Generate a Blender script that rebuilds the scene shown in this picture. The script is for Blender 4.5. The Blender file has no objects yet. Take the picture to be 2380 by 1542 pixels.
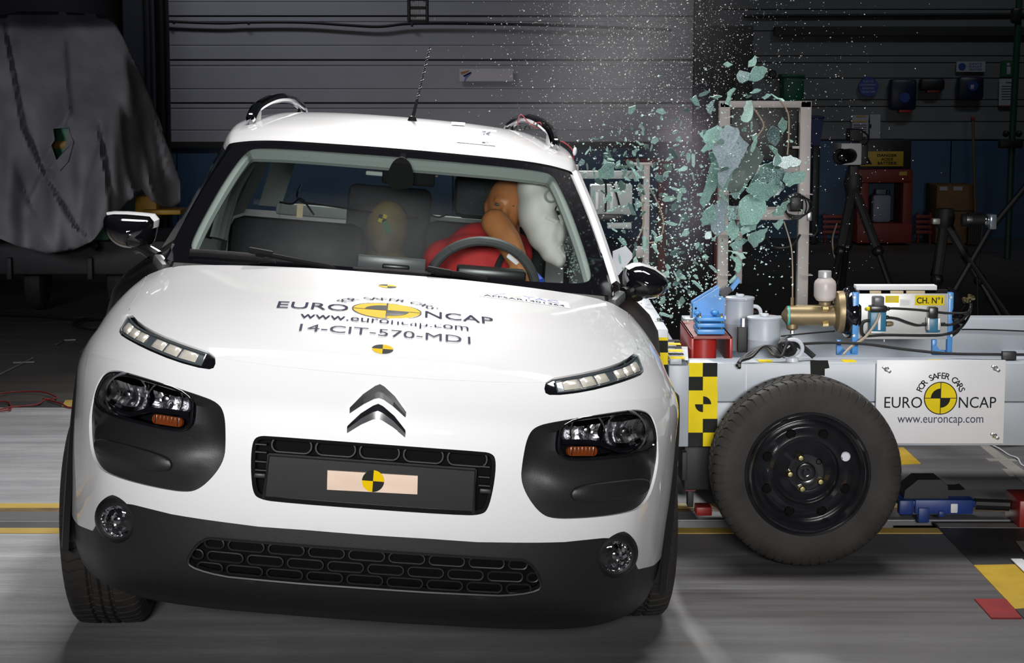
import bpy, bmesh, math, random
import numpy as np
from mathutils import Vector, Matrix, Euler
from mathutils.geometry import delaunay_2d_cdt
from mathutils.bvhtree import BVHTree

scene = bpy.context.scene
R = math.radians
# ------------------------------------------------------------------ camera
FPX, CAMH = 4500.0, 1.56
PITCH = math.atan(581 / FPX)
cam_data = bpy.data.cameras.new('camera')
cam_data.sensor_width = 36.0
cam_data.lens = FPX / 2380 * 36.0
cam_data.clip_start = 0.05
cam_data.clip_end = 200
cam = bpy.data.objects.new('camera', cam_data)
scene.collection.objects.link(cam)
cam.location = (0, 0, CAMH)
cam.rotation_euler = (R(90) - PITCH, 0, 0)
scene.camera = cam
# ------------------------------------------------------------------ view
scene.view_settings.view_transform = 'Standard'
scene.view_settings.look = 'None'
scene.view_settings.gamma = 1.0
scene.view_settings.use_curve_mapping = False
scene.view_settings.exposure = 0.0
scene.cycles.max_bounces = 5
scene.cycles.diffuse_bounces = 3
scene.cycles.glossy_bounces = 3
scene.cycles.volume_bounces = 0
scene.cycles.transparent_max_bounces = 8
# ------------------------------------------------------------------ world
world = bpy.data.worlds.new('hall_ambient')
scene.world = world
world.use_nodes = True
world.node_tree.nodes['Background'].inputs[0].default_value = (0.55, 0.6, 0.75, 1)
world.node_tree.nodes['Background'].inputs[1].default_value = 0.012


def area(name, loc, target, sx, sy, watts, col=(1, 1, 1), spread=180):
    l = bpy.data.lights.new(name, 'AREA')
    l.shape = 'RECTANGLE'
    l.size, l.size_y = sx, sy
    l.energy = watts
    l.color = col
    l.spread = R(spread)
    o = bpy.data.objects.new(name, l)
    scene.collection.objects.link(o)
    o.location = loc
    o.rotation_euler = (Vector(target) - Vector(loc)).to_track_quat('-Z', 'Y').to_euler()
    return o


# film light banks hung over the impact point and behind the camera
area('light_bank_overhead', (-0.55, 7.25, 4.8), (-0.5, 6.1, 0.4), 2.4, 1.0, 66, (1, 0.985, 0.97), 120)
area('light_bank_overhead_right', (1.6, 7.2, 4.8), (1.3, 6.5, 0.4), 1.6, 0.8, 36, (1, 0.985, 0.97), 110)
area('light_bank_rear', (-0.26, 13.6, 4.45), (-0.4, 6.0, 0.8), 0.4, 0.25, 48, (1, 0.985, 0.97), 70)
area('light_bank_front', (-0.45, -1.2, 2.0), (-0.45, 5.0, 0.95), 1.6, 0.5, 10.0, (1, 0.985, 0.98), 23)
area('light_bank_front_low', (1.15, -1.2, 2.0), (1.3, 6.2, 0.80), 1.2, 0.5, 7.0, (1, 0.99, 0.98), 23)
area('light_fill_sheet', (-3.6, 8.2, 1.3), (-3.0, 12.6, 0.75), 0.5, 0.5, 5.0, (0.9, 0.92, 1.0), 70)  # added out-of-view fill that brightens the dust sheet
area('light_fill_wall', (4.4, 14.5, 5.4), (4.0, 19.5, 1.0), 1.6, 0.4, 9, (0.85, 0.92, 1.0), 110)  # unseen fill added to lift the right wall and its signs
area('light_door_lamp', (-2.6, 16.6, 4.6), (-1.9, 19.5, 1.6), 1.5, 0.4, 18, (0.86, 0.88, 1.0), 130)

COL = scene.collection
rnd = random.Random(11)


# ------------------------------------------------------------------ placing helpers
def ray_dir(px, py):
    u = (px - 1190) / FPX
    v = (771 - py) / FPX
    S, C = math.sin(PITCH), math.cos(PITCH)
    return Vector((u, C + v * S, -S + v * C))


def at(px, py, Y):
    d = ray_dir(px, py)
    return Vector((0, 0, CAMH)) + d * (Y / d.y)


def ground(px, py, Z=0.0):
    d = ray_dir(px, py)
    return Vector((0, 0, CAMH)) + d * ((Z - CAMH) / d.z)


# ------------------------------------------------------------------ materials
MATS = {}


def mat(name, col, rough=0.5, metal=0.0, coat=0.0, spec=0.5, var=0.0, scale=8.0, bump=0.0, stretch=(1, 1, 1), var_col=None,
        alpha=None, emit=None):
    if name in MATS:
        return MATS[name]
    m = bpy.data.materials.new(name)
    m.use_nodes = True
    nt = m.node_tree
    b = nt.nodes['Principled BSDF']
    b.inputs['Base Color'].default_value = (*col, 1)
    b.inputs['Roughness'].default_value = rough
    b.inputs['Metallic'].default_value = metal
    b.inputs['Coat Weight'].default_value = coat
    b.inputs['Coat Roughness'].default_value = 0.04
    b.inputs['Specular IOR Level'].default_value = spec
    if emit:
        b.inputs['Emission Color'].default_value = (*emit[0], 1)
        b.inputs['Emission Strength'].default_value = emit[1]
    if var or bump:
        tc = nt.nodes.new('ShaderNodeTexCoord')
        mp = nt.nodes.new('ShaderNodeMapping')
        mp.inputs['Scale'].default_value = stretch
        nz = nt.nodes.new('ShaderNodeTexNoise')
        nz.inputs['Scale'].default_value = scale
        nz.inputs['Detail'].default_value = 6
        nt.links.new(tc.outputs['Object'], mp.inputs[0])
        nt.links.new(mp.outputs[0], nz.inputs['Vector'])
        if var:
            mx = nt.nodes.new('ShaderNodeMix')
            mx.data_type = 'RGBA'
            rp = nt.nodes.new('ShaderNodeMapRange')
            rp.inputs[1].default_value, rp.inputs[2].default_value = 0.3, 0.7
            nt.links.new(nz.outputs['Fac'], rp.inputs[0])
            nt.links.new(rp.outputs[0], mx.inputs[0])
            v2 = var_col if var_col else tuple(c * (1 - var) for c in col)
            mx.inputs[6].default_value = (*v2, 1)
            mx.inputs[7].default_value = (*tuple(min(1, c * (1 + var * 0.5)) for c in col), 1)
            nt.links.new(mx.outputs[2], b.inputs['Base Color'])
        if bump:
            bp = nt.nodes.new('ShaderNodeBump')
            bp.inputs['Strength'].default_value = bump
            bp.inputs['Distance'].default_value = 0.01
            nt.links.new(nz.outputs['Fac'], bp.inputs['Height'])
            nt.links.new(bp.outputs[0], b.inputs['Normal'])
    MATS[name] = m
    return m


def clear_mat(name, tint, gloss=1.0, ior=1.45, rough=0.0):
    """clear sheet glass: transparent body, Fresnel reflection"""
    if name in MATS:
        return MATS[name]
    m = bpy.data.materials.new(name)
    m.use_nodes = True
    nt = m.node_tree
    for n in list(nt.nodes):
        nt.nodes.remove(n)
    out = nt.nodes.new('ShaderNodeOutputMaterial')
    tr = nt.nodes.new('ShaderNodeBsdfTransparent')
    tr.inputs[0].default_value = (*tint, 1)
    gl = nt.nodes.new('ShaderNodeBsdfGlossy')
    gl.inputs['Roughness'].default_value = rough
    gl.inputs[0].default_value = (gloss, gloss, gloss, 1)
    # Schlick reflection, the same from either side of the sheet
    lw = nt.nodes.new('ShaderNodeLayerWeight')
    lw.inputs[0].default_value = 0.5
    pw = nt.nodes.new('ShaderNodeMath')
    pw.operation = 'POWER'
    pw.inputs[1].default_value = 5.0
    nt.links.new(lw.outputs['Facing'], pw.inputs[0])
    f0 = ((ior - 1) / (ior + 1)) ** 2
    fr = nt.nodes.new('ShaderNodeMath')
    fr.operation = 'MULTIPLY_ADD'
    fr.inputs[1].default_value = 1 - f0
    fr.inputs[2].default_value = f0
    nt.links.new(pw.outputs[0], fr.inputs[0])
    mx = nt.nodes.new('ShaderNodeMixShader')
    nt.links.new(fr.outputs[0], mx.inputs[0])
    nt.links.new(tr.outputs[0], mx.inputs[1])
    nt.links.new(gl.outputs[0], mx.inputs[2])
    nt.links.new(mx.outputs[0], out.inputs[0])
    MATS[name] = m
    return m


mat('white_paint', (0.83, 0.83, 0.84), 0.5, coat=1.0, spec=0.25)
mat('black_gloss', (0.006, 0.006, 0.008), 0.06, coat=0.6)
mat('black_plastic', (0.014, 0.014, 0.0155), 0.46, var=0.12, scale=300, bump=0.05)
mat('black_plastic_smooth', (0.009, 0.009, 0.0095), 0.32)
mat('dark_cavity', (0.003, 0.003, 0.003), 0.8, spec=0.1)
mat('seam_dark', (0.06, 0.06, 0.065), 0.6)
mat('chrome_soft', (0.86, 0.86, 0.88), 0.2, metal=1.0)
mat('chrome', (0.86, 0.86, 0.88), 0.06, metal=1.0)
mat('chrome_dark', (0.42, 0.42, 0.45), 0.12, metal=1.0)
mat('matt_black', (0.007, 0.007, 0.0075), 0.75, spec=0.15)
mat('steel', (0.5, 0.5, 0.5), 0.32, metal=1.0, var=0.2, scale=40)
mat('zinc', (0.62, 0.63, 0.62), 0.3, metal=1.0)
mat('brass_zinc', (0.62, 0.52, 0.26), 0.28, metal=1.0, var=0.2, scale=60)
mat('rubber', (0.03, 0.028, 0.026), 0.72, var=0.35, scale=25, bump=0.1)
mat('rubber_dusty', (0.028, 0.0255, 0.023), 0.75, var=0.45, scale=9, bump=0.15)
mat('rim_black', (0.014, 0.014, 0.017), 0.16, coat=0.4, var=0.3, scale=20)
mat('yellow', (0.80, 0.62, 0.008), 0.6, spec=0.15, var=0.1, scale=12)
mat('yellow_film', (0.78, 0.52, 0.004), 0.65, spec=0.03)
mat('black_print', (0.014, 0.016, 0.014), 0.7, spec=0.15, coat=0.5)
mat('dark_print', (0.03, 0.032, 0.07), 0.8, spec=0.04)
mat('grey_print', (0.07, 0.075, 0.11), 0.8, spec=0.04)
mat('trolley_grey', (0.44, 0.48, 0.53), 0.42, var=0.14, scale=3.5, bump=0.03)
mat('trolley_pale', (0.66, 0.69, 0.74), 0.4, var=0.16, scale=5)
mat('trolley_dark', (0.02, 0.02, 0.02), 0.6)
mat('sign_white', (0.76, 0.76, 0.78), 0.4, var=0.03, scale=4)
mat('red_steel', (0.42, 0.028, 0.024), 0.38, var=0.3, scale=10)
mat('red_rust', (0.30, 0.09, 0.075), 0.6, var=0.35, scale=14)
mat('blue_steel', (0.07, 0.29, 0.68), 0.36, var=0.15, scale=14)
mat('blue_dark', (0.01, 0.04, 0.22), 0.45, var=0.3, scale=14)
mat('bronze', (0.31, 0.235, 0.13), 0.45, metal=0.55, var=0.25, scale=18)
mat('aluminium', (0.52, 0.52, 0.51), 0.42, metal=0.35, var=0.12, scale=10)
mat('valve_blue', (0.02, 0.15, 0.26), 0.4, var=0.2, scale=30)
mat('cable_black', (0.012, 0.012, 0.013), 0.45)
mat('cable_red', (0.32, 0.03, 0.035), 0.5)
mat('cable_tan', (0.44, 0.36, 0.27), 0.55)
mat('reservoir', (0.62, 0.56, 0.54), 0.4, var=0.25, scale=14)
mat('wood_plate', (0.78, 0.60, 0.47), 0.6, var=0.12, scale=18, stretch=(0.3, 1, 1))
mat('amber', (0.17, 0.035, 0.006), 0.25, coat=0.8)
mat('led_lens', (0.62, 0.58, 0.51), 0.25, coat=1.0)
mat('drl_frame', (0.07, 0.085, 0.095), 0.22, coat=0.6)
mat('trim_grey', (0.34, 0.385, 0.365), 0.7)
mat('headliner', (0.42, 0.45, 0.44), 0.85)
mat('seat_fabric', (0.018, 0.022, 0.024), 0.85, var=0.3, scale=90)
mat('dash', (0.012, 0.013, 0.014), 0.55, var=0.2, scale=120)
mat('wheel_grip', (0.075, 0.08, 0.08), 0.5)
mat('dummy_skin', (0.46, 0.18, 0.065), 0.45, var=0.25, scale=7)
mat('dummy_red', (0.55, 0.03, 0.032), 0.75, var=0.2, scale=20)
mat('airbag', (0.74, 0.74, 0.69), 0.7, var=0.06, scale=9, bump=0.2)
mat('screen_grey', (0.09, 0.095, 0.1), 0.35)
mat('paper', (0.78, 0.78, 0.80), 0.5)
mat('tan_tape', (0.55, 0.45, 0.27), 0.6)
mat('green_patch', (0.02, 0.22, 0.09), 0.6)
clear_mat('windscreen_glass', (0.90, 0.94, 0.925), 1.0, 1.36)
clear_mat('lamp_cover', (0.97, 0.97, 0.97), 1.0, 1.45)


# ------------------------------------------------------------------ mesh builder
class MB:
    def __init__(self):
        self.v, self.f = [], []

    def add(self, verts, faces):
        o = len(self.v)
        self.v += [tuple(p) for p in verts]
        self.f += [tuple(i + o for i in q) for q in faces]
        return self

    def box(self, c, s, rot=None, bev=0.0):
        bm = bmesh.new()
        bmesh.ops.create_cube(bm, size=1)
        bmesh.ops.scale(bm, vec=s, verts=bm.verts)
        if bev:
            bmesh.ops.bevel(bm, geom=bm.edges[:], offset=bev, segments=2, affect='EDGES', profile=0.5)
        M = Matrix.Translation(c)
        if rot is not None:
            M = M @ (rot if isinstance(rot, Matrix) else Euler(rot).to_matrix().to_4x4())
        bm.transform(M)
        bm.verts.index_update()
        self.add([v.co for v in bm.verts], [[v.index for v in f.verts] for f in bm.faces])
        bm.free()
        return self

    def tube(self, path, r, n=8, caps=True, closed=False):
        P = [Vector(p) for p in path]
        m = len(P)
        rr = r if isinstance(r, (list, tuple)) else [r] * m
        vs, fs = [], []
        up = None
        for i in range(m):
            if closed:
                t = P[(i + 1) % m] - P[i - 1]
            else:
                t = P[min(i + 1, m - 1)] - P[max(i - 1, 0)]
            t.normalize()
            if up is None:
                up = Vector((0, 0, 1)) if abs(t.z) < 0.9 else Vector((1, 0, 0))
            a = t.cross(up)
            if a.length < 1e-6:
                a = t.orthogonal()
            a.normalize()
            b = a.cross(t).normalized()
            up = b
            for k in range(n):
                an = 2 * math.pi * k / n
                vs.append(P[i] + (a * math.cos(an) + b * math.sin(an)) * rr[i])
        for i in range(m if closed else m - 1):
            j = (i + 1) % m
            for k in range(n):
                l = (k + 1) % n
                fs.append((i * n + k, i * n + l, j * n + l, j * n + k))
        if caps and not closed:
            fs.append(tuple(range(n - 1, -1, -1)))
            fs.append(tuple((m - 1) * n + k for k in range(n)))
        return self.add(vs, fs)

    def lathe(self, prof, M=None, n=32, closed_prof=False):
        """prof: list of (radius, height) turned about local z, then M"""
        M = M or Matrix()
        vs, fs = [], []
        m = len(prof)
        for i in range(n):
            a = 2 * math.pi * i / n
            for r_, h_ in prof:
                vs.append(M @ Vector((r_ * math.cos(a), r_ * math.sin(a), h_)))
        for i in range(n):
            j = (i + 1) % n
            for k in range(m if closed_prof else m - 1):
                l = (k + 1) % m
                fs.append((i * m + k, j * m + k, j * m + l, i * m + l))
        return self.add(vs, fs)

    def prism(self, poly, M, depth):
        """2D polygon in local xy, extruded along local z from 0 to depth"""
        n = len(poly)
        vs = [M @ Vector((x, y, 0)) for x, y in poly] + [M @ Vector((x, y, depth)) for x, y in poly]
        fs = [tuple(range(n - 1, -1, -1)), tuple(range(n, 2 * n))]
        for i in range(n):
            j = (i + 1) % n
            fs.append((i, j, n + j, n + i))
        return self.add(vs, fs)

    def grid(self, fn, us, vs_, close_u=False):
        nu, nv = len(us), len(vs_)
        P = [fn(u, v) for u in us for v in vs_]
        fs = []
        for i in range(nu if close_u else nu - 1):
            for j in range(nv - 1):
                k = (i + 1) % nu
                fs.append((i * nv + j, k * nv + j, k * nv + j + 1, i * nv + j + 1))
        return self.add(P, fs)

    def ball(self, c, r, nu=16, nv=10):
        c = Vector(c)
        r = r if isinstance(r, (tuple, list)) else (r, r, r)
        vs = [c + Vector((0, 0, r[2]))]
        for j in range(1, nv):
            t = math.pi * j / nv
            for i in range(nu):
                a = 2 * math.pi * i / nu
                vs.append(c + Vector((r[0] * math.sin(t) * math.cos(a), r[1] * math.sin(t) * math.sin(a), r[2] * math.cos(t))))
        vs.append(c - Vector((0, 0, r[2])))
        fs = [(0, 1 + i, 1 + (i + 1) % nu) for i in range(nu)]
        for j in range(nv - 2):
            for i in range(nu):
                a, b = 1 + j * nu + i, 1 + j * nu + (i + 1) % nu
                fs.append((a, a + nu, b + nu, b))
        e = len(vs) - 1
        b0 = 1 + (nv - 2) * nu
        fs += [(e, b0 + (i + 1) % nu, b0 + i) for i in range(nu)]
        return self.add(vs, fs)

    def mesh(self, name, smooth=0.6, fix=True):
        me = bpy.data.meshes.new(name)
        me.from_pydata([tuple(v) for v in self.v], [], self.f)
        if fix:
            bm = bmesh.new()
            bm.from_mesh(me)
            bmesh.ops.remove_doubles(bm, verts=bm.verts, dist=1e-6)
            bmesh.ops.recalc_face_normals(bm, faces=bm.faces)
            bm.to_mesh(me)
            bm.free()
        if smooth:
            me.polygons.foreach_set('use_smooth', [True] * len(me.polygons))
            me.set_sharp_from_angle(angle=smooth)
        return me

    def build(self, name, m, parent=None, smooth=0.6, fix=True, M=None):
        o = bpy.data.objects.new(name, self.mesh(name, smooth, fix))
        COL.objects.link(o)
        o.data.materials.append(MATS[m] if isinstance(m, str) else m)
        if parent is not None:
            o.parent = parent
        if M is not None:
            o.matrix_local = M
        return o


def tag(o, label=None, cat=None, group=None, kind=None):
    if label:
        o['label'] = label
    if cat:
        o['category'] = cat
    if group:
        o['group'] = group
    if kind:
        o['kind'] = kind
    return o


def empty(name, loc=(0, 0, 0), rz=0.0, label=None, cat=None, group=None):
    o = bpy.data.objects.new(name, None)
    o.empty_display_size = 0.1
    COL.objects.link(o)
    o.location = loc
    o.rotation_euler = (0, 0, rz)
    return tag(o, label, cat, group)


def copy_obj(o, parent=None):
    c = o.copy()
    COL.objects.link(c)
    c.parent = parent
    return c


def copy_tree(o, parent=None):
    kids = list(o.children)
    c = copy_obj(o, parent)
    for k in kids:
        copy_tree(k, c)
    return c


def rrect(w, h, r, n=5, cx=0.0, cy=0.0):
    pts = []
    for sx, sy, a0 in ((1, 1, 0), (-1, 1, 90), (-1, -1, 180), (1, -1, 270)):
        for i in range(n + 1):
            a = R(a0 + 90 * i / n)
            pts.append((cx + sx * (w / 2 - r) + r * math.cos(a), cy + sy * (h / 2 - r) + r * math.sin(a)))
    return pts


def spline(pts, n=8, closed=False):
    P = [Vector(p) for p in pts]
    m = len(P)
    out = []
    for i in range(m if closed else m - 1):
        if closed:
            a, b, c, d = P[i - 1], P[i], P[(i + 1) % m], P[(i + 2) % m]
        else:
            a, b, c, d = P[max(i - 1, 0)], P[i], P[i + 1], P[min(i + 2, m - 1)]
        for k in range(n):
            t = k / n
            out.append(0.5 * (2 * b + (c - a) * t + (2 * a - 5 * b + 4 * c - d) * t * t + (3 * b - a - 3 * c + d) * t ** 3))
    if not closed:
        out.append(P[-1])
    return out


# lettering: Blender's built-in typeface turned into flat mesh triangles
_txt_cache = {}


def text_geo(body, size=1.0, bold=0.0, align='CENTER', spacing=1.0):
    key = (body, size, bold, align, spacing)
    if key in _txt_cache:
        return _txt_cache[key]
    cu = bpy.data.curves.new('lettering', 'FONT')
    cu.body = body
    cu.size = size
    cu.align_x = align
    cu.offset = bold * size
    cu.space_character = spacing
    cu.resolution_u = 3
    o = bpy.data.objects.new('lettering', cu)
    COL.objects.link(o)
    dg = bpy.context.evaluated_depsgraph_get()
    me = o.evaluated_get(dg).to_mesh()
    vs = [(v.co.x, v.co.y) for v in me.vertices]
    fs = [tuple(p.vertices) for p in me.polygons]
    o.evaluated_get(dg).to_mesh_clear()
    bpy.data.objects.remove(o)
    bpy.data.curves.remove(cu)
    _txt_cache[key] = (vs, fs)
    return vs, fs


def fit_text(body, x0, x1, y0, y1, bold=0.0):
    """2D letters scaled to fill the given box"""
    vs, fs = text_geo(body, 1.0, bold, 'LEFT')
    xs = [v[0] for v in vs]
    ys = [v[1] for v in vs]
    a, b, c, d = min(xs), max(xs), min(ys), max(ys)
    return [(x0 + (x - a) / (b - a) * (x1 - x0), y0 + (y - c) / (d - c) * (y1 - y0)) for x, y in vs], fs


def arc_text(body, cx, cy, r, a0, a1, size, bold=0.0):
    """letters standing on an arc from angle a0 to a1 (degrees, clockwise)"""
    V, F = [], []
    n = len(body)
    for i, ch in enumerate(body):
        if ch == ' ':
            continue
        a = R(a0 + (a1 - a0) * i / (n - 1))
        vs, fs = text_geo(ch, size, bold)
        o = len(V)
        ca, sa = math.cos(a - math.pi / 2), math.sin(a - math.pi / 2)
        for x, y in vs:
            X, Y = x, y + r
            V.append((cx + X * ca - Y * sa, cy + X * sa + Y * ca))
        F += [tuple(k + o for k in f) for f in fs]
    return V, F


def disc_geo(cx, cy, r0, r1, a0=0, a1=360, n=48):
    V, F = [], []
    for i in range(n + 1):
        a = R(a0 + (a1 - a0) * i / n)
        V.append((cx + r0 * math.cos(a), cy + r0 * math.sin(a)))
        V.append((cx + r1 * math.cos(a), cy + r1 * math.sin(a)))
    for i in range(n):
        F.append((2 * i, 2 * i + 1, 2 * i + 3, 2 * i + 2))
    return V, F


def flat(geos, fn, name, m, parent, smooth=None):
    """flat print laid on a surface: fn maps (x, y) to a point"""
    mb = MB()
    for V, F in geos:
        mb.add([fn(x, y) for x, y in V], F)
    return mb.build(name, m, parent, smooth=smooth, fix=False)


def rect_geo(x0, x1, y0, y1, nx=1, ny=1):
    V = [(x0 + (x1 - x0) * i / nx, y0 + (y1 - y0) * j / ny) for i in range(nx + 1) for j in range(ny + 1)]
    F = [(i * (ny + 1) + j, (i + 1) * (ny + 1) + j, (i + 1) * (ny + 1) + j + 1, i * (ny + 1) + j + 1) for i in range(nx) for j in range(ny)]
    return V, F


def remeshed(mb, name, m, parent=None, voxel=0.012, smooth_it=6, M=None):
    """union of overlapping volumes turned into one continuous skin"""
    o = mb.build(name, m, parent, M=M)
    rm = o.modifiers.new('skin', 'REMESH')
    rm.mode = 'VOXEL'
    rm.voxel_size = voxel
    sm = o.modifiers.new('relax', 'SMOOTH')
    sm.iterations = smooth_it
    sm.factor = 0.6
    dg = bpy.context.evaluated_depsgraph_get()
    me = bpy.data.meshes.new_from_object(o.evaluated_get(dg))
    o.modifiers.clear()
    o.data = me
    me.polygons.foreach_set('use_smooth', [True] * len(me.polygons))
    me.materials.clear()
    me.materials.append(MATS[m])
    return o
# ================================================================== the setting
YB = 19.5                     # back wall plane


def floor_material(name, c1, c2, stain_shade):
    m = bpy.data.materials.new(name)
    m.use_nodes = True
    nt = m.node_tree
    b = nt.nodes['Principled BSDF']
    tc = nt.nodes.new('ShaderNodeTexCoord')

    def noise(scale, stretch, detail=8, rough=0.6):
        mp = nt.nodes.new('ShaderNodeMapping')
        mp.inputs['Scale'].default_value = stretch
        n = nt.nodes.new('ShaderNodeTexNoise')
        n.inputs['Scale'].default_value = scale
        n.inputs['Detail'].default_value = detail
        n.inputs['Roughness'].default_value = rough
        nt.links.new(tc.outputs['Object'], mp.inputs[0])
        nt.links.new(mp.outputs[0], n.inputs['Vector'])
        return n.outputs['Fac']

    def remap(x, a, b_, c=0.0, d=1.0):
        r = nt.nodes.new('ShaderNodeMapRange')
        r.inputs[1].default_value, r.inputs[2].default_value = a, b_
        r.inputs[3].default_value, r.inputs[4].default_value = c, d
        nt.links.new(x, r.inputs[0])
        return r.outputs[0]

    def mix(f, a, b_):
        x = nt.nodes.new('ShaderNodeMix')
        x.data_type = 'RGBA'
        nt.links.new(f, x.inputs[0])
        for s, v in ((6, a), (7, b_)):
            if isinstance(v, tuple):
                x.inputs[s].default_value = (*v, 1)
            else:
                nt.links.new(v, x.inputs[s])
        return x.outputs[2]

    streak = remap(noise(3.0, (0.25, 3.0, 1)), 0.35, 0.68)
    col = mix(streak, c1, c2)
    fine = remap(noise(26, (0.35, 2.2, 1)), 0.35, 0.75)
    col = mix(remap(fine, 0, 1, 0, 0.35), col, tuple(c * 0.55 for c in c1))
    scr = remap(noise(14, (0.06, 5.0, 1), 10, 0.75), 0.56, 0.72, 0, 0.55)
    col = mix(scr, col, tuple(c * 0.4 for c in c1))
    grit = remap(noise(160, (0.6, 1, 1), 4, 0.7), 0.5, 0.75, 0, 0.4)
    col = mix(grit, col, tuple(c * 0.5 for c in c1))
    patch = remap(noise(1.3, (1, 1, 1), 5), 0.52, 0.72, 0, 0.55)
    col = mix(patch, col, tuple(c * 0.62 for c in c1))
    if stain_shade:
        # rubber marks dragged across the lane
        mp = nt.nodes.new('ShaderNodeMapping')
        mp.vector_type = 'TEXTURE'
        mp.inputs['Location'].default_value = (1.15, 5.85, 0)
        mp.inputs['Scale'].default_value = (1.05, 0.55, 1)
        gr = nt.nodes.new('ShaderNodeTexGradient')
        gr.gradient_type = 'SPHERICAL'
        nt.links.new(tc.outputs['Object'], mp.inputs[0])
        nt.links.new(mp.outputs[0], gr.inputs[0])
        mu = nt.nodes.new('ShaderNodeMath')
        mu.operation = 'MULTIPLY'
        nt.links.new(remap(gr.outputs['Fac'], 0.05, 0.5), mu.inputs[0])
        nt.links.new(remap(noise(5, (0.18, 3.5, 1)), 0.32, 0.6), mu.inputs[1])
        col = mix(mu.outputs[0], col, (0.03, 0.022, 0.025))
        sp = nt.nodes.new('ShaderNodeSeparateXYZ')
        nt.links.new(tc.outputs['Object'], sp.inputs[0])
        col = mix(remap(sp.outputs[0], -0.3, 0.9, 0, 0.86), col, (0.09, 0.085, 0.085))  # lane darkened towards the right: weaker light painted in, along with dirt
    nt.links.new(col, b.inputs['Base Color'])
    nt.links.new(remap(streak, 0, 1, 0.42, 0.62), b.inputs['Roughness'])
    bp = nt.nodes.new('ShaderNodeBump')
    bp.inputs['Strength'].default_value = 0.12
    bp.inputs['Distance'].default_value = 0.004
    nt.links.new(noise(40, (1, 1, 1)), bp.inputs['Height'])
    nt.links.new(bp.outputs[0], b.inputs['Normal'])
    MATS[name] = m
    return m


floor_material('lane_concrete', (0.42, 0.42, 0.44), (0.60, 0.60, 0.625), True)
floor_material('hall_screed', (0.085, 0.078, 0.07), (0.12, 0.11, 0.10), False)
mat('dark_plate', (0.045, 0.045, 0.047), 0.6, var=0.4, scale=6)
mat('floor_yellow', (0.56, 0.36, 0.025), 0.6, var=0.18, scale=9)
mat('floor_yellow_bright', (0.66, 0.45, 0.09), 0.55, var=0.12, scale=6)
mat('floor_red', (0.30, 0.018, 0.02), 0.55, var=0.3, scale=9)
mat('tape_mark', (0.30, 0.28, 0.26), 0.7, var=0.2, scale=9)
mat('rust_strip', (0.22, 0.13, 0.04), 0.7, var=0.6, scale=12)
mat('rail_steel', (0.42, 0.42, 0.44), 0.34, metal=0.6, var=0.15, scale=12, stretch=(0.2, 4, 1))
mat('door_panel', (0.40, 0.40, 0.42), 0.55, var=0.06, scale=2)
mat('wall_white', (0.16, 0.165, 0.17), 0.6, var=0.06, scale=1.5)
mat('wall_blue', (0.035, 0.085, 0.16), 0.55, var=0.12, scale=2)
mat('wall_dark', (0.05, 0.05, 0.055), 0.7)
mat('steel_column', (0.035, 0.04, 0.055), 0.5)

gy = lambda py: ground(80, py).y
ys0, ys1 = gy(1227.5), gy(1213)             # open slot of the tow rail
st0, st1 = gy(1211.5), gy(1192.5)           # steel running strip
YL = gy(948)                                # edge of the pale lane


def slab(name, x0, x1, y0, y1, z0, z1, m, parent=None):
    return MB().box(((x0 + x1) / 2, (y0 + y1) / 2, (z0 + z1) / 2), (x1 - x0, y1 - y0, z1 - z0)).build(name, m, parent, smooth=None)


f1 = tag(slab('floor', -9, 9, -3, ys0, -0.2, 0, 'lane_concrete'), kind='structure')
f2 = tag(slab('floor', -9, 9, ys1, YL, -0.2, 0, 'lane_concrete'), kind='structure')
f3 = tag(slab('floor', -9, 9, YL, YB + 0.5, -0.2, -0.006, 'hall_screed'), kind='structure')
slab('rail_channel', -9, 9, ys0, ys1, -0.2, -0.16, 'dark_cavity', f2)
slab('rail_strip', -9, 9, st0, st1, 0.0, 0.004, 'rail_steel', f2)
slab('rust_strip', -9, 9, gy(1192), gy(1183.5), 0.0, 0.0025, 'rust_strip', f2)


def floor_mark(name, poly_px, m, parent, z=0.0025, pts=None):
    P = pts or [ground(px, py) for px, py in poly_px]
    mb = MB()
    n = len(P)
    mb.add([(p.x, p.y, z) for p in P] + [(p.x, p.y, 0.0) for p in P],
           [tuple(range(n))] + [(i, n + i, n + (i + 1) % n, (i + 1) % n) for i in range(n)])
    return mb.build(name, m, parent, smooth=None)


xr = ground(2166, 1215).x
slab('yellow_line', -9, xr, gy(1182.5), gy(1171.5), 0.0, 0.002, 'floor_yellow_bright', f2)
slab('yellow_line', -9, xr, gy(1241), gy(1229), 0.0, 0.002, 'floor_yellow_bright', f1)
floor_mark('dark_plate', [(2166, 1215), (2267, 1318), (2700, 1318), (2650, 1215)], 'dark_plate', f1)
floor_mark('grey_strip', [(2174, 1219), (2184, 1229), (2600, 1231), (2600, 1219)], 'tape_mark', f1, 0.004)
floor_mark('yellow_patch', [(2263, 1316), (2360, 1419), (2600, 1400), (2600, 1310)], 'floor_yellow', f1, 0.003)
floor_mark('dark_plate', [(2360, 1419), (2420, 1485), (2700, 1485), (2700, 1395)], 'dark_plate', f1, 0.004)
floor_mark('red_tape', [(2265, 1396), (2338, 1396), (2375, 1440), (2304, 1440)], 'floor_red', f1, 0.005)
floor_mark('tan_patch', [(2360, 1262), (2500, 1262), (2500, 1300), (2388, 1300)], 'tape_mark', f1, 0.006)
floor_mark('yellow_patch', [(2060, 1042), (2100, 1042), (2140, 1079), (2080, 1082)], 'floor_yellow', f2, 0.003)
floor_mark('yellow_patch', [(1551, 1078), (1556, 1080), (1568, 1096), (1564, 1100), (1556, 1099), (1548, 1088)], 'floor_yellow', f2, 0.003)
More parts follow.
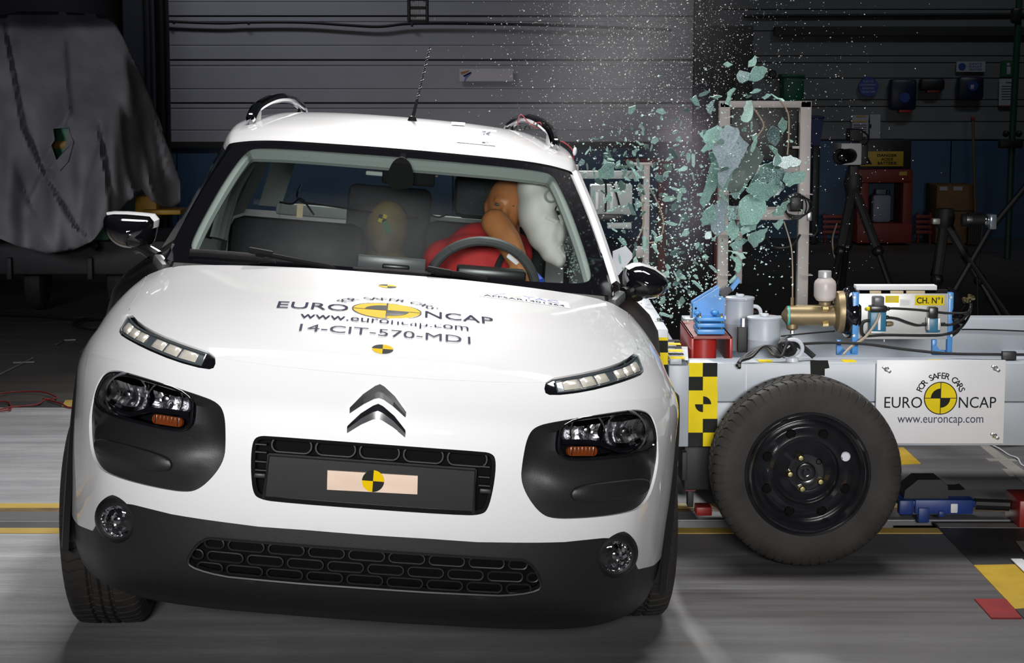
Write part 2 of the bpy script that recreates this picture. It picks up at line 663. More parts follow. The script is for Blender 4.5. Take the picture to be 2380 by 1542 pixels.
floor_mark('tape_band', [(2272, 1033), (2296, 1033), (2420, 1125), (2395, 1135)], 'tape_mark', f2, 0.002)
floor_mark('tape_band', [(2290, 1067), (2358, 1069), (2366, 1074), (2298, 1073)], 'tape_mark', f2, 0.003)
floor_mark('tape_band', [(2328, 1091), (2344, 1092), (2358, 1106), (2345, 1107)], 'tape_mark', f2, 0.002)
floor_mark('yellow_patch', [(152, 931), (230, 929), (230, 946), (143, 946)], 'floor_yellow_bright', f3, 0.001)
floor_mark('tape_band', [(-40, 888), (0, 867), (74, 831), (79, 832), (0, 871), (-40, 893)], 'tape_mark', f3, -0.004)
floor_mark('tape_band', [(30, 842), (80, 840.5), (80, 842.5), (30, 844)], 'tape_mark', f3, -0.003)
floor_mark('tape_band', [(128, 800), (148, 790), (176, 788.5), (176, 790), (150, 791.5), (131, 802)], 'tape_mark', f3, -0.004)
dgo = slab('kerb_step', -9, ground(200, 946).x, YL, gy(933), -0.006, -0.0005, 'dark_plate', f3)

# back wall: a sectional door on the left, boarded wall on the right, blue dado below
wb = tag(slab('wall_back', -9, 9, YB + 0.06, YB + 0.26, -0.2, 6.5, 'wall_dark'), kind='structure')
zd = at(1190, 334, YB).z
xdoor0, xdoor1 = at(392, 300, YB).x, at(1608, 300, YB).x
panel_lines = [-260, -163, -62, 38, 140, 240, 334]
door = empty('door_1', ((xdoor0 + xdoor1) / 2, YB, 0))
tag(door, kind='structure')
for k in range(len(panel_lines) - 1):
    z1, z0_ = at(1190, panel_lines[k], YB).z, at(1190, panel_lines[k + 1], YB).z
    hh = z1 - z0_
    mb = MB()
    # each panel: pressed profile with a broad flat and two shallow flutes near its top
    prof = [(0.0, z0_ + 0.006), (-0.018, z0_ + 0.012), (-0.018, z0_ + hh * 0.30), (-0.010, z0_ + hh * 0.315), (-0.010, z0_ + hh * 0.335),
            (-0.018, z0_ + hh * 0.35), (-0.018, z0_ + hh * 0.83), (-0.008, z0_ + hh * 0.845), (-0.008, z0_ + hh * 0.875), (-0.018, z0_ + hh * 0.89),
            (-0.018, z1 - 0.012), (0.0, z1 - 0.006)]
    mb.grid(lambda u, q: (u, q[0], q[1]), [xdoor0 - door.location.x, xdoor1 - door.location.x], prof)
    mb.build('door_panel', 'door_panel', door, smooth=None, fix=False)
MB().box((0, -0.02, zd - 0.01), (xdoor1 - xdoor0, 0.06, 0.06)).build('bottom_rail', 'trolley_dark', door, smooth=None)
xw1 = 9
bl = [-260, -200, -140, -80, -20, 22, 72, 130, 146, 182, 232, 248, 283, 325]
for k in range(len(bl) - 1):
    z1, z0_ = at(2000, bl[k], YB).z, at(2000, bl[k + 1], YB).z
    MB().box(((xdoor1 + xw1) / 2 + 0.02, YB + 0.03, (z0_ + z1) / 2), (xw1 - xdoor1, 0.05, z1 - z0_ - 0.008), bev=0.004).build('wall_panel', 'wall_white', wb, smooth=None)
MB().box(((at(1628, 200, YB).x), YB - 0.03, 3.2), (0.09, 0.1, 6.4)).build('door_guide', 'steel_column', wb, smooth=None)
z82a, z82b = at(2000, 62, YB).z, at(2000, 84, YB).z
MB().box(((xdoor1 + xw1) / 2 + 0.4, YB - 0.05, (z82a + z82b) / 2), (xw1 - xdoor1 - 0.8, 0.08, z82a - z82b), bev=0.006).build('cable_tray', 'trolley_dark', wb, smooth=None)
z4 = at(2000, 38, YB).z
MB().tube([(xdoor1 + 0.5, YB - 0.03, z4), (xw1, YB - 0.03, z4 + 0.04)], 0.02, 6).build('conduit', 'trolley_dark', wb)
zr = at(2000, 328, YB).z
for k, (a, b) in enumerate([(-9.0, -3.37), (-3.36, -0.6), (-0.59, 1.8), (1.81, 4.4), (4.41, 9)]):
    MB().box(((a + b) / 2, YB + 0.02, zr / 2 - 0.1), (b - a, 0.05, zr + 0.2), bev=0.004).build('dado_board', 'wall_blue', wb, smooth=None)
xL = at(392, 300, YB).x
MB().box(((-9 + xL) / 2, YB + 0.02, (zr + 6.4) / 2), (xL + 9, 0.05, 6.4 - zr)).build('wall_panel', 'wall_dark', wb, smooth=None)
tag(slab('wall_left', -9.2, -9, -3, YB + 0.5, -0.2, 6.5, 'wall_dark'), kind='structure')
tag(slab('wall_right', 9, 9.2, -3, YB + 0.5, -0.2, 6.5, 'wall_dark'), kind='structure')

# black steel column with pipes left of the door
colm = empty('steel_column', at(365, 300, 18.6).xy.to_3d(), 0, 'dark blue steel column with pipes beside the pale sectional door', 'column')
pc = at(365, 300, 18.6)
sc_ = 18.6 / FPX
MB().box((-0.42 * 0.3, 0, 3.2), (0.30, 0.3, 6.4), bev=0.01).build('column_web', 'steel_column', colm, smooth=None)
MB().box((0.06, 0.02, 3.2), (0.02, 0.26, 6.4)).build('column_flange', 'steel_column', colm, smooth=None)
for dx, r_ in ((0.105, 0.035), (0.012, 0.01), (0.16, 0.022), (-0.04, 0.014)):
    MB().tube([(dx - 0.02, -0.19, 0), (dx - 0.01, -0.19, 2), (dx - 0.06, -0.19, 6.4)], r_, 8).build('pipe', 'cable_black', colm)
# ================================================================== the car
CAR_X, CAR_Y, YAW, ROLL, RZ = -0.406, 5.55, R(2.78), R(4.81), 0.35
car = empty('car', (CAR_X, CAR_Y, 0), YAW,
            'white compact crossover car, front on, tilted by the side impact', 'car')
BODY_M = Matrix.Translation((0, -0.83, RZ)) @ Matrix.Rotation(ROLL, 4, 'Y') @ Matrix.Translation((0, 0, -RZ))
CAR_M = Matrix.Translation((CAR_X, CAR_Y, 0)) @ Matrix.Rotation(YAW, 4, 'Z') @ BODY_M
CAR_I = CAR_M.inverted()


def loc(px, py, y):
    """car-space point seen at a picture position, at distance y behind the nose"""
    a = CAR_I @ Vector((0, 0, CAMH))
    d = CAR_I.to_3x3() @ ray_dir(px, py)
    return a + d * ((y - a.y) / d.y)


def cpart(mb, name, m, parent=None, smooth=0.6, fix=True):
    if parent is None:
        return mb.build(name, m, car, smooth, fix, BODY_M)
    return mb.build(name, m, parent, smooth, fix)


ROWS=[
 [(0,.16,.17),(.2,.165,.17),(.4,.18,.17),(.55,.215,.172),(.65,.275,.177),(.715,.35,.184),(.755,.41,.195),(.778,.45,.21),(.79,.49,.225)],
 [(0,.06,.225),(.2,.064,.225),(.4,.08,.225),(.55,.122,.227),(.66,.195,.23),(.725,.29,.235),(.765,.375,.24),(.788,.43,.25),(.80,.475,.26)],
 [(0,.012,.30),(.2,.015,.30),(.4,.032,.30),(.55,.075,.30),(.667,.152,.30),(.732,.255,.30),(.772,.35,.30),(.797,.42,.31),(.81,.468,.325)],
 [(0,0,.44),(.2,.003,.44),(.4,.02,.44),(.55,.062,.44),(.67,.14,.44),(.736,.245,.44),(.777,.34,.44),(.803,.42,.44),(.818,.482,.44)],
 [(0,0,.55),(.2,.003,.55),(.4,.02,.55),(.55,.062,.55),(.67,.14,.55),(.738,.245,.55),(.78,.345,.55),(.81,.44,.55),(.83,.543,.55)],
 [(0,.005,.66),(.2,.008,.66),(.4,.025,.66),(.55,.068,.66),(.67,.147,.66),(.74,.255,.66),(.787,.37,.66),(.822,.51,.655),(.845,.66,.645)],
 [(0,.02,.74),(.2,.023,.74),(.4,.042,.74),(.55,.088,.74),(.665,.17,.738),(.743,.285,.733),(.797,.42,.725),(.835,.59,.71),(.858,.77,.683)],
 [(0,.06,.80),(.2,.063,.80),(.4,.085,.80),(.55,.135,.80),(.66,.22,.796),(.745,.35,.787),(.80,.5,.77),(.84,.68,.737),(.860,.84,.690)],
 [(0,.12,.85),(.2,.124,.849),(.4,.15,.846),(.545,.205,.841),(.652,.29,.834),(.735,.42,.822),(.795,.58,.80),(.838,.76,.755),(.862,.92,.677)],
 [(0,.2,.882),(.2,.205,.881),(.4,.233,.876),(.54,.285,.870),(.645,.37,.862),(.725,.495,.85),(.788,.655,.822),(.835,.84,.762),(.864,1.0,.645)],
 [(0,.35,.915),(.2,.354,.914),(.4,.38,.908),(.54,.428,.901),(.64,.505,.892),(.718,.62,.879),(.785,.77,.845),(.833,.93,.772),(.865,1.07,.60)],
 [(0,.55,.942),(.2,.553,.941),(.4,.573,.934),(.54,.612,.926),(.638,.675,.915),(.712,.775,.90),(.782,.9,.862),(.832,1.02,.775),(.866,1.12,.54)],
 [(0,.85,.966),(.2,.852,.965),(.4,.862,.958),(.54,.88,.949),(.636,.91,.938),(.707,.965,.92),(.778,1.04,.876),(.83,1.115,.77),(.866,1.17,.45)],
 [(0,1.10,.986),(.2,1.104,.985),(.4,1.115,.977),(.54,1.13,.967),(.635,1.15,.955),(.702,1.175,.934),(.77,1.19,.885),(.828,1.20,.76),(.866,1.205,.40)],
]
NET=np.array(ROWS,float)               # rows x 9 x 3
def _full(net):
    L=net[:,:0:-1].copy(); L[:,:,0]*=-1
    return np.concatenate([L,net],1)
def _cr(P,u):
    # catmull-rom along axis 0 for scalar u
    n=len(P); u=min(max(u,0.),n-1-1e-9); i=int(u); t=u-i
    g=lambda k: P[k] if 0<=k<n else (2*P[0]-P[1] if k<0 else 2*P[n-1]-P[n-2])
    a,b,c,d=g(i-1),g(i),g(i+1),g(i+2)
    return .5*(2*b+(c-a)*t+(2*a-5*b+4*c-d)*t*t+(3*b-a-3*c+d)*t**3)
class Surf:
    def __init__(s,net): s.F=_full(np.array(net,float)); s.h=(s.F.shape[1]-1)//2; s.nt=s.F.shape[0]-1
    def __call__(s,a,t):
        i0=min(max(int(t),0),s.nt)
        lo=max(i0-2,0); hi=min(i0+4,s.nt+1)
        if (lo,hi)==(0,s.nt+1): row=_cr(s.F,t)
        else:
            row=_cr(s.F,t)
        return _cr(row,a+s.h)
    def normal(s,a,t,e=.02):
        da=s(a+e,t)-s(a-e,t); dt=s(a,t+e)-s(a,t-e); n=np.cross(da,dt); l=np.linalg.norm(n)
        return n/l if l>1e-12 else np.array([0,-1.,0])

BODY = Surf(NET)


def chaikin(p, it=2):
    for _ in range(it):
        q = []
        for i in range(len(p)):
            a, b = np.array(p[i]), np.array(p[(i + 1) % len(p)])
            q += [tuple(a * 0.75 + b * 0.25), tuple(a * 0.25 + b * 0.75)]
        p = q
    return p


def dens(p, step=0.12):
    out = []
    for i in range(len(p)):
        a, b = np.array(p[i]), np.array(p[(i + 1) % len(p)])
        n = max(1, int(np.linalg.norm(b - a) / step))
        out += [tuple(a + (b - a) * k / n) for k in range(n)]
    return out


def mir(p):
    return [(-x, y) for x, y in reversed(p)]


def inside(pt, poly):
    x, y = pt
    c = False
    n = len(poly)
    j = n - 1
    for i in range(n):
        xi, yi = poly[i]
        xj, yj = poly[j]
        if (yi > y) != (yj > y) and x < (xj - xi) * (y - yi) / (yj - yi) + xi:
            c = not c
        j = i
    return c


POD = chaikin([(5.12, 4.6), (4.97, 5.22), (4.74, 5.98), (4.52, 6.38), (4.13, 6.58), (3.7, 6.57), (2.98, 6.42), (2.28, 6.16), (1.975, 5.97), (1.87, 5.6),
               (1.83, 4.85), (1.83, 4.45), (1.95, 4.07), (2.155, 3.71), (2.36, 3.59), (2.86, 3.6), (3.65, 3.65), (4.36, 3.73), (4.87, 4.0)])
LAMP = chaikin([(4.86, 5.12), (4.76, 5.68), (4.5, 6.26), (4.13, 6.52), (3.37, 6.47), (2.39, 6.2), (2.36, 5.3), (2.43, 5.04), (2.69, 4.98), (3.55, 5.05)])
DRL = chaikin([(4.8, 9.9), (4.78, 9.0), (4.6, 8.44), (4.1, 8.12), (3.6, 7.82), (2.78, 7.35), (2.2, 7.15), (2.08, 7.3), (2.13, 7.93), (2.6, 8.28), (3.37, 8.86), (4.02, 9.29)], 1)
_g = [(1.31, 5.10), (1.46, 5.05), (1.505, 4.83), (1.5, 4.3), (1.45, 3.73), (1.36, 3.61), (1.15, 3.572)]
GRILLE = dens(chaikin(_g + mir(_g), 2), 0.3)
_l = [(1.92, 2.71), (2.055, 2.65), (2.18, 2.5), (2.28, 2.26), (2.22, 2.15), (1.95, 2.057), (1.6, 1.995)]
LGR = dens(chaikin(_l + mir(_l), 1), 0.3)
_b = [(0, 2.99), (0.77, 3.0), (1.36, 2.99), (1.84, 3.02), (2.6, 3.055), (3.07, 3.1), (3.35, 3.115), (3.6, 3.09), (3.78, 3.05), (3.93, 2.97), (4.07, 2.88), (4.19, 2.77),
      (4.4, 2.54), (4.61, 2.38), (5.8, 2.27), (8, 2.15)]
BUMP = _b + [(8, 0), (-8, 0)] + mir(_b)[:-1]
# shut line of the bonnet: a narrow slot down each side and across above the badge
_h = [(4.80, 9.9), (4.95, 10.9), (5.2, 12.1), (5.55, 13)]
HS = [(a - 0.025, t) for a, t in _h] + [(a + 0.025, t) for a, t in reversed(_h)]
_n = [(2.12, 7.75), (1.4, 7.62), (0.7, 7.55), (0, 7.53)]
_nn = _n + mir(_n)[1:]
NS = [(a, t + 0.012) for a, t in _nn] + [(a, t - 0.012) for a, t in reversed(_nn)]
BONNET = [(0, 13), (5.55, 13), (5.2, 12.1), (4.95, 10.9), (4.80, 9.9), (4.02, 9.29), (3.37, 8.86), (2.6, 8.28), (2.13, 7.93)] + _n
BONNET = BONNET + mir(BONNET)[1:-1]

loops = {'pod': [POD, mir(POD)], 'lamp': [LAMP, mir(LAMP)], 'drl': [DRL, mir(DRL)], 'grille': [GRILLE], 'lgr': [LGR],
         'bump': [dens(BUMP, 0.25)], 'seam': [dens(HS, 0.25), dens(mir(HS), 0.25), dens(NS, 0.2)]}
pts, edges = [], []
for key, ls in loops.items():
    for lp in ls:
        o_ = len(pts)
        pts += [Vector(p) for p in lp]
        edges += [(o_ + i, o_ + (i + 1) % len(lp)) for i in range(len(lp))]
for a in np.arange(-8, 8.001, 0.2):
    for t in np.arange(0, 13.001, 0.2):
        pts.append(Vector((float(a), float(t))))
cv, ce, cf, *_ = delaunay_2d_cdt(pts, edges, [], 0, 1e-4)
order = ['lamp', 'drl', 'pod', 'grille', 'lgr', 'seam', 'bump']
boxes = {}
for key in loops:
    boxes[key] = []
    for lp in loops[key]:
        A = np.array([tuple(p) for p in lp])
        boxes[key].append((A.min(0), A.max(0), [tuple(p) for p in lp]))
bonx = [tuple(p) for p in BONNET]
regions = {}
for fc in cf:
    c = sum((cv[i] for i in fc), Vector((0, 0))) / len(fc)
    if not (-8 <= c.x <= 8 and 0 <= c.y <= 13):
        continue
    key = None
    for k in order:
        for n_, (mn, mx, lp) in enumerate(boxes[k]):
            if mn[0] <= c.x <= mx[0] and mn[1] <= c.y <= mx[1] and inside(c, lp):
                key = (k, n_)
                break
        if key:
            break
    if key is None:
        if inside(c, bonx):
            key = ('bonnet', 0)
        elif c.y > 7.0 and abs(c.x) > 2.0 or abs(c.x) > 5.6:
            key = ('wing', 0 if c.x > 0 else 1)
        else:
            key = ('fascia', 0)
    regions.setdefault(key, []).append(tuple(fc))
SP = {}


def surf_pt(i):
    if i not in SP:
        a, t = cv[i]
        SP[i] = (Vector(BODY(a, t)), Vector(BODY.normal(a, t)))
    return SP[i]


def region(key, off=0.0, lip=0.0, lip_off=None):
    """mesh of one region of the front surface, sunk or raised by off(s, t), its border folded inwards by lip"""
    mb = MB()
    idx, vs = {}, []
    cnt = {}
    fs = []
    for fc in regions[key]:
        q = []
        for i in fc:
            if i not in idx:
                p, n = surf_pt(i)
                d = off(*cv[i]) if callable(off) else off
                idx[i] = len(vs)
                vs.append(p + n * d)
            q.append(idx[i])
        fs.append(tuple(q))
        for k in range(len(fc)):
            e = (fc[k], fc[(k + 1) % len(fc)])
            cnt[e] = cnt.get(e, 0) + 1
    if lip:
        for (a, b) in list(cnt):
            if (b, a) not in cnt:
                q = []
                for i in (b, a):
                    if ('l', i) not in idx:
                        p, n = surf_pt(i)
                        d = off(*cv[i]) if callable(off) else off
                        idx[('l', i)] = len(vs)
                        vs.append(p + n * (d - lip))
                    q.append(idx[('l', i)])
                fs.append((idx[a], q[1], q[0], idx[b]))
    return mb.add(vs, fs)


def pdist(a, t, poly):
    best = 9
    p = np.array((a * 0.12, t * 0.1))
    A = np.array(poly) * (0.12, 0.1)
    B = np.roll(A, -1, 0)
    d = B - A
    u = np.clip(((p - A) * d).sum(1) / np.maximum((d * d).sum(1), 1e-12), 0, 1)
    return float(np.sqrt(((A + d * u[:, None] - p) ** 2).sum(1)).min())


def sm(x, a=0.0, b=1.0):
    x = min(max((x - a) / (b - a), 0), 1)
    return x * x * (3 - 2 * x)


def pod_off(a, t):
    d = pdist(abs(a), t, POD)
    w = sm(t, 4.35, 5.3)
    return -0.004 - 0.030 * w * sm(d, 0, 0.028) + (1 - w) * (0.016 * sm(d, 0.006, 0.06)) - 0.004 * (1 - w)


bonnet = cpart(region(('bonnet', 0), 0, 0.02), 'bonnet', 'white_paint')
fascia = cpart(region(('fascia', 0), 0, 0.03), 'front_bumper_skin', 'white_paint')
for k in (0, 1):
    cpart(region(('wing', k), 0, 0.02), 'front_wing', 'white_paint')
lower = cpart(region(('bump', 0), -0.003, 0.02), 'lower_bumper', 'black_plastic')
for k in (0, 1, 2):
    cpart(region(('seam', k), -0.012, 0.0), 'shut_line', 'seam_dark')
BVH_B = BVHTree.FromPolygons([surf_pt(i)[0] for i in range(len(cv))], [tuple(f) for f in cf])


def on_hood(x, y, lift=0.002):
    h_, n, *_ = BVH_B.ray_cast(Vector((x, y, 2)), Vector((0, 0, -1)))
    return h_ + Vector((0, 0, lift)) if h_ else Vector((x, y, 0.95))


def on_front(x, z, lift=0.002):
    h_, n, *_ = BVH_B.ray_cast(Vector((x, -1, z)), Vector((0, 1, 0)))
    return h_ + Vector((0, -lift, 0)) if h_ else Vector((x, 0, z))


def frame_at(a, t):
    """position and outward frame on the front surface"""
    p, n = Vector(BODY(a, t)), Vector(BODY.normal(a, t))
    up = Vector((0, 0, 1))
    xax = up.cross(n).normalized()
    if xax.length < 1e-6:
        xax = Vector((1, 0, 0))
    yax = n.cross(xax).normalized()
    return p, Matrix((xax, yax, n)).transposed().to_4x4()


# ---- headlamp pods
for k, s in ((0, 1), (1, -1)):
    pod = cpart(region(('pod', k), pod_off, 0.01), 'headlamp_pod', 'black_plastic', smooth=0.9)
    # soft bumper pad moulded low on the pod
    c = [(2.75, 3.98), (4.2, 4.08), (4.45, 4.25), (4.2, 4.52), (2.75, 4.45), (2.55, 4.2)]
    pad_poly = chaikin(c, 2)
    mb = MB()
    cx_, cy_ = 3.45, 4.24
    rings = []
    for sc2, dz in ((1.0, 0.006), (0.985, 0.012), (0.93, 0.0155), (0.6, 0.017), (0.25, 0.0175)):
        ring = []
        for a, t in pad_poly:
            aa, tt = cx_ + (a - cx_) * sc2, cy_ + (t - cy_) * sc2
            p, n = Vector(BODY(s * aa, tt)), Vector(BODY.normal(s * aa, tt))
            ring.append(p + n * (dz + pod_off(aa, tt) * 0.8))
        rings.append(ring)
    n_ = len(pad_poly)
    vs = [p for r_ in rings for p in r_]
    fs = [(i * n_ + j, i * n_ + (j + 1) % n_, (i + 1) * n_ + (j + 1) % n_, (i + 1) * n_ + j) for i in range(4) for j in range(n_)]
    fs.append(tuple(4 * n_ + j for j in range(n_)))
    mb.add(vs, fs)
    cpart(mb, 'bumper_pad', 'black_plastic', pod)
    lamp = cpart(region(('lamp', k), lambda a, t: -0.085, 0), 'headlamp', 'black_gloss')
    mb = region(('lamp', k), -0.002, 0)
    cpart(mb, 'lamp_cover', 'lamp_cover', lamp)
    # rim of the lamp
    rim = [Vector(BODY(s * a, t)) + Vector(BODY.normal(s * a, t)) * -0.002 for a, t in LAMP]
    cpart(MB().tube(rim, 0.004, 6, closed=True), 'lamp_rim', 'black_gloss', lamp)
    # two faceted reflector bowls
    for (a, t, rad, nm) in ((3.78, 5.72, 0.052, 'reflector_bowl'), (2.9, 5.80, 0.042, 'reflector_bowl')):
        p, F = frame_at(s * a, t)
        Fw = F.copy()
        if nm:
            # bowls face straight ahead
            fwd = Vector((0, -1, 0)) * 0.75 + F.col[2].to_3d() * 0.25
            fwd.normalize()
            xax = Vector((0, 0, 1)).cross(fwd).normalized()
            F = Matrix((xax, fwd.cross(xax), fwd)).transposed().to_4x4()
        M = Matrix.Translation(p - F.col[2].to_3d() * 0.030) @ F
        (a0, a1, t0, t1) = (3.36, 4.66, 5.33, 6.36) if a > 3.3 else (2.47, 3.22, 5.56, 6.20)

        def refl(u, v):
            aa = a0 + (a1 - a0) * u
            tt = t0 + (t1 - t0) * v - (0.0 if a > 3.3 else 0.0) - 0.10 * (1 - u) * v - (0.5 * max(0, u - 0.7) * v if a > 3.3 else 0.0)
            q = (2 * u - 1) ** 2 + (2 * v - 1) ** 2
            return Vector(BODY(s * aa, tt)) + Vector(BODY.normal(s * aa, tt)) * (-0.058 + 0.020 * min(q, 1.6) + 0.003 * math.sin(u * 26))
        cpart(MB().grid(refl, np.linspace(0, 1, 27), np.linspace(0, 1, 9)), nm, 'chrome_soft', lamp, smooth=0.15)
        mb = MB().lathe([(0.0, 0.004), (0.009, 0.002), (0.012, -0.006), (0.012, -0.024)], M, 16)
        cpart(mb, 'bulb', 'chrome_dark', lamp)
        mb = MB().lathe([(rad * 1.02, 0.002), (rad * 1.10, 0.004), (rad * 1.14, -0.004), (rad * 1.14, -0.02)], M, 28)
        cpart(mb, 'bezel', 'chrome_dark', lamp)
    # amber turn signal
    p, F = frame_at(s * 2.86, 5.2)
    M = Matrix.Translation(p - F.col[2].to_3d() * 0.03) @ F
    mb = MB().prism(rrect(0.085, 0.024, 0.011, 5), M, 0.010)
    cpart(mb, 'turn_signal', 'amber', lamp)
    for q in range(-3, 4):
        mb = MB().prism(rrect(0.002, 0.022, 0.0008, 2, q * 0.0105, 0), M @ Matrix.Translation((0, 0, 0.01)), 0.002)
        cpart(mb, 'signal_rib', 'chrome_dark' if abs(q) == 3 else 'amber', lamp)
    # dividing fin between bowls and lower chrome shelf
    pA = [Vector(BODY(s * a, t)) - Vector(BODY.normal(s * a, t)) * 0.02 for a, t in ((4.6, 5.32), (4.1, 5.22), (3.7, 5.2), (3.42, 5.32), (3.2, 5.45), (2.8, 5.5), (2.45, 5.5))]
    cpart(MB().tube(spline(pA, 5), 0.007, 6), 'inner_fin', 'black_gloss', lamp)
    pA = [Vector(BODY(s * a, t)) - Vector(BODY.normal(s * a, t)) * 0.03 for a, t in ((4.45, 5.42), (4.0, 5.33), (3.6, 5.36))]
    cpart(MB().tube(spline(pA, 5), 0.009, 6), 'chrome_shelf', 'chrome', lamp, smooth=0.2)

# ---- daytime running lamps: dark slot with two windows of three LED cells
DLO = [(2.17, 7.15), (2.78, 7.35), (3.6, 7.82), (4.1, 8.12), (4.6, 8.44), (4.78, 8.85)]
DUP = [(2.13, 7.93), (2.6, 8.28), (3.37, 8.86), (3.7, 9.08), (4.02, 9.29), (4.8, 9.9)]


def poly_at(P, u):
    P = np.array(P)
    L = np.r_[0, np.cumsum(np.linalg.norm(np.diff(P, axis=0), axis=1))]
    return np.array([np.interp(u * L[-1], L, P[:, 0]), np.interp(u * L[-1], L, P[:, 1])])


for k, s in ((0, 1), (1, -1)):
    drl = cpart(region(('drl', k), -0.006, 0.006), 'daytime_lamp', 'black_gloss')

    def dpt(u, v, d):
        a, t = poly_at(DLO, u) * (1 - v) + poly_at(DUP, u) * v
        return Vector(BODY(s * a, t)) + Vector(BODY.normal(s * a, t)) * d

    cpart(MB().grid(lambda u, v: dpt(u, v, -0.004), np.linspace(0.05, 0.93, 24), np.linspace(0.17, 0.8, 4)), 'lamp_liner', 'drl_frame', drl)
    for u0, u1 in ((0.085, 0.455), (0.53, 0.87)):
        for q in range(3):
            a0 = u0 + (u1 - u0) * (q + 0.05) / 3
            a1 = u0 + (u1 - u0) * (q + 0.95) / 3
            mb = MB().grid(lambda u, v: dpt(a0 + (a1 - a0) * u, 0.25 + 0.48 * v, -0.003 + 0.007 * (max(0, 1 - (2 * u - 1) ** 4) * max(0, 1 - (2 * v - 1) ** 4)) ** 0.5),
                           np.linspace(0, 1, 9), np.linspace(0, 1, 7))
            cpart(mb, 'led_cell', 'led_lens', drl, smooth=2.0)
    rim = [dpt(u, 0.16, -0.002) for u in np.linspace(0.05, 0.93, 20)] + [dpt(u, 0.82, -0.002) for u in np.linspace(0.93, 0.05, 20)]
    cpart(MB().tube(rim, 0.0022, 5, closed=True), 'inner_trim', 'drl_frame', drl)

# ---- main grille
g = cpart(region(('grille', 0), -0.055, 0), 'grille', 'dark_cavity')
rimp = [Vector(BODY(a, t)) + Vector((0, 0.012, 0)) for a, t in GRILLE]
cpart(MB().tube(rimp, 0.011, 6, closed=True), 'grille_frame', 'black_plastic_smooth', g)
gp = lambda px, py, y=0.012: loc(px, py, y)
# plate carrier: flat slab in front of the mesh
A_, B_, C_, D_ = gp(622, 1056), gp(1108, 1092), gp(1100, 1199), gp(612, 1166)
cpart(MB().add([A_, B_, C_, D_] + [p + Vector((0, 0.03, 0)) for p in (A_, B_, C_, D_)],
               [(0, 1, 2, 3), (0, 4, 5, 1), (1, 5, 6, 2), (2, 6, 7, 3), (3, 7, 4, 0)]), 'plate_carrier', 'black_plastic_smooth', g, smooth=None)
cpart(MB().tube([D_ + Vector((0, -.002, 0.004)), A_ + Vector((0.004, -.004, 0)), B_ + Vector((-0.004, -.004, 0)), C_ + Vector((0, -.002, 0.004))], 0.0045, 6), 'carrier_edge', 'black_plastic', g)
for q in range(5):
    px = 678 + q * 102
    py = 1036 + q * 7.6
    c = gp(px, py, 0.022)
    ring = [Vector((c.x + x, c.y, c.z + y)) for x, y in rrect(0.098, 0.036, 0.017, 5, 0, 0)]
    cpart(MB().tube(ring, 0.0028, 5, closed=True), 'grille_cell', 'black_plastic', g)
for s, px0, pys in ((-1, 607, (1032, 1050, 1072, 1092)), (1, 1125, (1084, 1108, 1128))):
    for py in pys:
        c = gp(px0, py, 0.02)
        cpart(MB().box(c, (0.028, 0.02, 0.003)), 'grille_slat', 'black_plastic', g, smooth=None)
    c = gp(px0 - 2 * s * -1, pys[-1] + 12, 0.012)
    cpart(MB().box(c, (0.028, 0.03, 0.012), bev=0.003), 'grille_step', 'black_plastic', g)
# pale wooden strip with the round target
a_, b_, c_, d_ = loc(761, 1094, 0.006), loc(971, 1107, 0.006), loc(970, 1150, 0.006), loc(760, 1139, 0.006)
strip = cpart(MB().add([a_, b_, c_, d_] + [p + Vector((0, 0.005, 0)) for p in (a_, b_, c_, d_)],
                       [(0, 1, 2, 3), (0, 4, 5, 1), (1, 5, 6, 2), (2, 6, 7, 3), (3, 7, 4, 0)]), 'wooden_strip', 'wood_plate', g, smooth=None)
tc_ = loc(867, 1119, 0.003)


def target_parts(fn, r, name, parent, y0=90):
    """round yellow and black target: two yellow quarters, two black quarters"""
    flat([disc_geo(0, 0, 0, r, 0, 90), disc_geo(0, 0, 0, r, 180, 270)], fn, name, 'yellow_film', parent)
    flat([disc_geo(0, 0, 0, r, 90, 180), disc_geo(0, 0, 0, r, 270, 360)], fn, name, 'black_print', parent)


target_parts(lambda x, y: tc_ + Vector((x, 0, y)), 0.0275, 'target_quarter', g)

# ---- lower grille
lg = cpart(region(('lgr', 0), -0.028, 0), 'lower_grille', 'dark_cavity')
lgx = [tuple(p) for p in LGR]
row_z = (0.383, 0.350, 0.319)
for r_i, z in enumerate(row_z):
    xs = np.arange(-5, 6) * 0.1005 + (0.05 if r_i == 1 else 0.0)
    t_row = 2 + (z - 0.30) / 0.14
    xmax = (0.405, 0.437, 0.42)[r_i]
    for x in xs:
        w0, w1 = max(x - 0.0445, -xmax), min(x + 0.0445, xmax)
        if w1 - w0 < 0.022:
            continue
        cx_ = (w0 + w1) / 2
        ring = []
        for dx, dz in rrect(w1 - w0, 0.024, 0.0118, 4):
            p = on_front(cx_ + dx, z + dz, -0.010)
            ring.append(p)
        cpart(MB().tube(ring, 0.0026, 5, closed=True), 'grille_cell', 'black_plastic', lg)
edge = [Vector(BODY(a, t)) + Vector((0, -0.001, 0)) for a, t in dens(LGR, 0.2)]
cpart(MB().tube(edge, 0.004, 6, closed=True), 'grille_edge', 'black_plastic', lg)

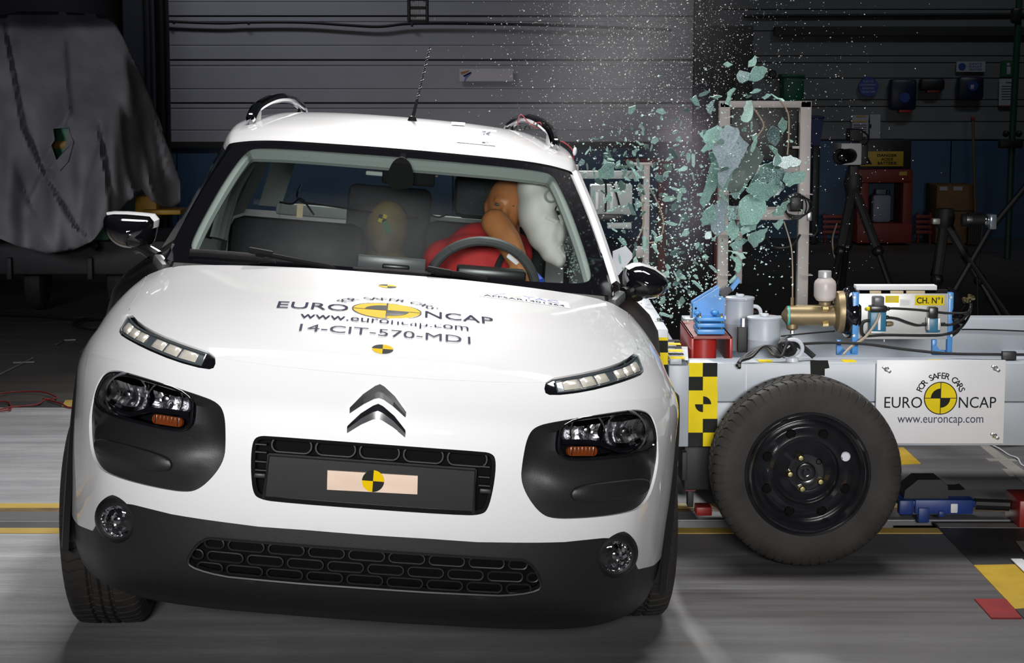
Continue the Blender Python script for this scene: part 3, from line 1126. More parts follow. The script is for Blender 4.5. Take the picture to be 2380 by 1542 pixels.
# ---- fog lamps in round recesses
for s in (1, -1):
    p, F = frame_at(s * 3.66, 2.75)
    fwd = (Vector((0, -1, 0)) * 0.8 + F.col[2].to_3d() * 0.2).normalized()
    xax = Vector((0, 0, 1)).cross(fwd).normalized()
    F = Matrix((xax, fwd.cross(xax), fwd)).transposed().to_4x4()
    M = Matrix.Translation(p + fwd * 0.012) @ F
    fog = cpart(MB().lathe([(0.0405, 0.004), (0.045, 0.007), (0.052, 0.002), (0.064, -0.022), (0.064, -0.05)], M, 36), 'fog_lamp', 'black_plastic')
    cpart(MB().lathe([(0.006, -0.022), (0.02, -0.018), (0.034, -0.006), (0.041, 0.004)], M, 18), 'reflector', 'chrome', fog, smooth=0.1)
    for q in range(8):
        an = q * math.pi / 4
        mb = MB().box(M @ Vector((0.024 * math.cos(an), 0.024 * math.sin(an), -0.008)), (0.012, 0.012, 0.006), M.to_3x3().to_4x4() @ Matrix.Rotation(an + 0.6, 4, 'Z') @ Matrix.Rotation(0.5, 4, 'X'))
        cpart(mb, 'facet', 'chrome', fog, smooth=None)
    cpart(MB().lathe([(0.0, 0.002), (0.01, -0.002), (0.012, -0.02)], M, 12), 'bulb_cap', 'chrome_dark', fog)
    cpart(MB().lathe([(0.0, 0.010), (0.02, 0.009), (0.035, 0.006), (0.0405, 0.003)], M, 32), 'lens', 'lamp_cover', fog)

# ---- double chevron badge
for dz in (0.0, -0.044):
    out_ = [(-0.070, 0.753), (-0.040, 0.786), (-0.012, 0.806), (0, 0.811), (0.012, 0.806), (0.040, 0.786), (0.070, 0.753)]
    inn = [(-0.069, 0.740), (-0.036, 0.764), (-0.012, 0.777), (0, 0.780), (0.012, 0.777), (0.036, 0.764), (0.069, 0.740)]
    mb = MB()
    vs, fs = [], []
    k_ = 1.0 if dz == 0 else 1.04
    for (xo, zo), (xi, zi) in zip(out_, inn):
        ext = -0.004 if dz else 0.0
        for (x, z, l) in ((xo, zo, 0.0), (xo, zo, 0.007), ((xo + xi) / 2, (zo + zi) / 2, 0.013), (xi, zi + ext, 0.007), (xi, zi + ext, 0.0)):
            vs.append(on_front(x * k_, z + dz, l))
    for i in range(6):
        for j in range(4):
            fs.append((i * 5 + j, (i + 1) * 5 + j, (i + 1) * 5 + j + 1, i * 5 + j + 1))
    fs += [(0, 1, 2, 3, 4), tuple(30 + j for j in (4, 3, 2, 1, 0))]
    mb.add(vs, fs)
    cpart(mb, 'badge_chevron', 'chrome_soft', None, smooth=0.3)
q_ = [loc(818, 985, 0.016), loc(908, 990, 0.016), loc(908, 1014, 0.016), loc(818, 1008, 0.016)]
cpart(MB().add([on_front(p.x, p.z, 0.0012) for p in q_], [(0, 1, 2, 3)]), 'tape_strip', 'paper', None, smooth=None)

# ---- print on the bonnet
hx = lambda px, py: BVH_B.ray_cast(CAR_I @ Vector((0, 0, CAMH)), CAR_I.to_3x3() @ ray_dir(px, py))[0]
LY, RYY = 0.498, 0.512                     # base line of the large letters


def hood_fn(x, y):
    return on_hood(x, y)


geos = [fit_text('EURO', -0.297, -0.105, 0.488, 0.565), fit_text('NCAP', 0.105, 0.292, 0.488, 0.565),
        fit_text('www.euroncap.com', -0.228, 0.222, 0.372, 0.43),
        arc_text('FOR SAFER CARS', 0.0, 0.545, 0.125, 152, 28, 0.048, 0.0)]
for g_ in geos:
    flat([g_], lambda x, y: on_hood(x, y, 0.0019), 'lettering', 'dark_print', bonnet)
flat([fit_text('14-CIT-570-MD1', -0.222, 0.226, 0.282, 0.338)], lambda x, y: on_hood(x, y, 0.0019), 'lettering', 'grey_print', bonnet)
dc = (0.0, 0.535)


def hood_disc(name, geos_, m):
    flat(geos_, lambda x, y: on_hood(dc[0] + x, dc[1] + y, 0.0008 if m == 'yellow_film' else 0.0015), name, m, bonnet)


hood_disc('logo_disc', [disc_geo(0, 0, r0, r0 + 0.0155, 0, 360) for r0 in np.arange(0, 0.092, 0.0155)], 'yellow_film')
hood_disc('logo_ring', [disc_geo(0, 0, 0.092, 0.0955), rect_geo(-0.0022, 0.0022, -0.093, 0.093, 1, 8), rect_geo(-0.093, 0.093, -0.0022, 0.0022, 8, 1)], 'black_print')
hood_disc('logo_quarter', [disc_geo(0, 0, 0.0, 0.03, 90, 180), disc_geo(0, 0, 0.03, 0.06, 90, 180), disc_geo(0, 0, 0.0, 0.03, 270, 360), disc_geo(0, 0, 0.03, 0.06, 270, 360)], 'black_print')
target_parts(lambda x, y: on_hood(x - 0.001, y + 0.196, 0.001), 0.0275, 'target_quarter', bonnet)
target_parts(lambda x, y: on_hood(x - 0.006, y + 0.893, 0.001), 0.0265, 'target_quarter', bonnet)
st = flat([rect_geo(0.262, 0.53, 0.865, 0.96, 8, 3)], lambda x, y: on_hood(x, y, 0.0008), 'sticker', 'paper', bonnet)
mat('print_blue', (0.10, 0.13, 0.50), 0.5)
mat('print_green', (0.25, 0.62, 0.10), 0.5)
flat([fit_text('/', 0.30, 0.345, 0.915, 0.955, 0.01)], lambda x, y: on_hood(x, y, 0.0015), 'lettering', 'print_blue', bonnet)
flat([fit_text('TAC', 0.395, 0.50, 0.915, 0.955, 0.01)], lambda x, y: on_hood(x, y, 0.0015), 'lettering', 'print_blue', bonnet)
flat([fit_text('U', 0.352, 0.388, 0.915, 0.955, 0.01)], lambda x, y: on_hood(x, y, 0.0015), 'lettering', 'print_green', bonnet)
flat([fit_text('AFFSAR1401364', 0.275, 0.515, 0.875, 0.902, 0.01)], lambda x, y: on_hood(x, y, 0.0015), 'lettering', 'grey_print', bonnet)
# ---- windscreen and roof
def net_between(base, top, rows, bulge):
    out = []
    for k in np.linspace(0, 1, rows):
        r_ = []
        for b, t in zip(base, top):
            b, t = np.array(b), np.array(t)
            p = b + (t - b) * k
            p = p + np.array((0, -0.35, 0.94)) * bulge * math.sin(math.pi * k)
            r_.append(tuple(p))
        out.append(r_)
    return out


WB = [(0, 1.115, 0.972), (0.25, 1.125, 0.970), (0.45, 1.155, 0.965), (0.60, 1.205, 0.960), (0.695, 1.275, 0.955)]
WT = [(0, 1.92, 1.333), (0.22, 1.925, 1.331), (0.40, 1.95, 1.326), (0.505, 1.985, 1.317), (0.583, 2.04, 1.303)]
WS = Surf(net_between(WB, WT, 5, 0.018))
CL = [(0, 0.045), (1.5, 0.05), (2.6, 0.06), (3.05, 0.07), (3.36, 0.10), (3.42, 0.2), (3.38, 0.4), (3.33, 0.62), (3.2, 0.84), (3.05, 0.915), (2.7, 0.93), (1.3, 0.925), (0, 0.92)]
CL = [(a, t * 4) for a, t in CL[1:-1]]
CLEAR = dens(chaikin(CL + mir(CL), 2), 0.3)
pts = [Vector(p) for p in CLEAR]
edges = [(i, (i + 1) % len(pts)) for i in range(len(pts))]
for a in np.arange(-4, 4.001, 0.2):
    for t in np.arange(0, 4.001, 0.2):
        pts.append(Vector((float(a), float(t))))
cv2, _, cf2, *_ = delaunay_2d_cdt(pts, edges, [], 0, 1e-4)
clear_l = [tuple(p) for p in CLEAR]
gl, fr = MB(), MB()
W3 = [Vector(WS(*p)) for p in cv2]
gl.v = [tuple(p) for p in W3]
fr.v = [tuple(p) for p in W3]
for fc in cf2:
    c = sum((cv2[i] for i in fc), Vector((0, 0))) / len(fc)
    (gl if inside(c, clear_l) else fr).f.append(tuple(fc))


def loose_clean(mb):
    used = sorted({i for f in mb.f for i in f})
    mp = {i: k for k, i in enumerate(used)}
    mb.v = [mb.v[i] for i in used]
    mb.f = [tuple(mp[i] for i in f) for f in mb.f]
    return mb


screen = cpart(loose_clean(gl), 'windscreen', 'windscreen_glass', fix=False)
cpart(loose_clean(fr), 'windscreen_border', 'black_gloss', screen, fix=False)

RT = [
    [(0, 1.915, 1.336), (0.22, 1.92, 1.334), (0.40, 1.945, 1.329), (0.505, 1.98, 1.320), (0.585, 2.035, 1.304), (0.603, 2.05, 1.292), (0.612, 2.06, 1.276)],
    [(0, 2.03, 1.364), (0.22, 2.035, 1.362), (0.40, 2.055, 1.355), (0.505, 2.085, 1.345), (0.59, 2.13, 1.328), (0.616, 2.15, 1.310), (0.628, 2.16, 1.285)],
    [(0, 2.2, 1.392), (0.22, 2.2, 1.390), (0.40, 2.215, 1.381), (0.505, 2.24, 1.369), (0.595, 2.27, 1.350), (0.624, 2.29, 1.328), (0.638, 2.3, 1.297)],
    [(0, 2.5, 1.416), (0.22, 2.5, 1.413), (0.40, 2.5, 1.403), (0.505, 2.51, 1.390), (0.595, 2.52, 1.368), (0.626, 2.52, 1.345), (0.642, 2.52, 1.305)],
    [(0, 2.9, 1.425), (0.22, 2.9, 1.422), (0.40, 2.9, 1.412), (0.505, 2.9, 1.398), (0.59, 2.9, 1.374), (0.62, 2.9, 1.35), (0.638, 2.9, 1.305)],
    [(0, 3.4, 1.410), (0.22, 3.4, 1.407), (0.40, 3.4, 1.396), (0.505, 3.4, 1.380), (0.575, 3.4, 1.355), (0.605, 3.4, 1.33), (0.622, 3.4, 1.285)],
    [(0, 3.85, 1.365), (0.22, 3.85, 1.362), (0.39, 3.84, 1.350), (0.49, 3.83, 1.335), (0.55, 3.82, 1.312), (0.58, 3.81, 1.29), (0.595, 3.8, 1.25)],
]
ROOF = Surf(RT)
_ra, _rt = np.linspace(-6, 6, 61), np.linspace(0, 6, 61)
roof = cpart(MB().grid(lambda a, t: Vector(ROOF(a, t)), _ra, _rt), 'roof', 'white_paint')
cpart(MB().grid(lambda a, t: Vector(ROOF(a, t)) - Vector((0, 0, 0.02)), np.linspace(-5, 5, 31), np.linspace(0.4, 5.8, 25)), 'headliner', 'headliner')
BVH_R = BVHTree.FromPolygons([Vector(ROOF(a, t)) for a in _ra for t in _rt], [(i * 61 + j, (i + 1) * 61 + j, (i + 1) * 61 + j + 1, i * 61 + j + 1) for i in range(60) for j in range(60)])


def on_roof(x, y, lift=0.002):
    h_, *_ = BVH_R.ray_cast(Vector((x, y, 2.5)), Vector((0, 0, -1)))
    return h_ + Vector((0, 0, lift)) if h_ else Vector((x, y, 1.4))


def roof_hit(px, py):
    return BVH_R.ray_cast(CAR_I @ Vector((0, 0, CAMH)), CAR_I.to_3x3() @ ray_dir(px, py))[0]


# ---- pillars at each side of the screen
for s in (1, -1):
    inner = [Vector(WS(s * 4, t)) for t in np.linspace(0, 4, 17)]
    outer = []
    for k, p in enumerate(inner):
        u = k / 16
        outer.append(p + Vector((s * (0.012 + 0.012 * u), 0.03 + 0.01 * u, -0.006 - 0.012 * u)))
    back = [p + Vector((s * 0.012, 0.06, -0.03)) for p in outer]
    mb = MB()
    vs = [q for a, b, c in zip(inner, outer, back) for q in (a + Vector((0, 0, -0.012)), a, a * 0.5 + b * 0.5 + Vector((s * 0.002, -0.003, 0.004)), b, c)]
    fs = [(i * 5 + j, (i + 1) * 5 + j, (i + 1) * 5 + j + 1, i * 5 + j + 1) for i in range(16) for j in range(4)]
    cpart(mb.add(vs, fs), 'windscreen_pillar', 'black_gloss')
    # foot of the pillar: grey plastic triangle at the bonnet corner
    p0 = inner[0]
    mb = MB().box(p0 + Vector((s * 0.018, 0.03, -0.014)), (0.034, 0.085, 0.036), (0.3, 0, s * -0.5), bev=0.012)
    cpart(mb, 'pillar_foot', 'screen_grey')
# white strip along the screen pillar on the struck side
edge = [Vector(WS(4, t)) for t in np.linspace(0.35, 4.0, 15)]
mb = MB()
vs, fs = [], []
for k, p in enumerate(edge):
    u = k / 14
    w = 0.030 + 0.004 * u
    for dx, dy, dz in ((0.012, 0.035, -0.01), (0.014 + w * 0.5, 0.035, 0.004), (0.014 + w, 0.05, -0.006), (0.02 + w, 0.09, -0.04)):
        vs.append(p + Vector((dx, dy, dz)))
fs = [(i * 4 + j, (i + 1) * 4 + j, (i + 1) * 4 + j + 1, i * 4 + j + 1) for i in range(14) for j in range(3)]
cpart(mb.add(vs, fs), 'pillar_strip', 'white_paint')
# scuttle panel under the wipers
cpart(MB().grid(lambda x, v: Vector((x, 1.115 + 0.30 * max(0, abs(x) - 0.3) ** 1.6 + 0.02 * v - 0.03, 0.962 - 0.03 * abs(x) ** 2 + 0.006 * v)), np.linspace(-0.66, 0.66, 30), np.linspace(-1, 2, 4)), 'scuttle', 'black_plastic')

# ---- wipers
for pts_, arm in (([(443, 594), (520, 599), (600, 606), (640, 611)], [(596, 602), (640, 610), (700, 622), (760, 634), (775, 640)]),
                  ([(820, 636), (900, 640), (1000, 647), (1062, 652), (1100, 656)], [(1010, 646), (1060, 650), (1090, 656), (1130, 664)])):
    def ws_hit(px, py, lift):
        for y in np.linspace(1.1, 1.6, 200):
            p = loc(px, py, y)
            u = WS(np.sign(p.x) * np.interp(abs(p.x), [0, .25, .45, .6, .695], [0, 1, 2, 3, 4]), 0.35)
            if p.y >= np.interp(abs(p.x), [0, .25, .45, .6, .695], [1.16, 1.17, 1.2, 1.245, 1.31]):
                return p + Vector((0, -lift, lift))
        return loc(px, py, 1.2)
    blade = [ws_hit(px, py, 0.006) for px, py in pts_]
    w = cpart(MB().tube(spline(blade, 6), 0.0085, 6), 'wiper', 'black_plastic')
    cpart(MB().tube(spline([p + Vector((0, -0.004, 0.010)) for p in blade[:3]], 6), 0.006, 6), 'blade_spine', 'rubber', w)
    ap = [ws_hit(px, py, 0.02) for px, py in arm]
    cpart(MB().tube(spline(ap, 5), [0.011] * 3 + [0.008] * (len(spline(ap, 5)) - 3), 6), 'wiper_arm', 'matt_black', w)
    c = ap[0]
    cpart(MB().box(c + Vector((0.012, 0, 0.004)), (0.075, 0.022, 0.018), (0, 0.10, 0), bev=0.005), 'arm_clip', 'matt_black', w)

# ---- door mirrors
for s in (1, -1):
    if s < 0:
        c = Vector((-0.845, 1.42, 1.03))
        ctr = (loc(238, 505, 1.40) + loc(362, 570, 1.40)) / 2
        hw, hh = 0.085, 0.056
    else:
        ctr = (loc(1448, 612, 1.40) + loc(1556, 700, 1.40)) / 2
        hw, hh = 0.075, 0.056
    mroot = None
    # outline of the housing in front view (x outwards, z up)
    base = [(-1.0, 0.72), (-0.8, 0.98), (0.0, 1.0), (0.78, 0.92), (1.0, 0.66), (0.98, 0.1), (0.78, -0.5), (0.35, -0.95), (-0.25, -1.0), (-0.78, -0.85), (-0.97, -0.3)]
    if s > 0:
        base = [(-1.0, 0.45), (-0.8, 0.85), (-0.3, 1.0), (0.3, 0.8), (0.8, 0.4), (1.0, 0.0), (0.9, -0.5), (0.55, -0.9), (0.0, -1.0), (-0.6, -0.9), (-0.95, -0.4)]
    ol = [tuple(q) for q in chaikin(base, 2)]
    mb = MB()
    vs, fs = [], []
    n_ = len(ol)
    prof = [(0.12, -0.075), (0.45, -0.068), (0.75, -0.048), (0.93, -0.02), (1.0, 0.015), (0.98, 0.05), (0.9, 0.07)]
    for q, dy in prof:
        for x, z in ol:
            vs.append(ctr + Vector((s * x * hw * q, dy, z * hh * q)))
    for i in range(len(prof) - 1):
        for j in range(n_):
            fs.append((i * n_ + j, i * n_ + (j + 1) % n_, (i + 1) * n_ + (j + 1) % n_, (i + 1) * n_ + j))
    fs.append(tuple(range(n_)))
    fs.append(tuple((len(prof) - 1) * n_ + j for j in range(n_)))
    mroot = cpart(mb.add(vs, fs), 'door_mirror', 'black_gloss', smooth=0.9)
    # painted cap over the top edge
    mb = MB()
    vs, fs = [], []
    top = [(-0.99, 0.30), (-1.0, 0.7), (-0.82, 0.985), (-0.4, 1.0), (0.1, 1.0), (0.6, 0.95), (0.85, 0.87)] if s < 0 else [(-0.9, 0.7), (-0.6, 0.93), (-0.3, 1.0), (0.0, 0.92), (0.3, 0.8), (0.8, 0.4)]
    for x, z in top:
        for q, dy in ((0.93, -0.028), (1.03, 0.0), (1.04, 0.03), (1.0, 0.06)):
            vs.append(ctr + Vector((s * x * hw * q, dy, z * hh * q + (0.002 if s < 0 else 0.001))))
    fs = [(i * 4 + j, (i + 1) * 4 + j, (i + 1) * 4 + j + 1, i * 4 + j + 1) for i in range(len(top) - 1) for j in range(3)]
    cpart(mb.add(vs, fs), 'mirror_cap', 'white_paint', mroot)
    foot = loc(365, 598, 1.36) if s < 0 else Vector((0.74, 1.36, 0.955))
    mb = MB().tube(spline([ctr + Vector((-s * 0.3 * hw, 0.0, -0.85 * hh)), ctr * 0.5 + foot * 0.5 + Vector((0, 0, -0.012)), foot], 5), [0.022, 0.021, 0.02, 0.02, 0.019, 0.019, 0.019, 0.02, 0.021, 0.022, 0.022], 10)
    cpart(mb, 'mirror_arm', 'black_plastic_smooth', mroot)
    cpart(MB().prism([(x * hw * 0.88, z * hh * 0.88) for x, z in ol], Matrix.Translation(ctr + Vector((0, 0.071, 0))) @ Matrix(((s, 0, 0, 0), (0, 0, 1, 0), (0, 1, 0, 0), (0, 0, 0, 1))), 0.003), 'mirror_glass', 'chrome', mroot)

# ---- roof rails
for s in (1, -1):
    x0 = 0.553
    path = spline([(s * 0.552, 2.30, 1.374), (s * 0.549, 2.33, 1.398), (s * 0.537, 2.44, 1.430), (s * 0.502, 2.75, 1.458), (s * 0.463, 3.1, 1.455), (s * 0.435, 3.42, 1.420), (s * 0.430, 3.5, 1.38)], 8)
    rl = cpart(MB().tube(path, [0.012 + 0.008 * min(1, i / 6) if i < 6 else 0.019 for i in range(len(path))], 10), 'roof_rail', 'chrome')
    for y, z in ((2.40, 1.365), (3.44, 1.36)):
        cpart(MB().box((s * (0.540 if y < 3 else 0.435), y, z + 0.02), (0.034, 0.06, 0.075), bev=0.01), 'rail_foot', 'black_plastic_smooth' if y > 3 else 'aluminium', rl)
# ---- aerial
pb = roof_hit(958, 281) or Vector((0.026, 2.8, 1.42))
pt = loc(999, 110, pb.y + 0.12)
an = cpart(MB().lathe([(0.0, 0.02), (0.012, 0.016), (0.018, 0.0), (0.022, -0.01)], Matrix.Translation(pb), 14), 'aerial', 'black_plastic_smooth')
mid = pb.lerp(pt, 0.28)
cpart(MB().tube([pb, mid], [0.007, 0.0055], 8), 'aerial_foot', 'black_plastic_smooth', an)
cpart(MB().tube([mid, pt], [0.0042, 0.0032], 8), 'aerial_rod', 'cable_black', an)
hel = []
for i in range(160):
    u = i / 159
    c = mid.lerp(pt, u)
    hel.append(c + Vector((0.0045 * math.cos(u * 130), 0.0045 * math.sin(u * 130), 0)))
cpart(MB().tube(hel, 0.0012, 4), 'aerial_coil', 'steel', an)

# ---- stickers on the roof
def roof_quad(px_pts, name, m, lift=0.003, parent=None):
    P = [roof_hit(*p) for p in px_pts]
    P = [p + Vector((0, 0, lift)) for p in P if p]
    return cpart(MB().add(P, [tuple(range(len(P)))]), name, m, parent or roof, smooth=None, fix=False) if len(P) > 2 else None


roof_quad([(1062, 298), (1154, 305), (1151, 341), (1061, 332)], 'paper_label', 'sign_white')
roof_quad([(1050, 285), (1081, 287), (1080, 294), (1049, 292)], 'paper_label', 'paper')
A_, B_, C_, D_ = [roof_hit(*p) for p in ((1120, 306), (1142, 308), (1140, 340), (1119, 338))]
if all((A_, B_, C_, D_)):
    def lab(x, y):
        p = A_.lerp(B_, y).lerp(D_.lerp(C_, y), x)
        return p + Vector((0, 0, 0.005))
    flat([fit_text('AFF', 0.05, 0.9, 0.1, 0.55)], lambda x, y: lab(x, 1 - y), 'lettering', 'grey_print', roof)
    flat([fit_text('1401', 0.05, 0.9, 0.6, 0.95)], lambda x, y: lab(x, 1 - y), 'lettering', 'grey_print', roof)
# red wires taped to the right hand rail
wp = [(1205, 290), (1208, 270), (1225, 285), (1262, 305)]
wire = cpart(MB().tube(spline([loc(px, py, 2.75) for px, py in [(1203, 295), (1206, 272), (1214, 268), (1228, 285), (1250, 300)]], 6), 0.0025, 5), 'trigger_wire', 'cable_red')
cpart(MB().tube(spline([loc(px, py, 2.42) for px, py in [(1288, 324), (1312, 332), (1330, 348), (1333, 365), (1330, 378)]], 6), 0.0025, 5), 'trigger_wire', 'cable_red')
cpart(MB().tube(spline([loc(px, py, 2.75) for px, py in [(1196, 302), (1205, 292), (1215, 302), (1225, 292), (1232, 300)]], 6), 0.003, 5), 'trigger_wire', 'cable_black')
cpart(MB().ball(loc(1336, 352, 2.42), (0.008, 0.012, 0.016), 10, 8), 'wire_clip', 'paper')

# ---- sides: doors, sills, rear body (mostly turned away from the lens)
def xside(z):
    return float(np.interp(z, [0.2, 0.3, 0.45, 0.6, 0.75, 0.86, 0.93, 0.96], [0.79, 0.84, 0.866, 0.872, 0.866, 0.845, 0.80, 0.755]))


def crush(s, y, z):
    return 0.10 * math.exp(-((y - 2.1) / 0.55) ** 2) * math.exp(-((z - 0.55) / 0.35) ** 2) if s > 0 else 0.0


def side_pt(s, y, z):
    t = 1 - 0.10 * max(0, (y - 3.0) / 1.15) ** 2
    dy = 0.0
    return Vector((s * (xside(z) * t - crush(s, y, z)), y, z))


zs = np.linspace(0.22, 0.96, 16)
for s in (1, -1):
    for y0, y1, nm in ((1.215, 2.27, 'front_door'), (2.285, 3.05, 'rear_door')):
        d = cpart(MB().grid(lambda y, z: side_pt(s, y, z), np.linspace(y0, y1, 14), zs), nm, 'white_paint')
        cpart(MB().grid(lambda y, z: side_pt(s, y, z) + Vector((s * 0.012, 0, 0)), np.linspace(y0 + 0.12, y1 - 0.06, 10), np.linspace(0.5, 0.74, 6)), 'air_bumper', 'black_plastic', d)
        cpart(MB().box(side_pt(s, y1 - 0.12, 0.83) + Vector((s * 0.012, 0, 0)), (0.02, 0.14, 0.022), bev=0.006), 'door_handle', 'white_paint', d)
    ax_y = 0.83 + 2.595
    def rear_pt(y, u):
        zlow = 0.25
        dd = abs(y - ax_y)
        if dd < 0.36:
            zlow = 0.318 + math.sqrt(0.36 ** 2 - dd ** 2)
        return side_pt(s, y, zlow + (0.96 - zlow) * u)
    cpart(MB().grid(rear_pt, np.linspace(3.06, 4.05, 34), np.linspace(0, 1, 12)), 'rear_wing', 'white_paint')
    cpart(MB().grid(lambda y, v: side_pt(s, y, 0.2) + Vector((s * (0.03 if v > 0.5 else 0), 0, -0.03 + 0.07 * v)), np.linspace(1.2, 3.06, 12), [0, 0.5, 1]), 'sill', 'black_plastic')
    # window frames and quarter pillars
    def cant(y):
        a, t = s * 6, np.interp(y, [2.06, 2.16, 2.3, 2.52, 2.9, 3.4, 3.8], [0, 1, 2, 3, 4, 5, 6])
        return Vector(ROOF(a, t))
    for y_b, y_t, wd in ((2.28, 2.45, 0.10), (3.05, 3.12, 0.09), (3.75, 3.6, 0.28)):
        mb = MB().grid(lambda k, w: side_pt(s, y_b + w, 0.96).lerp(cant(y_t + w) + Vector((0, 0, -0.01)), k), np.linspace(0, 1, 8), [-wd / 2, wd / 2])
        cpart(mb, 'body_pillar', 'black_gloss')
        mb = MB().grid(lambda k, w: side_pt(s, y_b + w, 0.94).lerp(cant(y_t + w), k) + Vector((-s * 0.05, 0, -0.012)), np.linspace(0, 1, 8), [-wd / 2 - 0.02, 0, wd / 2 + 0.02])
        cpart(mb, 'pillar_trim', 'trim_grey')
    if s < 0:
        pane = MB().grid(lambda y, k: side_pt(s, y, 0.96).lerp(cant(max(2.08, min(3.78, 1.95 + (y - 1.5) * 0.85 + 0.05))), k) if True else None, np.linspace(1.62, 3.7, 14), np.linspace(0, 1, 6))
        cpart(pane, 'side_window', 'windscreen_glass')
# rear end
tg = cpart(MB().grid(lambda x, v: Vector((x * (0.80 - 0.05 * v), 4.05 + 0.09 * math.sin(math.pi * v) - 0.12 * max(0, v - 0.8) * 5 * 0.2 - 0.06 * x * x, 0.42 + 0.52 * v)), np.linspace(-1, 1, 12), np.linspace(0, 1, 8)), 'tailgate', 'white_paint')
cpart(MB().grid(lambda x, v: Vector((x * 0.80, 4.06 + 0.06 * math.sin(math.pi * v) - 0.1 * x * x, 0.22 + 0.22 * v)), np.linspace(-1, 1, 12), np.linspace(0, 1, 5)), 'rear_bumper', 'black_plastic')
cpart(MB().grid(lambda x, v: Vector((x * (0.66 - 0.12 * v), 4.02 - 0.20 * v, 0.96 + 0.36 * v)), np.linspace(-1, 1, 10), [0, 1]), 'rear_window', 'windscreen_glass')
for s in (1, -1):
    cpart(MB().grid(lambda x, v: Vector((s * (0.53 + 0.10 * x - 0.10 * v), 3.985 - 0.20 * v, 0.96 + 0.36 * v)), [0, 1], np.linspace(0, 1, 6)), 'rear_pillar_trim', 'trim_grey')
cpart(MB().box((0, 3.97, 0.955), (1.1, 0.05, 0.05), bev=0.01), 'rear_sill_trim', 'trim_grey')
cpart(MB().box((0, 2.5, 0.235), (1.5, 2.6, 0.03)), 'floor_pan', 'dark_cavity')
cpart(MB().box((0, 0.78, 0.42), (1.15, 0.9, 0.3), bev=0.03), 'engine_bay', 'dark_cavity')
cpart(MB().box((0, 1.15, 0.58), (1.35, 0.06, 0.7)), 'bulkhead', 'dark_cavity')

# ---- arch mouldings
for s in (1, -1):
    for y0 in (0.83, 0.83 + 2.595):
        mb = MB()
        vs, fs = [], []
        angs = np.linspace(R(-12), R(192), 40)
        for a in angs:
            for rr, xx in ((0.352, 0.80), (0.352, 0.868), (0.372, 0.872), (0.405, 0.868), (0.42, 0.85)):
                front = 0.035 * max(0, math.cos(a)) if y0 < 1 else 0
                y = y0 - rr * math.cos(a)
                fr_ = 0.045 * max(0.0, (0.83 - y) / 0.4) if y0 < 1 else 0.0
                vs.append((s * (xx - fr_), y, 0.318 + rr * math.sin(a)))
        fs = [(i * 5 + j, (i + 1) * 5 + j, (i + 1) * 5 + j + 1, i * 5 + j + 1) for i in range(39) for j in range(4)]
        cpart(mb.add(vs, fs), 'arch_moulding', 'black_plastic')
        cpart(MB().grid(lambda a, x: Vector((s * x, y0 - 0.35 * math.cos(a), 0.318 + 0.35 * math.sin(a))), np.linspace(R(0), R(180), 20), [0.52, 0.82]), 'arch_liner', 'dark_cavity')


# ---- wheels
def tyre_mesh(Rt, w, rin, nseg=72, blocks=60, dusty=False, grooves=(-0.3, 0.0, 0.3)):
    """tyre about the local x axis, with ribs and cross cuts in the tread"""
    prof = []
    hw = w / 2
    side = [(rin, -hw * 0.78), (rin + 0.012, -hw * 0.92), ((rin + Rt) / 2, -hw * 1.06), (Rt - 0.035, -hw * 1.02), (Rt - 0.016, -hw * 0.95), (Rt - 0.006, -hw * 0.86)]
    tread = []
    xs = np.linspace(-0.80, 0.80, 33)
    for x in xs:
        g = min(abs(x - q) for q in grooves)
        dep = 0.009 if g < 0.05 else 0.0
        tread.append((Rt - 0.005 * x * x - dep, hw * x, x))
    prof = [(r_, x, 9 if i > 2 else 99) for i, (r_, x) in enumerate(side)] + tread + [(r_, -x, 9 if i > 2 else 99) for i, (r_, x) in reversed(list(enumerate(side)))]
    mb = MB()
    vs, fs = [], []
    m_ = len(prof)
    angs = []
    for b in range(blocks):
        a0 = 2 * math.pi * b / blocks
        st = 2 * math.pi / blocks
        angs += [(a0, 1), (a0 + st * 0.13, 1), (a0 + st * 0.18, 0), (a0 + st * 0.6, 0), (a0 + st * 0.95, 0)]
    for a, cut in angs:
        for r_, x, kx in prof:
            if kx == 99:
                d, sh = 0, 0
            elif kx == 9:
                d, sh = (0.004 if r_ > Rt - 0.03 else 0.0015) * cut, 0
            else:
                d, sh = (0.005 * cut if abs(kx) > 0.32 else 0.003 * cut), 0.035 * math.sin(kx * 4)
            rr = r_ - d
            vs.append((x, rr * math.cos(a + sh), rr * math.sin(a + sh)))
    n_ = len(angs)
    for i in range(n_):
        j = (i + 1) % n_
        for k in range(m_ - 1):
            fs.append((i * m_ + k, j * m_ + k, j * m_ + k + 1, i * m_ + k + 1))
    return mb.add(vs, fs)


tyre_me = tyre_mesh(0.318, 0.205, 0.215).mesh('tyre', 0.5)
tyre_me.materials.append(MATS['rubber_dusty'])
rim_mb = MB().lathe([(0.03, 0.06), (0.06, 0.062), (0.09, 0.045), (0.19, 0.055), (0.205, 0.085), (0.217, 0.088), (0.213, 0.07), (0.205, -0.07), (0.215, -0.085)], Matrix.Rotation(R(90), 4, 'Y'), 40)
rim_me = rim_mb.mesh('rim', 0.5)
rim_me.materials.append(MATS['chrome_dark'])
for s in (1, -1):
    for y in (0.0, 2.595):
        o = bpy.data.objects.new('wheel', tyre_me)
        COL.objects.link(o)
        o.parent = car
        o.location = (s * 0.752, y, 0.3175)
        rm = bpy.data.objects.new('rim', rim_me)
        COL.objects.link(rm)
        rm.parent = o
        rm.rotation_euler = (0, 0, 0 if s > 0 else math.pi)

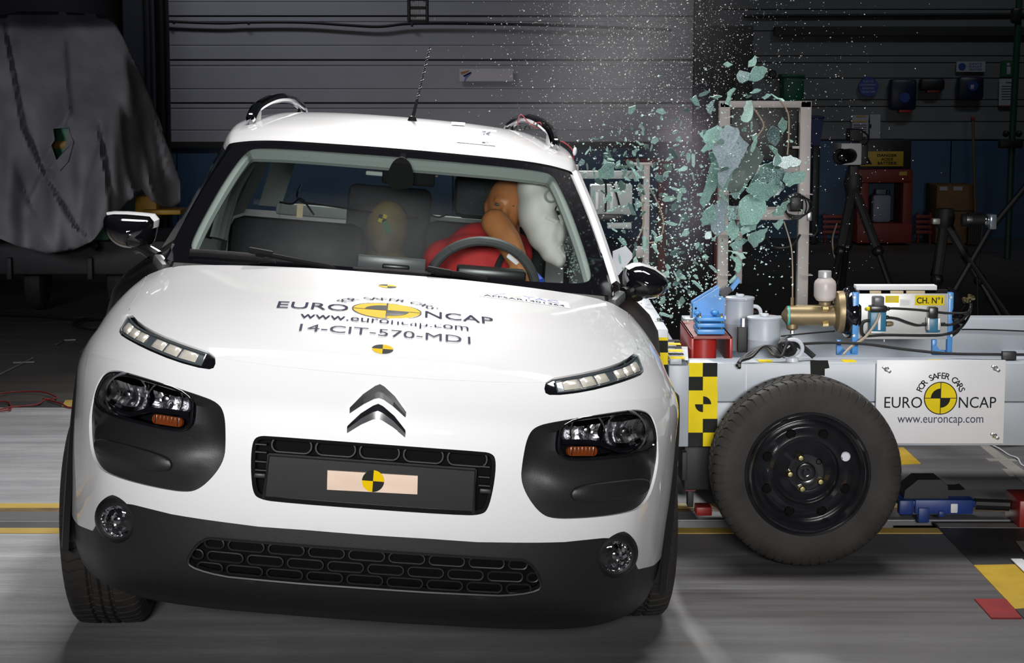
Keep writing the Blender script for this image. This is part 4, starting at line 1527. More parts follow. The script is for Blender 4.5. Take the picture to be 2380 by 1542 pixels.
# ================================================================== inside the cabin
dash = cpart(MB().grid(lambda x, v: Vector((x, 1.17 + 0.46 * v + 0.10 * abs(x) ** 2 * (1 - v), (0.93 + 0.018 * math.sin(math.pi * min(1, v * 1.2)) if v < 0.9 else 0.93 - (v - 0.9) * 3.0) - 0.02 * x * x)),
                       np.linspace(-0.64, 0.64, 25), np.linspace(0, 1, 14)), 'dashboard', 'dash')
cpart(MB().box(loc(1142, 634, 1.55) + Vector((0, 0.02, -0.004)), (0.225, 0.09, 0.036), bev=0.008), 'instrument_hood', 'black_plastic_smooth', dash)
cpart(MB().box(loc(910, 612, 1.58), (0.225, 0.02, 0.042), bev=0.006), 'centre_screen', 'screen_grey', dash)
cpart(MB().box(loc(920, 621, 1.575), (0.09, 0.02, 0.018), bev=0.006), 'screen_foot', 'black_plastic_smooth', dash)
for s in (1, -1):
    cpart(MB().box((s * 0.60, 1.42, 0.93), (0.12, 0.3, 0.05), (0, 0, s * 0.2), bev=0.015), 'dash_end', 'dash', dash)
# pale trim following the inside of the screen
hp = [Vector(WS(a, t * 4)) for a, t in ([(-3.45, 0.08), (-3.45, 0.3), (-3.36, 0.6), (-3.24, 0.82), (-3.05, 0.905), (-2.6, 0.915), (-1.5, 0.912), (0, 0.905), (1.5, 0.912), (2.6, 0.915), (3.05, 0.905), (3.24, 0.82), (3.36, 0.6), (3.45, 0.3), (3.45, 0.08)])]
hp = spline([p + Vector((0, 0.05, -0.018)) for p in hp], 6)
cpart(MB().tube(hp, 0.027, 10), 'screen_trim', 'trim_grey')
cpart(MB().grid(lambda x, v: Vector((x * 0.54, 1.98 + 0.22 * v - 0.05 * (1 - abs(x)), 1.30 - 0.012 * x * x * 3 + 0.02 * v)), np.linspace(-1, 1, 14), [0, 0.3, 0.6, 1]), 'header_trim', 'trim_grey')
# rear view mirror
mroot = cpart(MB().tube([loc(937, 358, 1.87), loc(936, 375, 1.86), loc(933, 395, 1.84)], [0.012, 0.014, 0.02], 8), 'interior_mirror', 'matt_black')
c = loc(931, 408, 1.82)
mb = MB().prism([(x, y) for x, y in chaikin([(-0.042, -0.045), (-0.046, 0.0), (-0.03, 0.045), (-0.008, 0.062), (0.008, 0.062), (0.03, 0.045), (0.046, 0.0), (0.042, -0.045)], 2)],
                Matrix.Translation(c + Vector((0, -0.012, 0))) @ Matrix.Rotation(R(90), 4, 'X'), -0.03)
cpart(mb, 'sensor_cover', 'matt_black', mroot)
cpart(MB().box(loc(950, 410, 1.9), (0.18, 0.02, 0.06), bev=0.008), 'mirror_head', 'matt_black', mroot)
for px0, px1 in ((862, 905), (965, 1005)):
    cpart(MB().box((loc(px0, 400, 2.0) + loc(px1, 408, 2.0)) / 2, (0.10, 0.05, 0.016), bev=0.006), 'roof_console', 'headliner')

# seats
def seat_back(cx, y, ztop, w, h, name, head=True):
    mb = MB().box((cx, y, ztop - h / 2), (w, 0.14, h), (R(-14), 0, 0), bev=0.05)
    o = cpart(mb, name, 'seat_fabric')
    cpart(MB().box((cx, y - 0.25, 0.48), (w, 0.5, 0.18), bev=0.05), 'seat_cushion', 'seat_fabric', o)
    if head:
        cpart(MB().box((cx, y + 0.09, ztop + 0.10), (0.25, 0.10, 0.18), (R(-8), 0, 0), bev=0.04), 'headrest', 'seat_fabric', o)
    return o


pl = loc(575, 520, 2.3)
seat_back(-0.36, 2.36, loc(620, 508, 2.3).z, 0.50, 0.62, 'passenger_seat', False)
seat_back(0.33, 2.52, 1.06, 0.46, 0.62, 'driver_seat', True)
cpart(MB().box((0, 3.2, 0.68), (1.24, 0.16, 0.56), (R(-12), 0, 0), bev=0.05), 'rear_bench', 'seat_fabric')
cpart(MB().tube(spline([loc(650, 530, 2.9), loc(655, 470, 2.95), loc(700, 440, 3.0), loc(740, 470, 3.0), loc(900, 480, 3.05)], 5), 0.005, 5), 'plastic_sheet_edge', 'lamp_cover')
cpart(MB().box(loc(697, 490, 2.9), (0.024, 0.004, 0.055)), 'tape_tab', 'tan_tape', smooth=None)
for pts_ in ([(700, 430), (690, 455), (705, 470), (760, 478), (840, 490), (900, 498)], [(650, 470), (680, 474), (700, 462), (730, 500)], [(1000, 500), (1020, 505), (1040, 498)], [(925, 500), (945, 508), (972, 505)]):
    cpart(MB().tube(spline([loc(px, py, 2.95) for px, py in pts_], 5), 0.004, 5), 'seat_cover_fold', 'chrome_dark')
# steering wheel
top = loc(1130, 561, 1.74)
Rw = 0.183
dn = Vector((0, 0.38, -0.925)).normalized()
cw = top + dn * Rw
ring = [cw + Vector((1, 0, 0)) * Rw * math.sin(a) - dn * Rw * math.cos(a) for a in np.linspace(0, 2 * math.pi, 48, endpoint=False)]
sw = cpart(MB().tube(ring, 0.0165, 10, closed=True), 'steering_wheel', 'wheel_grip')
nrm = Vector((1, 0, 0)).cross(dn).normalized()
cpart(MB().ball(cw, (0.07, 0.04, 0.06), 16, 10), 'airbag_hub', 'black_plastic_smooth', sw)
for a in (R(90), R(180), R(270)):
    e = cw + Vector((1, 0, 0)) * Rw * math.sin(a) - dn * Rw * math.cos(a)
    cpart(MB().tube([cw, e], 0.015, 8), 'spoke', 'wheel_grip', sw)
for a in (R(-38), R(38)):
    e = cw + Vector((1, 0, 0)) * Rw * math.sin(a) - dn * Rw * math.cos(a)
    t_ = (Vector((1, 0, 0)) * math.cos(a) + dn * math.sin(a)).normalized()
    cpart(MB().tube([e - t_ * 0.002, e + t_ * 0.002], 0.0172, 10), 'grip_seam', 'seam_dark', sw)

# middle door pillar on the passenger side, pale trim with a dark window seal
pp = spline([loc(508, 556, 2.22), loc(522, 500, 2.24), loc(545, 435, 2.27), loc(584, 372, 2.30)], 6)
cpart(MB().tube(pp, [0.034 - 0.010 * i / (len(pp) - 1) for i in range(len(pp))], 10), 'pillar_trim', 'trim_grey')
cpart(MB().tube([p + Vector((-0.035, 0.0, 0.0)) for p in pp], 0.012, 8), 'window_seal', 'matt_black')
# ================================================================== helpers for things built in world space
def wpart(mb, name, m, parent, smooth=0.6, fix=True):
    o = mb.build(name, m, None, smooth, fix)
    o.parent = parent
    if parent.type == 'EMPTY':
        o.matrix_parent_inverse = (Matrix.Translation(parent.location) @ parent.rotation_euler.to_matrix().to_4x4()).inverted()
    return o


def thing_mesh(mb, name, m, label, cat, group=None, smooth=0.6):
    """one-mesh thing: origin moved to its base"""
    P = np.array(mb.v)
    c = (P.min(0) + P.max(0)) / 2
    c[2] = P[:, 2].min()
    mb.v = [tuple(np.array(p) - c) for p in mb.v]
    o = mb.build(name, m, None, smooth)
    o.location = tuple(c)
    return tag(o, label, cat, group)


def wflat(geos, fn, name, m, parent):
    o = flat(geos, fn, name, m, None)
    o.parent = parent
    if parent.type == 'EMPTY':
        o.matrix_parent_inverse = Matrix.Translation(parent.location).inverted()
    return o


def pbox(px0, py0, px1, py1, Y, depth, bev=0.0, ref=None):
    """box whose camera-side face fills the picture rectangle at distance Y"""
    a, b = at(px0, (py0 + py1) / 2, Y), at(px1, (py0 + py1) / 2, Y)
    t, u = at((px0 + px1) / 2, py0, Y), at((px0 + px1) / 2, py1, Y)
    return MB().box(((a.x + b.x) / 2, Y + depth / 2, (t.z + u.z) / 2), (abs(b.x - a.x), depth, abs(t.z - u.z)), bev=bev)


def pcyl(px, py0, py1, Y, rpx, n=32, prof=None, cap=0.004):
    """upright round vessel seen between two picture heights"""
    t, u = at(px, py0, Y), at(px, py1, Y)
    r_ = rpx * Y / FPX
    h_ = t.z - u.z
    prof = prof or [(0, 0), (1, 0), (1, 1), (0, 1)]
    return MB().lathe([(r_ * a, h_ * b) for a, b in prof], Matrix.Translation((u.x, Y, u.z)), n)


# ================================================================== the impact trolley
YN = 6.36                                   # near long beam
tr = empty('impact_trolley', at(1870, 1105, 6.15).xy.to_3d(), 0, 'pale grey steel impact trolley on black wheels, pushed into the car door', 'trolley')
X = lambda px, Y, py=900: at(px, py, Y).x
Z = lambda py, Y, px=1800: at(px, py, Y).z
xr_end = 2.9


def bx(x0, x1, y0, y1, z0, z1, bev=0.004):
    return MB().box(((x0 + x1) / 2, (y0 + y1) / 2, (z0 + z1) / 2), (x1 - x0, y1 - y0, z1 - z0), bev=bev)


zt, zm, zb = Z(845, YN), Z(935, YN), Z(1037, YN)
xb0 = X(1600, YN)
b1 = wpart(bx(xb0, xr_end, YN, YN + 0.12, zm + 0.001, zt), 'side_beam', 'trolley_grey', tr)
b2 = wpart(bx(xb0, xr_end, YN + 0.002, YN + 0.12, zb, zm - 0.002), 'side_beam', 'trolley_grey', tr)
wpart(bx(X(1734, YN) - 0.002, X(1734, YN) + 0.002, YN - 0.002, YN + 0.01, zm, zt - 0.004, 0.001), 'weld_seam', 'trolley_pale', tr)
# far beam, cross members and deck
YF = 7.45
zt2 = Z(742, YF)
wpart(bx(X(1588, YF), xr_end + 0.4, YF, YF + 0.12, zt2 - 0.16, zt2), 'side_beam', 'trolley_grey', tr)
wpart(bx(X(1590, YF), xr_end + 0.4, YF - 0.03, YF + 0.01, zt2 - 0.19, zt2 - 0.15), 'beam_flange', 'trolley_grey', tr)
for x0 in (1.05, 1.9, 2.7):
    wpart(bx(x0, x0 + 0.09, YN + 0.1, YF + 0.02, zm + 0.0, zt2 - 0.12), 'cross_member', 'trolley_grey', tr)
wpart(bx(xb0 + 0.02, xr_end, YN + 0.11, YF, zb + 0.05, zb + 0.07), 'deck_plate', 'trolley_dark', tr)
# end post and crash face
xe0, xe1 = X(1553, YN), X(1600, YN)
wpart(bx(xe0, xe1, YN - 0.02, YF + 0.1, zb, zt - 0.004), 'end_plate', 'trolley_grey', tr)
wpart(MB().add([at(1553, 838, YN - .02), at(1600, 838, YN - .02), at(1598, 806, 6.75), at(1572, 806, 6.75)], [(0, 1, 2, 3)]), 'end_plate_lid', 'trolley_pale', tr)
zf0, zf1 = Z(1040, 6.32), at(1530, 765, 6.32).z
xf0, xf1 = X(1511, 6.32), X(1552, 6.32)
xc0 = 0.452
fc_ = wpart(bx(xc0, xf1, 6.32, 7.75, zf0, zf1, 0.006), 'crash_face', 'trolley_pale', tr)
wpart(bx(xf0 + 0.003, xf0 + 0.019, 6.305, 6.325, zf1 - 0.10, zf1 - 0.012, 0.002), 'face_slot', 'dark_cavity', tr)
# dark seam across the lid of the crash face, with one bolt
wpart(bx(xf0 - 0.006, xf0 - 0.002, 6.33, 7.74, zf1, zf1 + 0.002, 0.0), 'lid_seam', 'grey_print', tr)
wpart(MB().lathe([(0, 0.012), (0.008, 0.012), (0.009, 0.004), (0.016, 0.003), (0.016, 0)], Matrix.Translation((X(1532, 6.5), 6.52, zf1)), 8), 'lid_bolt', 'zinc', tr)


# yellow and black check tape
def checker(px0, px1, py0, cell, rows, cols, Y, start, parent):
    for j in range(rows):
        for i in range(cols):
            w = (px1 - px0) / cols
            a = at(px0 + i * w, py0 + j * cell, Y)
            b = at(px0 + (i + 1) * w, py0 + (j + 1) * cell, Y)
            dark = (i + j) % 2 == start
            mb = MB().box(((a.x + b.x) / 2, Y, (a.z + b.z) / 2), (abs(b.x - a.x), 0.002, abs(a.z - b.z)))
            wpart(mb, 'tape_square', 'black_print' if dark else 'yellow', parent, smooth=None)


Yt = YN - 0.0015
checker(1600, 1667, 844, 32, 2, 2, Yt, 1, tr)
a, b = at(1600, 908, Yt), at(1667, 974, Yt)
wpart(MB().box(((a.x + b.x) / 2, Yt, (a.z + b.z) / 2), (b.x - a.x, 0.002, a.z - b.z)), 'tape_square', 'yellow', tr, smooth=None)
ct = at(1634, 940, Yt)
rq = 19 * Yt / FPX
wflat([disc_geo(0, 0, 0, rq, 0, 90, 16)], lambda x, y: (ct.x + x, Yt - 0.002, ct.z + y), 'target_quarter', 'black_print', tr)
wflat([disc_geo(0, 0, 0, rq, 180, 270, 16)], lambda x, y: (ct.x + x, Yt - 0.002, ct.z + y), 'target_quarter', 'black_print', tr)
checker(1600, 1667, 974, 32, 2, 2, Yt, 1, tr)
for j, py in enumerate(range(764, 1060, 28)):
    a, b = at(1531, max(py, 785 if j == 0 else 0), 6.317), at(1552, py + 28, 6.317)
    if b.z < zf0:
        break
    m_ = 'black_print' if j % 2 == 1 else 'yellow'
    wpart(MB().box(((a.x + b.x) / 2, 6.317, (a.z + b.z) / 2), (b.x - a.x, 0.002, abs(a.z - b.z))), 'tape_square', m_, tr, smooth=None)
# stripes on the lid beside the end post
for j in range(6):
    y0 = 6.33 + j * 0.085
    wpart(MB().box((X(1562, 6.4) + 0.012 + 0.004 * j, y0 + 0.03, zt + 0.022 - 0.003), (0.05, 0.045, 0.002)), 'tape_stripe', 'yellow' if j % 2 == 0 else 'black_print', tr, smooth=None)
wpart(bx(X(1553, 6.4), X(1580, 6.4), 6.33, 6.92, zt, zt + 0.018, 0.003), 'stripe_ledge', 'trolley_grey', tr)
for py in (920, 988):
    c = at(1556, py, YN - 0.025)
    wpart(MB().lathe([(0, 0.022), (0.007, 0.022), (0.007, 0.012), (0.013, 0.011), (0.013, 0)], Matrix.Translation(c) @ Matrix.Rotation(R(90), 4, 'Y') @ Matrix.Rotation(R(-90), 4, 'Y') @ Matrix.Rotation(R(90), 4, 'X'), 10), 'plate_bolt', 'zinc', tr)
# black bracket, leg and guide below the end post
wpart(pbox(1590, 1037, 1650, 1140, 6.5, 0.25, 0.006), 'axle_bracket', 'trolley_dark', tr)
wpart(pbox(1585, 1052, 1597, 1118, 6.46, 0.05, 0.003), 'bracket_rib', 'trolley_dark', tr)
wpart(pbox(1593, 1120, 1618, 1143, 6.55, 0.1, 0.004), 'guide_block', 'red_rust', tr)
wpart(pbox(1598, 1142, 1612, 1180, 6.58, 0.05, 0.003), 'guide_leg', 'trolley_dark', tr)
wpart(pbox(1552, 1040, 1561, 1062, 6.6, 0.05, 0.003), 'bracket_stub', 'trolley_dark', tr)

# wheels of the trolley
TYR = tyre_mesh(0.307, 0.185, 0.192, blocks=62, grooves=(-0.35, 0.0, 0.35)).mesh('trolley_tyre', 0.5)
TYR.materials.append(MATS['rubber_dusty'])


HOLE = 6


def trolley_wheel(c, flip):
    w = bpy.data.objects.new('wheel', TYR)
    COL.objects.link(w)
    w.parent = tr
    w.matrix_parent_inverse = Matrix.Translation(tr.location).inverted()
    w.location = c
    w.rotation_euler = (0, 0, R(90) if not flip else R(-90))
    Mx = Matrix.Rotation(R(-90), 4, 'Y')               # lathe axis z -> local -x (outer side faces the camera)
    rp = [(0.207, 0.078), (0.201, 0.088), (0.196, 0.086), (0.188, 0.070), (0.176, 0.062), (0.168, 0.040), (0.160, 0.034), (0.148, 0.048), (0.120, 0.056), (0.108, 0.050), (0.104, 0.030), (0.098, 0.026), (0.085, 0.034), (0.066, 0.040),
          (0.058, 0.046), (0.040, 0.046), (0.031, 0.044), (0.030, 0.040)]
    rim = MB().lathe(rp, Mx, 64).build('rim', 'rim_black', w)
    MB().lathe([(0.196, 0.085), (0.190, 0.02), (0.196, -0.08)], Mx, 40).build('rim_barrel', 'rim_black', w)
    for k in range(8):
        a = R(22.5 + 45 * k)
        q = Mx @ Vector((0.136 * math.cos(a), 0.136 * math.sin(a), 0.052))
        light_hole = (k == HOLE)
        MB().lathe([(0, 0.0025), (0.0125, 0.0025), (0.0145, 0.004), (0.0165, 0.0)], Matrix.Translation(q) @ Mx @ Matrix.Rotation(0, 4, 'Z'), 18).build('vent_hole', 'trolley_pale' if light_hole and not flip else 'dark_cavity', w)
    MB().lathe([(0, 0.058), (0.010, 0.058), (0.011, 0.05), (0.018, 0.052), (0.028, 0.050), (0.031, 0.040)], Mx, 24).build('hub', 'rim_black', w)
    for k in range(5):
        a = R(90 + 72 * k + 4)
        q = Mx @ Vector((0.0535, 0, 0))
        off = Mx @ Vector((0.0535 * math.cos(a), 0.0535 * math.sin(a), 0.044))
        if k == 3:
            MB().lathe([(0, 0.001), (0.006, 0.001), (0.009, 0.004), (0.011, 0)], Matrix.Translation(off) @ Mx, 14).build('stud_hole', 'dark_cavity', w)
        else:
            MB().lathe([(0, 0.026), (0.008, 0.025), (0.0115, 0.019), (0.0115, 0.003), (0.0145, 0.0)], Matrix.Translation(off) @ Mx, 6).build('wheel_nut', 'brass_zinc', w, smooth=0.3)
    return w


wc = at(1868, 1106, 6.20)
trolley_wheel((wc.x, 6.20, 0.3065), False)
trolley_wheel((wc.x, 7.62, 0.3065), True)
wpart(MB().tube([(wc.x, 6.2, 0.3065), (wc.x, 7.62, 0.3065)], 0.035, 12), 'axle', 'trolley_dark', tr)
wpart(MB().box((wc.x, 6.42, 0.42), (0.12, 0.08, 0.3), bev=0.01), 'axle_carrier', 'trolley_dark', tr)
# black tape patch, eye bolt
wpart(MB().add([at(1883, 838, Yt), at(1924, 838, Yt), at(1928, 856, Yt), at(1917, 858, Yt), at(1917, 874, Yt), at(1884, 872, Yt)], [(0, 1, 2, 3, 4, 5)]), 'tape_patch', 'black_print', tr, smooth=None)
ce = at(1842, 811, YN + 0.05)
ringp = [ce + Vector((0.033 * math.cos(a), 0, 0.031 * math.sin(a))) for a in np.linspace(0, 2 * math.pi, 28, endpoint=False)]
wpart(MB().tube(ringp, 0.007, 8, closed=True), 'lifting_eye', 'trolley_pale', tr)
wpart(MB().lathe([(0.022, 0), (0.02, 0.012), (0.009, 0.018)], Matrix.Translation((ce.x, ce.y, zt)), 12), 'eye_base', 'trolley_pale', tr)
for px, py in ((1780, 823), (1975, 828), (2180, 829), (1868, 748)):
    c = at(px, py, YN + 0.03 if py > 800 else YF)
    wpart(MB().box((c.x, c.y + 0.02, (zt if py > 800 else zt2) + 0.001), (0.045, 0.05, 0.002)), 'yellow_marker', 'yellow', tr, smooth=None)

# ================================================================== things carried on the trolley
# sign board
sg = empty('sign_board', at(2185, 1030, 6.34), 0, 'white board with yellow and black round test logo beside the trolley wheel', 'sign')
Ys = 6.335
A_, B_ = at(2038, 838, Ys), at(2332, 1032, Ys)
wpart(MB().box(((A_.x + B_.x) / 2, Ys + 0.004, (A_.z + B_.z) / 2), (B_.x - A_.x, 0.008, A_.z - B_.z), bev=0.002), 'board', 'sign_white', sg)


def sgp(px, py):
    p = at(px, py, Ys - 0.0015)
    return p.x, p.z


def sbox(px0, px1, py0, py1):
    (x0, z1), (x1, z0_) = sgp(px0, py0), sgp(px1, py1)
    return x0, x1, z0_, z1


put = lambda x, z: (x, Ys - 0.0015, z)
wflat([fit_text('EURO', *sbox(2056, 2143, 923, 949))], put, 'lettering', 'black_print', sg)
wflat([fit_text('NCAP', *sbox(2229, 2315, 923, 949))], put, 'lettering', 'black_print', sg)
wflat([fit_text('www.euroncap.com', *sbox(2086, 2285, 970, 990))], put, 'lettering', 'grey_print', sg)
lx, lz = sgp(2186, 926)
rr = 37 * Ys / FPX
wflat([arc_text('FOR SAFER CARS', lx, lz, rr * 1.26, 158, 22, 0.029, 0.012)], put, 'lettering', 'black_print', sg)
wflat([disc_geo(lx, lz, 0, rr)], put, 'logo_disc', 'yellow', sg)
wflat([disc_geo(lx, lz, rr, rr * 1.06), rect_geo(lx - 0.0012, lx + 0.0012, lz - rr, lz + rr), rect_geo(lx - rr, lx + rr, lz - 0.0012, lz + 0.0012)], lambda x, z: (x, Ys - 0.0025, z), 'logo_ring', 'black_print', sg)
wflat([disc_geo(lx, lz, 0, rr * 0.62, 90, 180, 16)], lambda x, z: (x, Ys - 0.0022, z), 'logo_quarter', 'black_print', sg)
wflat([disc_geo(lx, lz, 0, rr * 0.62, 270, 360, 16)], lambda x, z: (x, Ys - 0.0022, z), 'logo_quarter', 'black_print', sg)
for px, py in ((2060, 858), (2313, 856), (2311, 1013)):
    c = at(px, py, Ys)
    bt = wpart(MB().lathe([(0, 0.016), (0.004, 0.016), (0.005, 0.004), (0.009, 0.003), (0.009, 0)], Matrix.Translation(c) @ Matrix.Rotation(R(90), 4, 'X'), 10), 'wing_nut', 'zinc', sg)
    for q in (-1, 1):
        wpart(MB().box(c + Vector((0.008 * q, -0.012, -0.006 * q)), (0.012, 0.003, 0.009), (0, 0.6, 0), bev=0.001), 'nut_wing', 'zinc', bt)

# red box section with the blue latch bracket on it
Yr = 6.62
rb = empty('red_box_section', at(1655, 828, Yr), 0, 'open ended red steel box section under the blue latch bracket', 'bracket')
x0, x1 = X(1607, Yr, 800), X(1702, Yr, 800)
z1, z0_ = at(1655, 783, Yr).z, Z(850, Yr)
yb = Yr + 0.45
th_ = 0.009
for nm, q in (('top_plate', bx(x0, x1, Yr, yb, z1 - th_, z1, 0.002)), ('side_plate', bx(x0, x0 + th_, Yr, yb, z0_, z1, 0.002)), ('side_plate', bx(x1 - th_, x1, Yr, yb, z0_, z1, 0.002))):
    wpart(q, nm, 'red_rust' if nm == 'top_plate' else 'red_steel', rb)
wpart(MB().lathe([(0.045, 0), (0.045, z1 - z0_ - 0.01)], Matrix.Translation(((x0 * 0.62 + x1 * 0.38), Yr + 0.12, z0_)), 28), 'inner_tube', 'red_steel', rb)
bkt = empty('latch_bracket', at(1657, 775, Yr + 0.02), 0, 'bright blue steel latch bracket with slanted arm on red box', 'bracket')
Yb = Yr + 0.02
for k, (p0, p1) in enumerate(((739, 748), (752, 762), (766, 778))):
    a, b = at(1621, p0, Yb), at(1684.5, p1, Yb)
    wpart(bx(a.x, b.x, Yb, Yb + 0.16, b.z, a.z, 0.003), 'base_plate', 'blue_steel', bkt)
pl_px = [(1611, 706), (1611, 735), (1686, 735), (1686, 690), (1676, 688), (1700, 661), (1716, 649), (1721, 653), (1719, 645), (1674, 669), (1640, 690)]
prof = [at(px, py, Yb + 0.06) for px, py in ((1611, 706), (1610, 738), (1685, 738), (1685, 693), (1671, 687), (1673, 668))]
mb = MB()
n_ = len(prof)
mb.add(prof + [p + Vector((0, 0.018, 0)) for p in prof], [tuple(range(n_)), tuple(range(2 * n_ - 1, n_ - 1, -1))] + [(i, n_ + i, n_ + (i + 1) % n_, (i + 1) % n_) for i in range(n_)])
wpart(mb, 'side_cheek', 'blue_steel', bkt, smooth=None)
prof2 = [p + Vector((0, 0.07, 0)) for p in prof]
wpart(MB().add(prof2 + [p + Vector((0, 0.018, 0)) for p in prof2], [tuple(range(n_)), tuple(range(2 * n_ - 1, n_ - 1, -1))] + [(i, n_ + i, n_ + (i + 1) % n_, (i + 1) % n_) for i in range(n_)]), 'side_cheek', 'blue_steel', bkt, smooth=None)
arm = [at(px, py, Yb + 0.075) for px, py in ((1696, 672), (1716, 646), (1721, 654), (1703, 678))]
wpart(MB().add(arm + [p + Vector((0, 0.03, 0)) for p in arm], [(0, 1, 2, 3), (7, 6, 5, 4)] + [(i, 4 + i, 4 + (i + 1) % 4, (i + 1) % 4) for i in range(4)]), 'latch_arm', 'blue_steel', bkt, smooth=None)
wpart(MB().box(at(1685, 677, Yb + 0.085), (0.045, 0.05, 0.028), (0, -0.72, 0), bev=0.004), 'latch_pad', 'seam_dark', bkt)
wpart(MB().ball(at(1621, 728, Yb + 0.045), (0.012, 0.02, 0.008), 12, 8), 'weld_boss', 'blue_steel', bkt)
wpart(MB().ball(at(1662, 727, Yb + 0.045), (0.014, 0.022, 0.010), 12, 8), 'weld_boss', 'blue_steel', bkt)
wpart(MB().lathe([(0, 0.004), (0.004, 0.004)], Matrix.Translation(at(1617, 717, Yb + 0.059)) @ Matrix.Rotation(R(90), 4, 'X'), 12), 'pin_hole', 'dark_cavity', bkt)
for px in (1627, 1677):
    c = at(px, 742, Yb + 0.01)
    wpart(MB().tube([c + Vector((0, 0, -0.045)), c + Vector((0, 0, 0.02))], 0.0035, 8), 'clamp_bolt', 'brass_zinc', bkt)
    wpart(MB().lathe([(0, 0.006), (0.0065, 0.006), (0.0065, 0)], Matrix.Translation(c + Vector((0, 0, 0.004))), 6), 'clamp_nut', 'brass_zinc', bkt)
c = at(1607, 720, Yb + 0.1)
wpart(MB().tube([c + Vector((0, 0, -0.03)), c + Vector((0, 0, 0.012))], 0.005, 8), 'clamp_bolt', 'zinc', bkt)

# two grey canisters
for px, p0, p1, Y, rp, lab, cap0 in ((1775, 736, 840, 6.62, 39, 'pale grey canister nearest the coiled cable on the trolley', 729), (1718, 690, 812, 6.86, 33, 'taller grey canister behind the blue latch bracket', 684)):
    cn = empty('canister', at(px, p1, Y), 0, lab, 'canister')
    wpart(pcyl(px, p0, p1, Y, rp, 40, [(0, 0), (0.97, 0), (0.97, 0.48), (0.985, 0.49), (0.985, 0.505), (0.97, 0.515), (0.97, 0.94), (1.04, 0.95), (1.04, 0.99), (0.98, 1.0), (0, 1.02)]), 'canister_body', 'trolley_grey', cn)
    wpart(pcyl(px + 2, cap0, p0 - 1, Y - 0.01, 10, 12, [(0, 0), (1, 0), (1, 0.9), (0.9, 1), (0, 1)]), 'canister_cap', 'trolley_pale', cn)
    if px == 1775:
        wpart(pbox(1715, 760, 1738, 820, Y + 0.03, 0.03, 0.003), 'mounting_plate', 'trolley_dark', cn)
        wpart(pcyl(1727, 740, 760, Y, 6, 6), 'mounting_bolt', 'steel', cn)
    else:
        wpart(MB().tube(spline([at(1750, 712, Y), at(1760, 714, Y), at(1767, 722, Y), at(1768, 735, Y)], 5), 0.007, 8), 'canister_handle', 'trolley_pale', cn)

# brake booster unit
Yk = 6.62
bk = empty('brake_unit', at(2060, 830, Yk), 0, 'bronze and black brake cylinder unit with silver panel and yellow number plate', 'brake unit')
sc6 = Yk / FPX
def xlathe(px0, px1, py, Y, prof, n=36):
    """turned part lying along x; prof: (radius px, fraction along)"""
    a, b = at(px0, py, Y), at(px1, py, Y)
    L = b.x - a.x
    return MB().lathe([(r_ * Y / FPX, L * f) for r_, f in prof], Matrix.Translation(a) @ Matrix.Rotation(R(90), 4, 'Y'), n)


Yc = Yk + 0.08
wpart(xlathe(1815, 1942, 734, Yc, [(0, 0), (8, 0.02), (17, 0.08), (22, 0.1), (22, 0.14), (24, 0.15), (24, 0.98), (24, 1.0)], 20), 'master_cylinder', 'bronze', bk)
wpart(MB().box(at(1893, 714, Yc) , (0.13, 0.03, 0.012), bev=0.004), 'cylinder_rib', 'bronze', bk)
wpart(xlathe(1829, 1834, 734, Yc, [(23, 0), (23, 1)], 20), 'colour_band', mat('band_teal', (0.05, 0.5, 0.45), 0.5), bk)
wpart(pcyl(1841, 748, 768, Yc, 14, 16, [(0.5, 0), (0.8, 0.1), (1, 0.25), (1, 1)]), 'outlet_port', 'bronze', bk)
wpart(pcyl(1841, 768, 776, Yc, 5, 6), 'outlet_nut', 'zinc', bk)
wpart(pcyl(1917, 702, 716, Yc, 14, 16), 'reservoir_neck', 'bronze', bk)
wpart(pcyl(1841, 692, 716, Yc, 4, 8), 'bleed_screw', 'bronze', bk)
rs = wpart(pcyl(1917, 645, 700, Yc, 26, 28, [(0, 0), (0.62, 0), (0.8, 0.05), (1, 0.2), (1.0, 0.72), (0.9, 0.85), (0.62, 0.97), (0.55, 1.0)]), 'fluid_reservoir', 'reservoir', bk)
wpart(pcyl(1917, 630, 645, Yc, 15.5, 24, [(0, 1), (0.95, 1), (1, 0.92), (1, 0)]), 'reservoir_cap', 'aluminium', rs)
for py in (716, 734, 755):
    wpart(xlathe(1912, 1925, py + (2 if py == 734 else 0), Yc - 0.03 + (0.012 if py == 734 else 0), [(0, 0), (5.5, 0), (5.5, 1)], 6), 'flange_nut', 'brass_zinc', bk)
# bronze flange disc and black diaphragm housing
wpart(xlathe(1937, 1962, 725, Yc, [(20, 0), (40, 0.15), (47, 0.3), (49, 0.5), (49, 1)], 40), 'end_flange', 'bronze', bk)
for k in range(7):
    a = R(-90 + 30 * k)
    c = at(1948, 725, Yc) + Vector((0, -0.059 * math.cos(a), 0.059 * math.sin(a)))
    wpart(MB().ball(c, 0.0052, 10, 6), 'flange_bolt', 'brass_zinc', bk)
wpart(xlathe(1958, 1992, 727, Yc, [(49, 0), (57, 0.15), (61, 0.4), (62, 0.7), (58, 1.0), (40, 1.0)], 44), 'diaphragm_housing', 'black_gloss', bk)
wpart(xlathe(2200, 2240, 727, Yc, [(58, 0), (60, 0.1), (58, 0.3), (50, 0.6), (36, 0.9), (20, 1.0), (0, 1.0)], 44), 'diaphragm_housing', 'black_gloss', bk)
wpart(xlathe(1990, 2202, 700, Yc + 0.01, [(28, 0), (28, 1)], 24), 'booster_barrel', 'dark_cavity', bk)
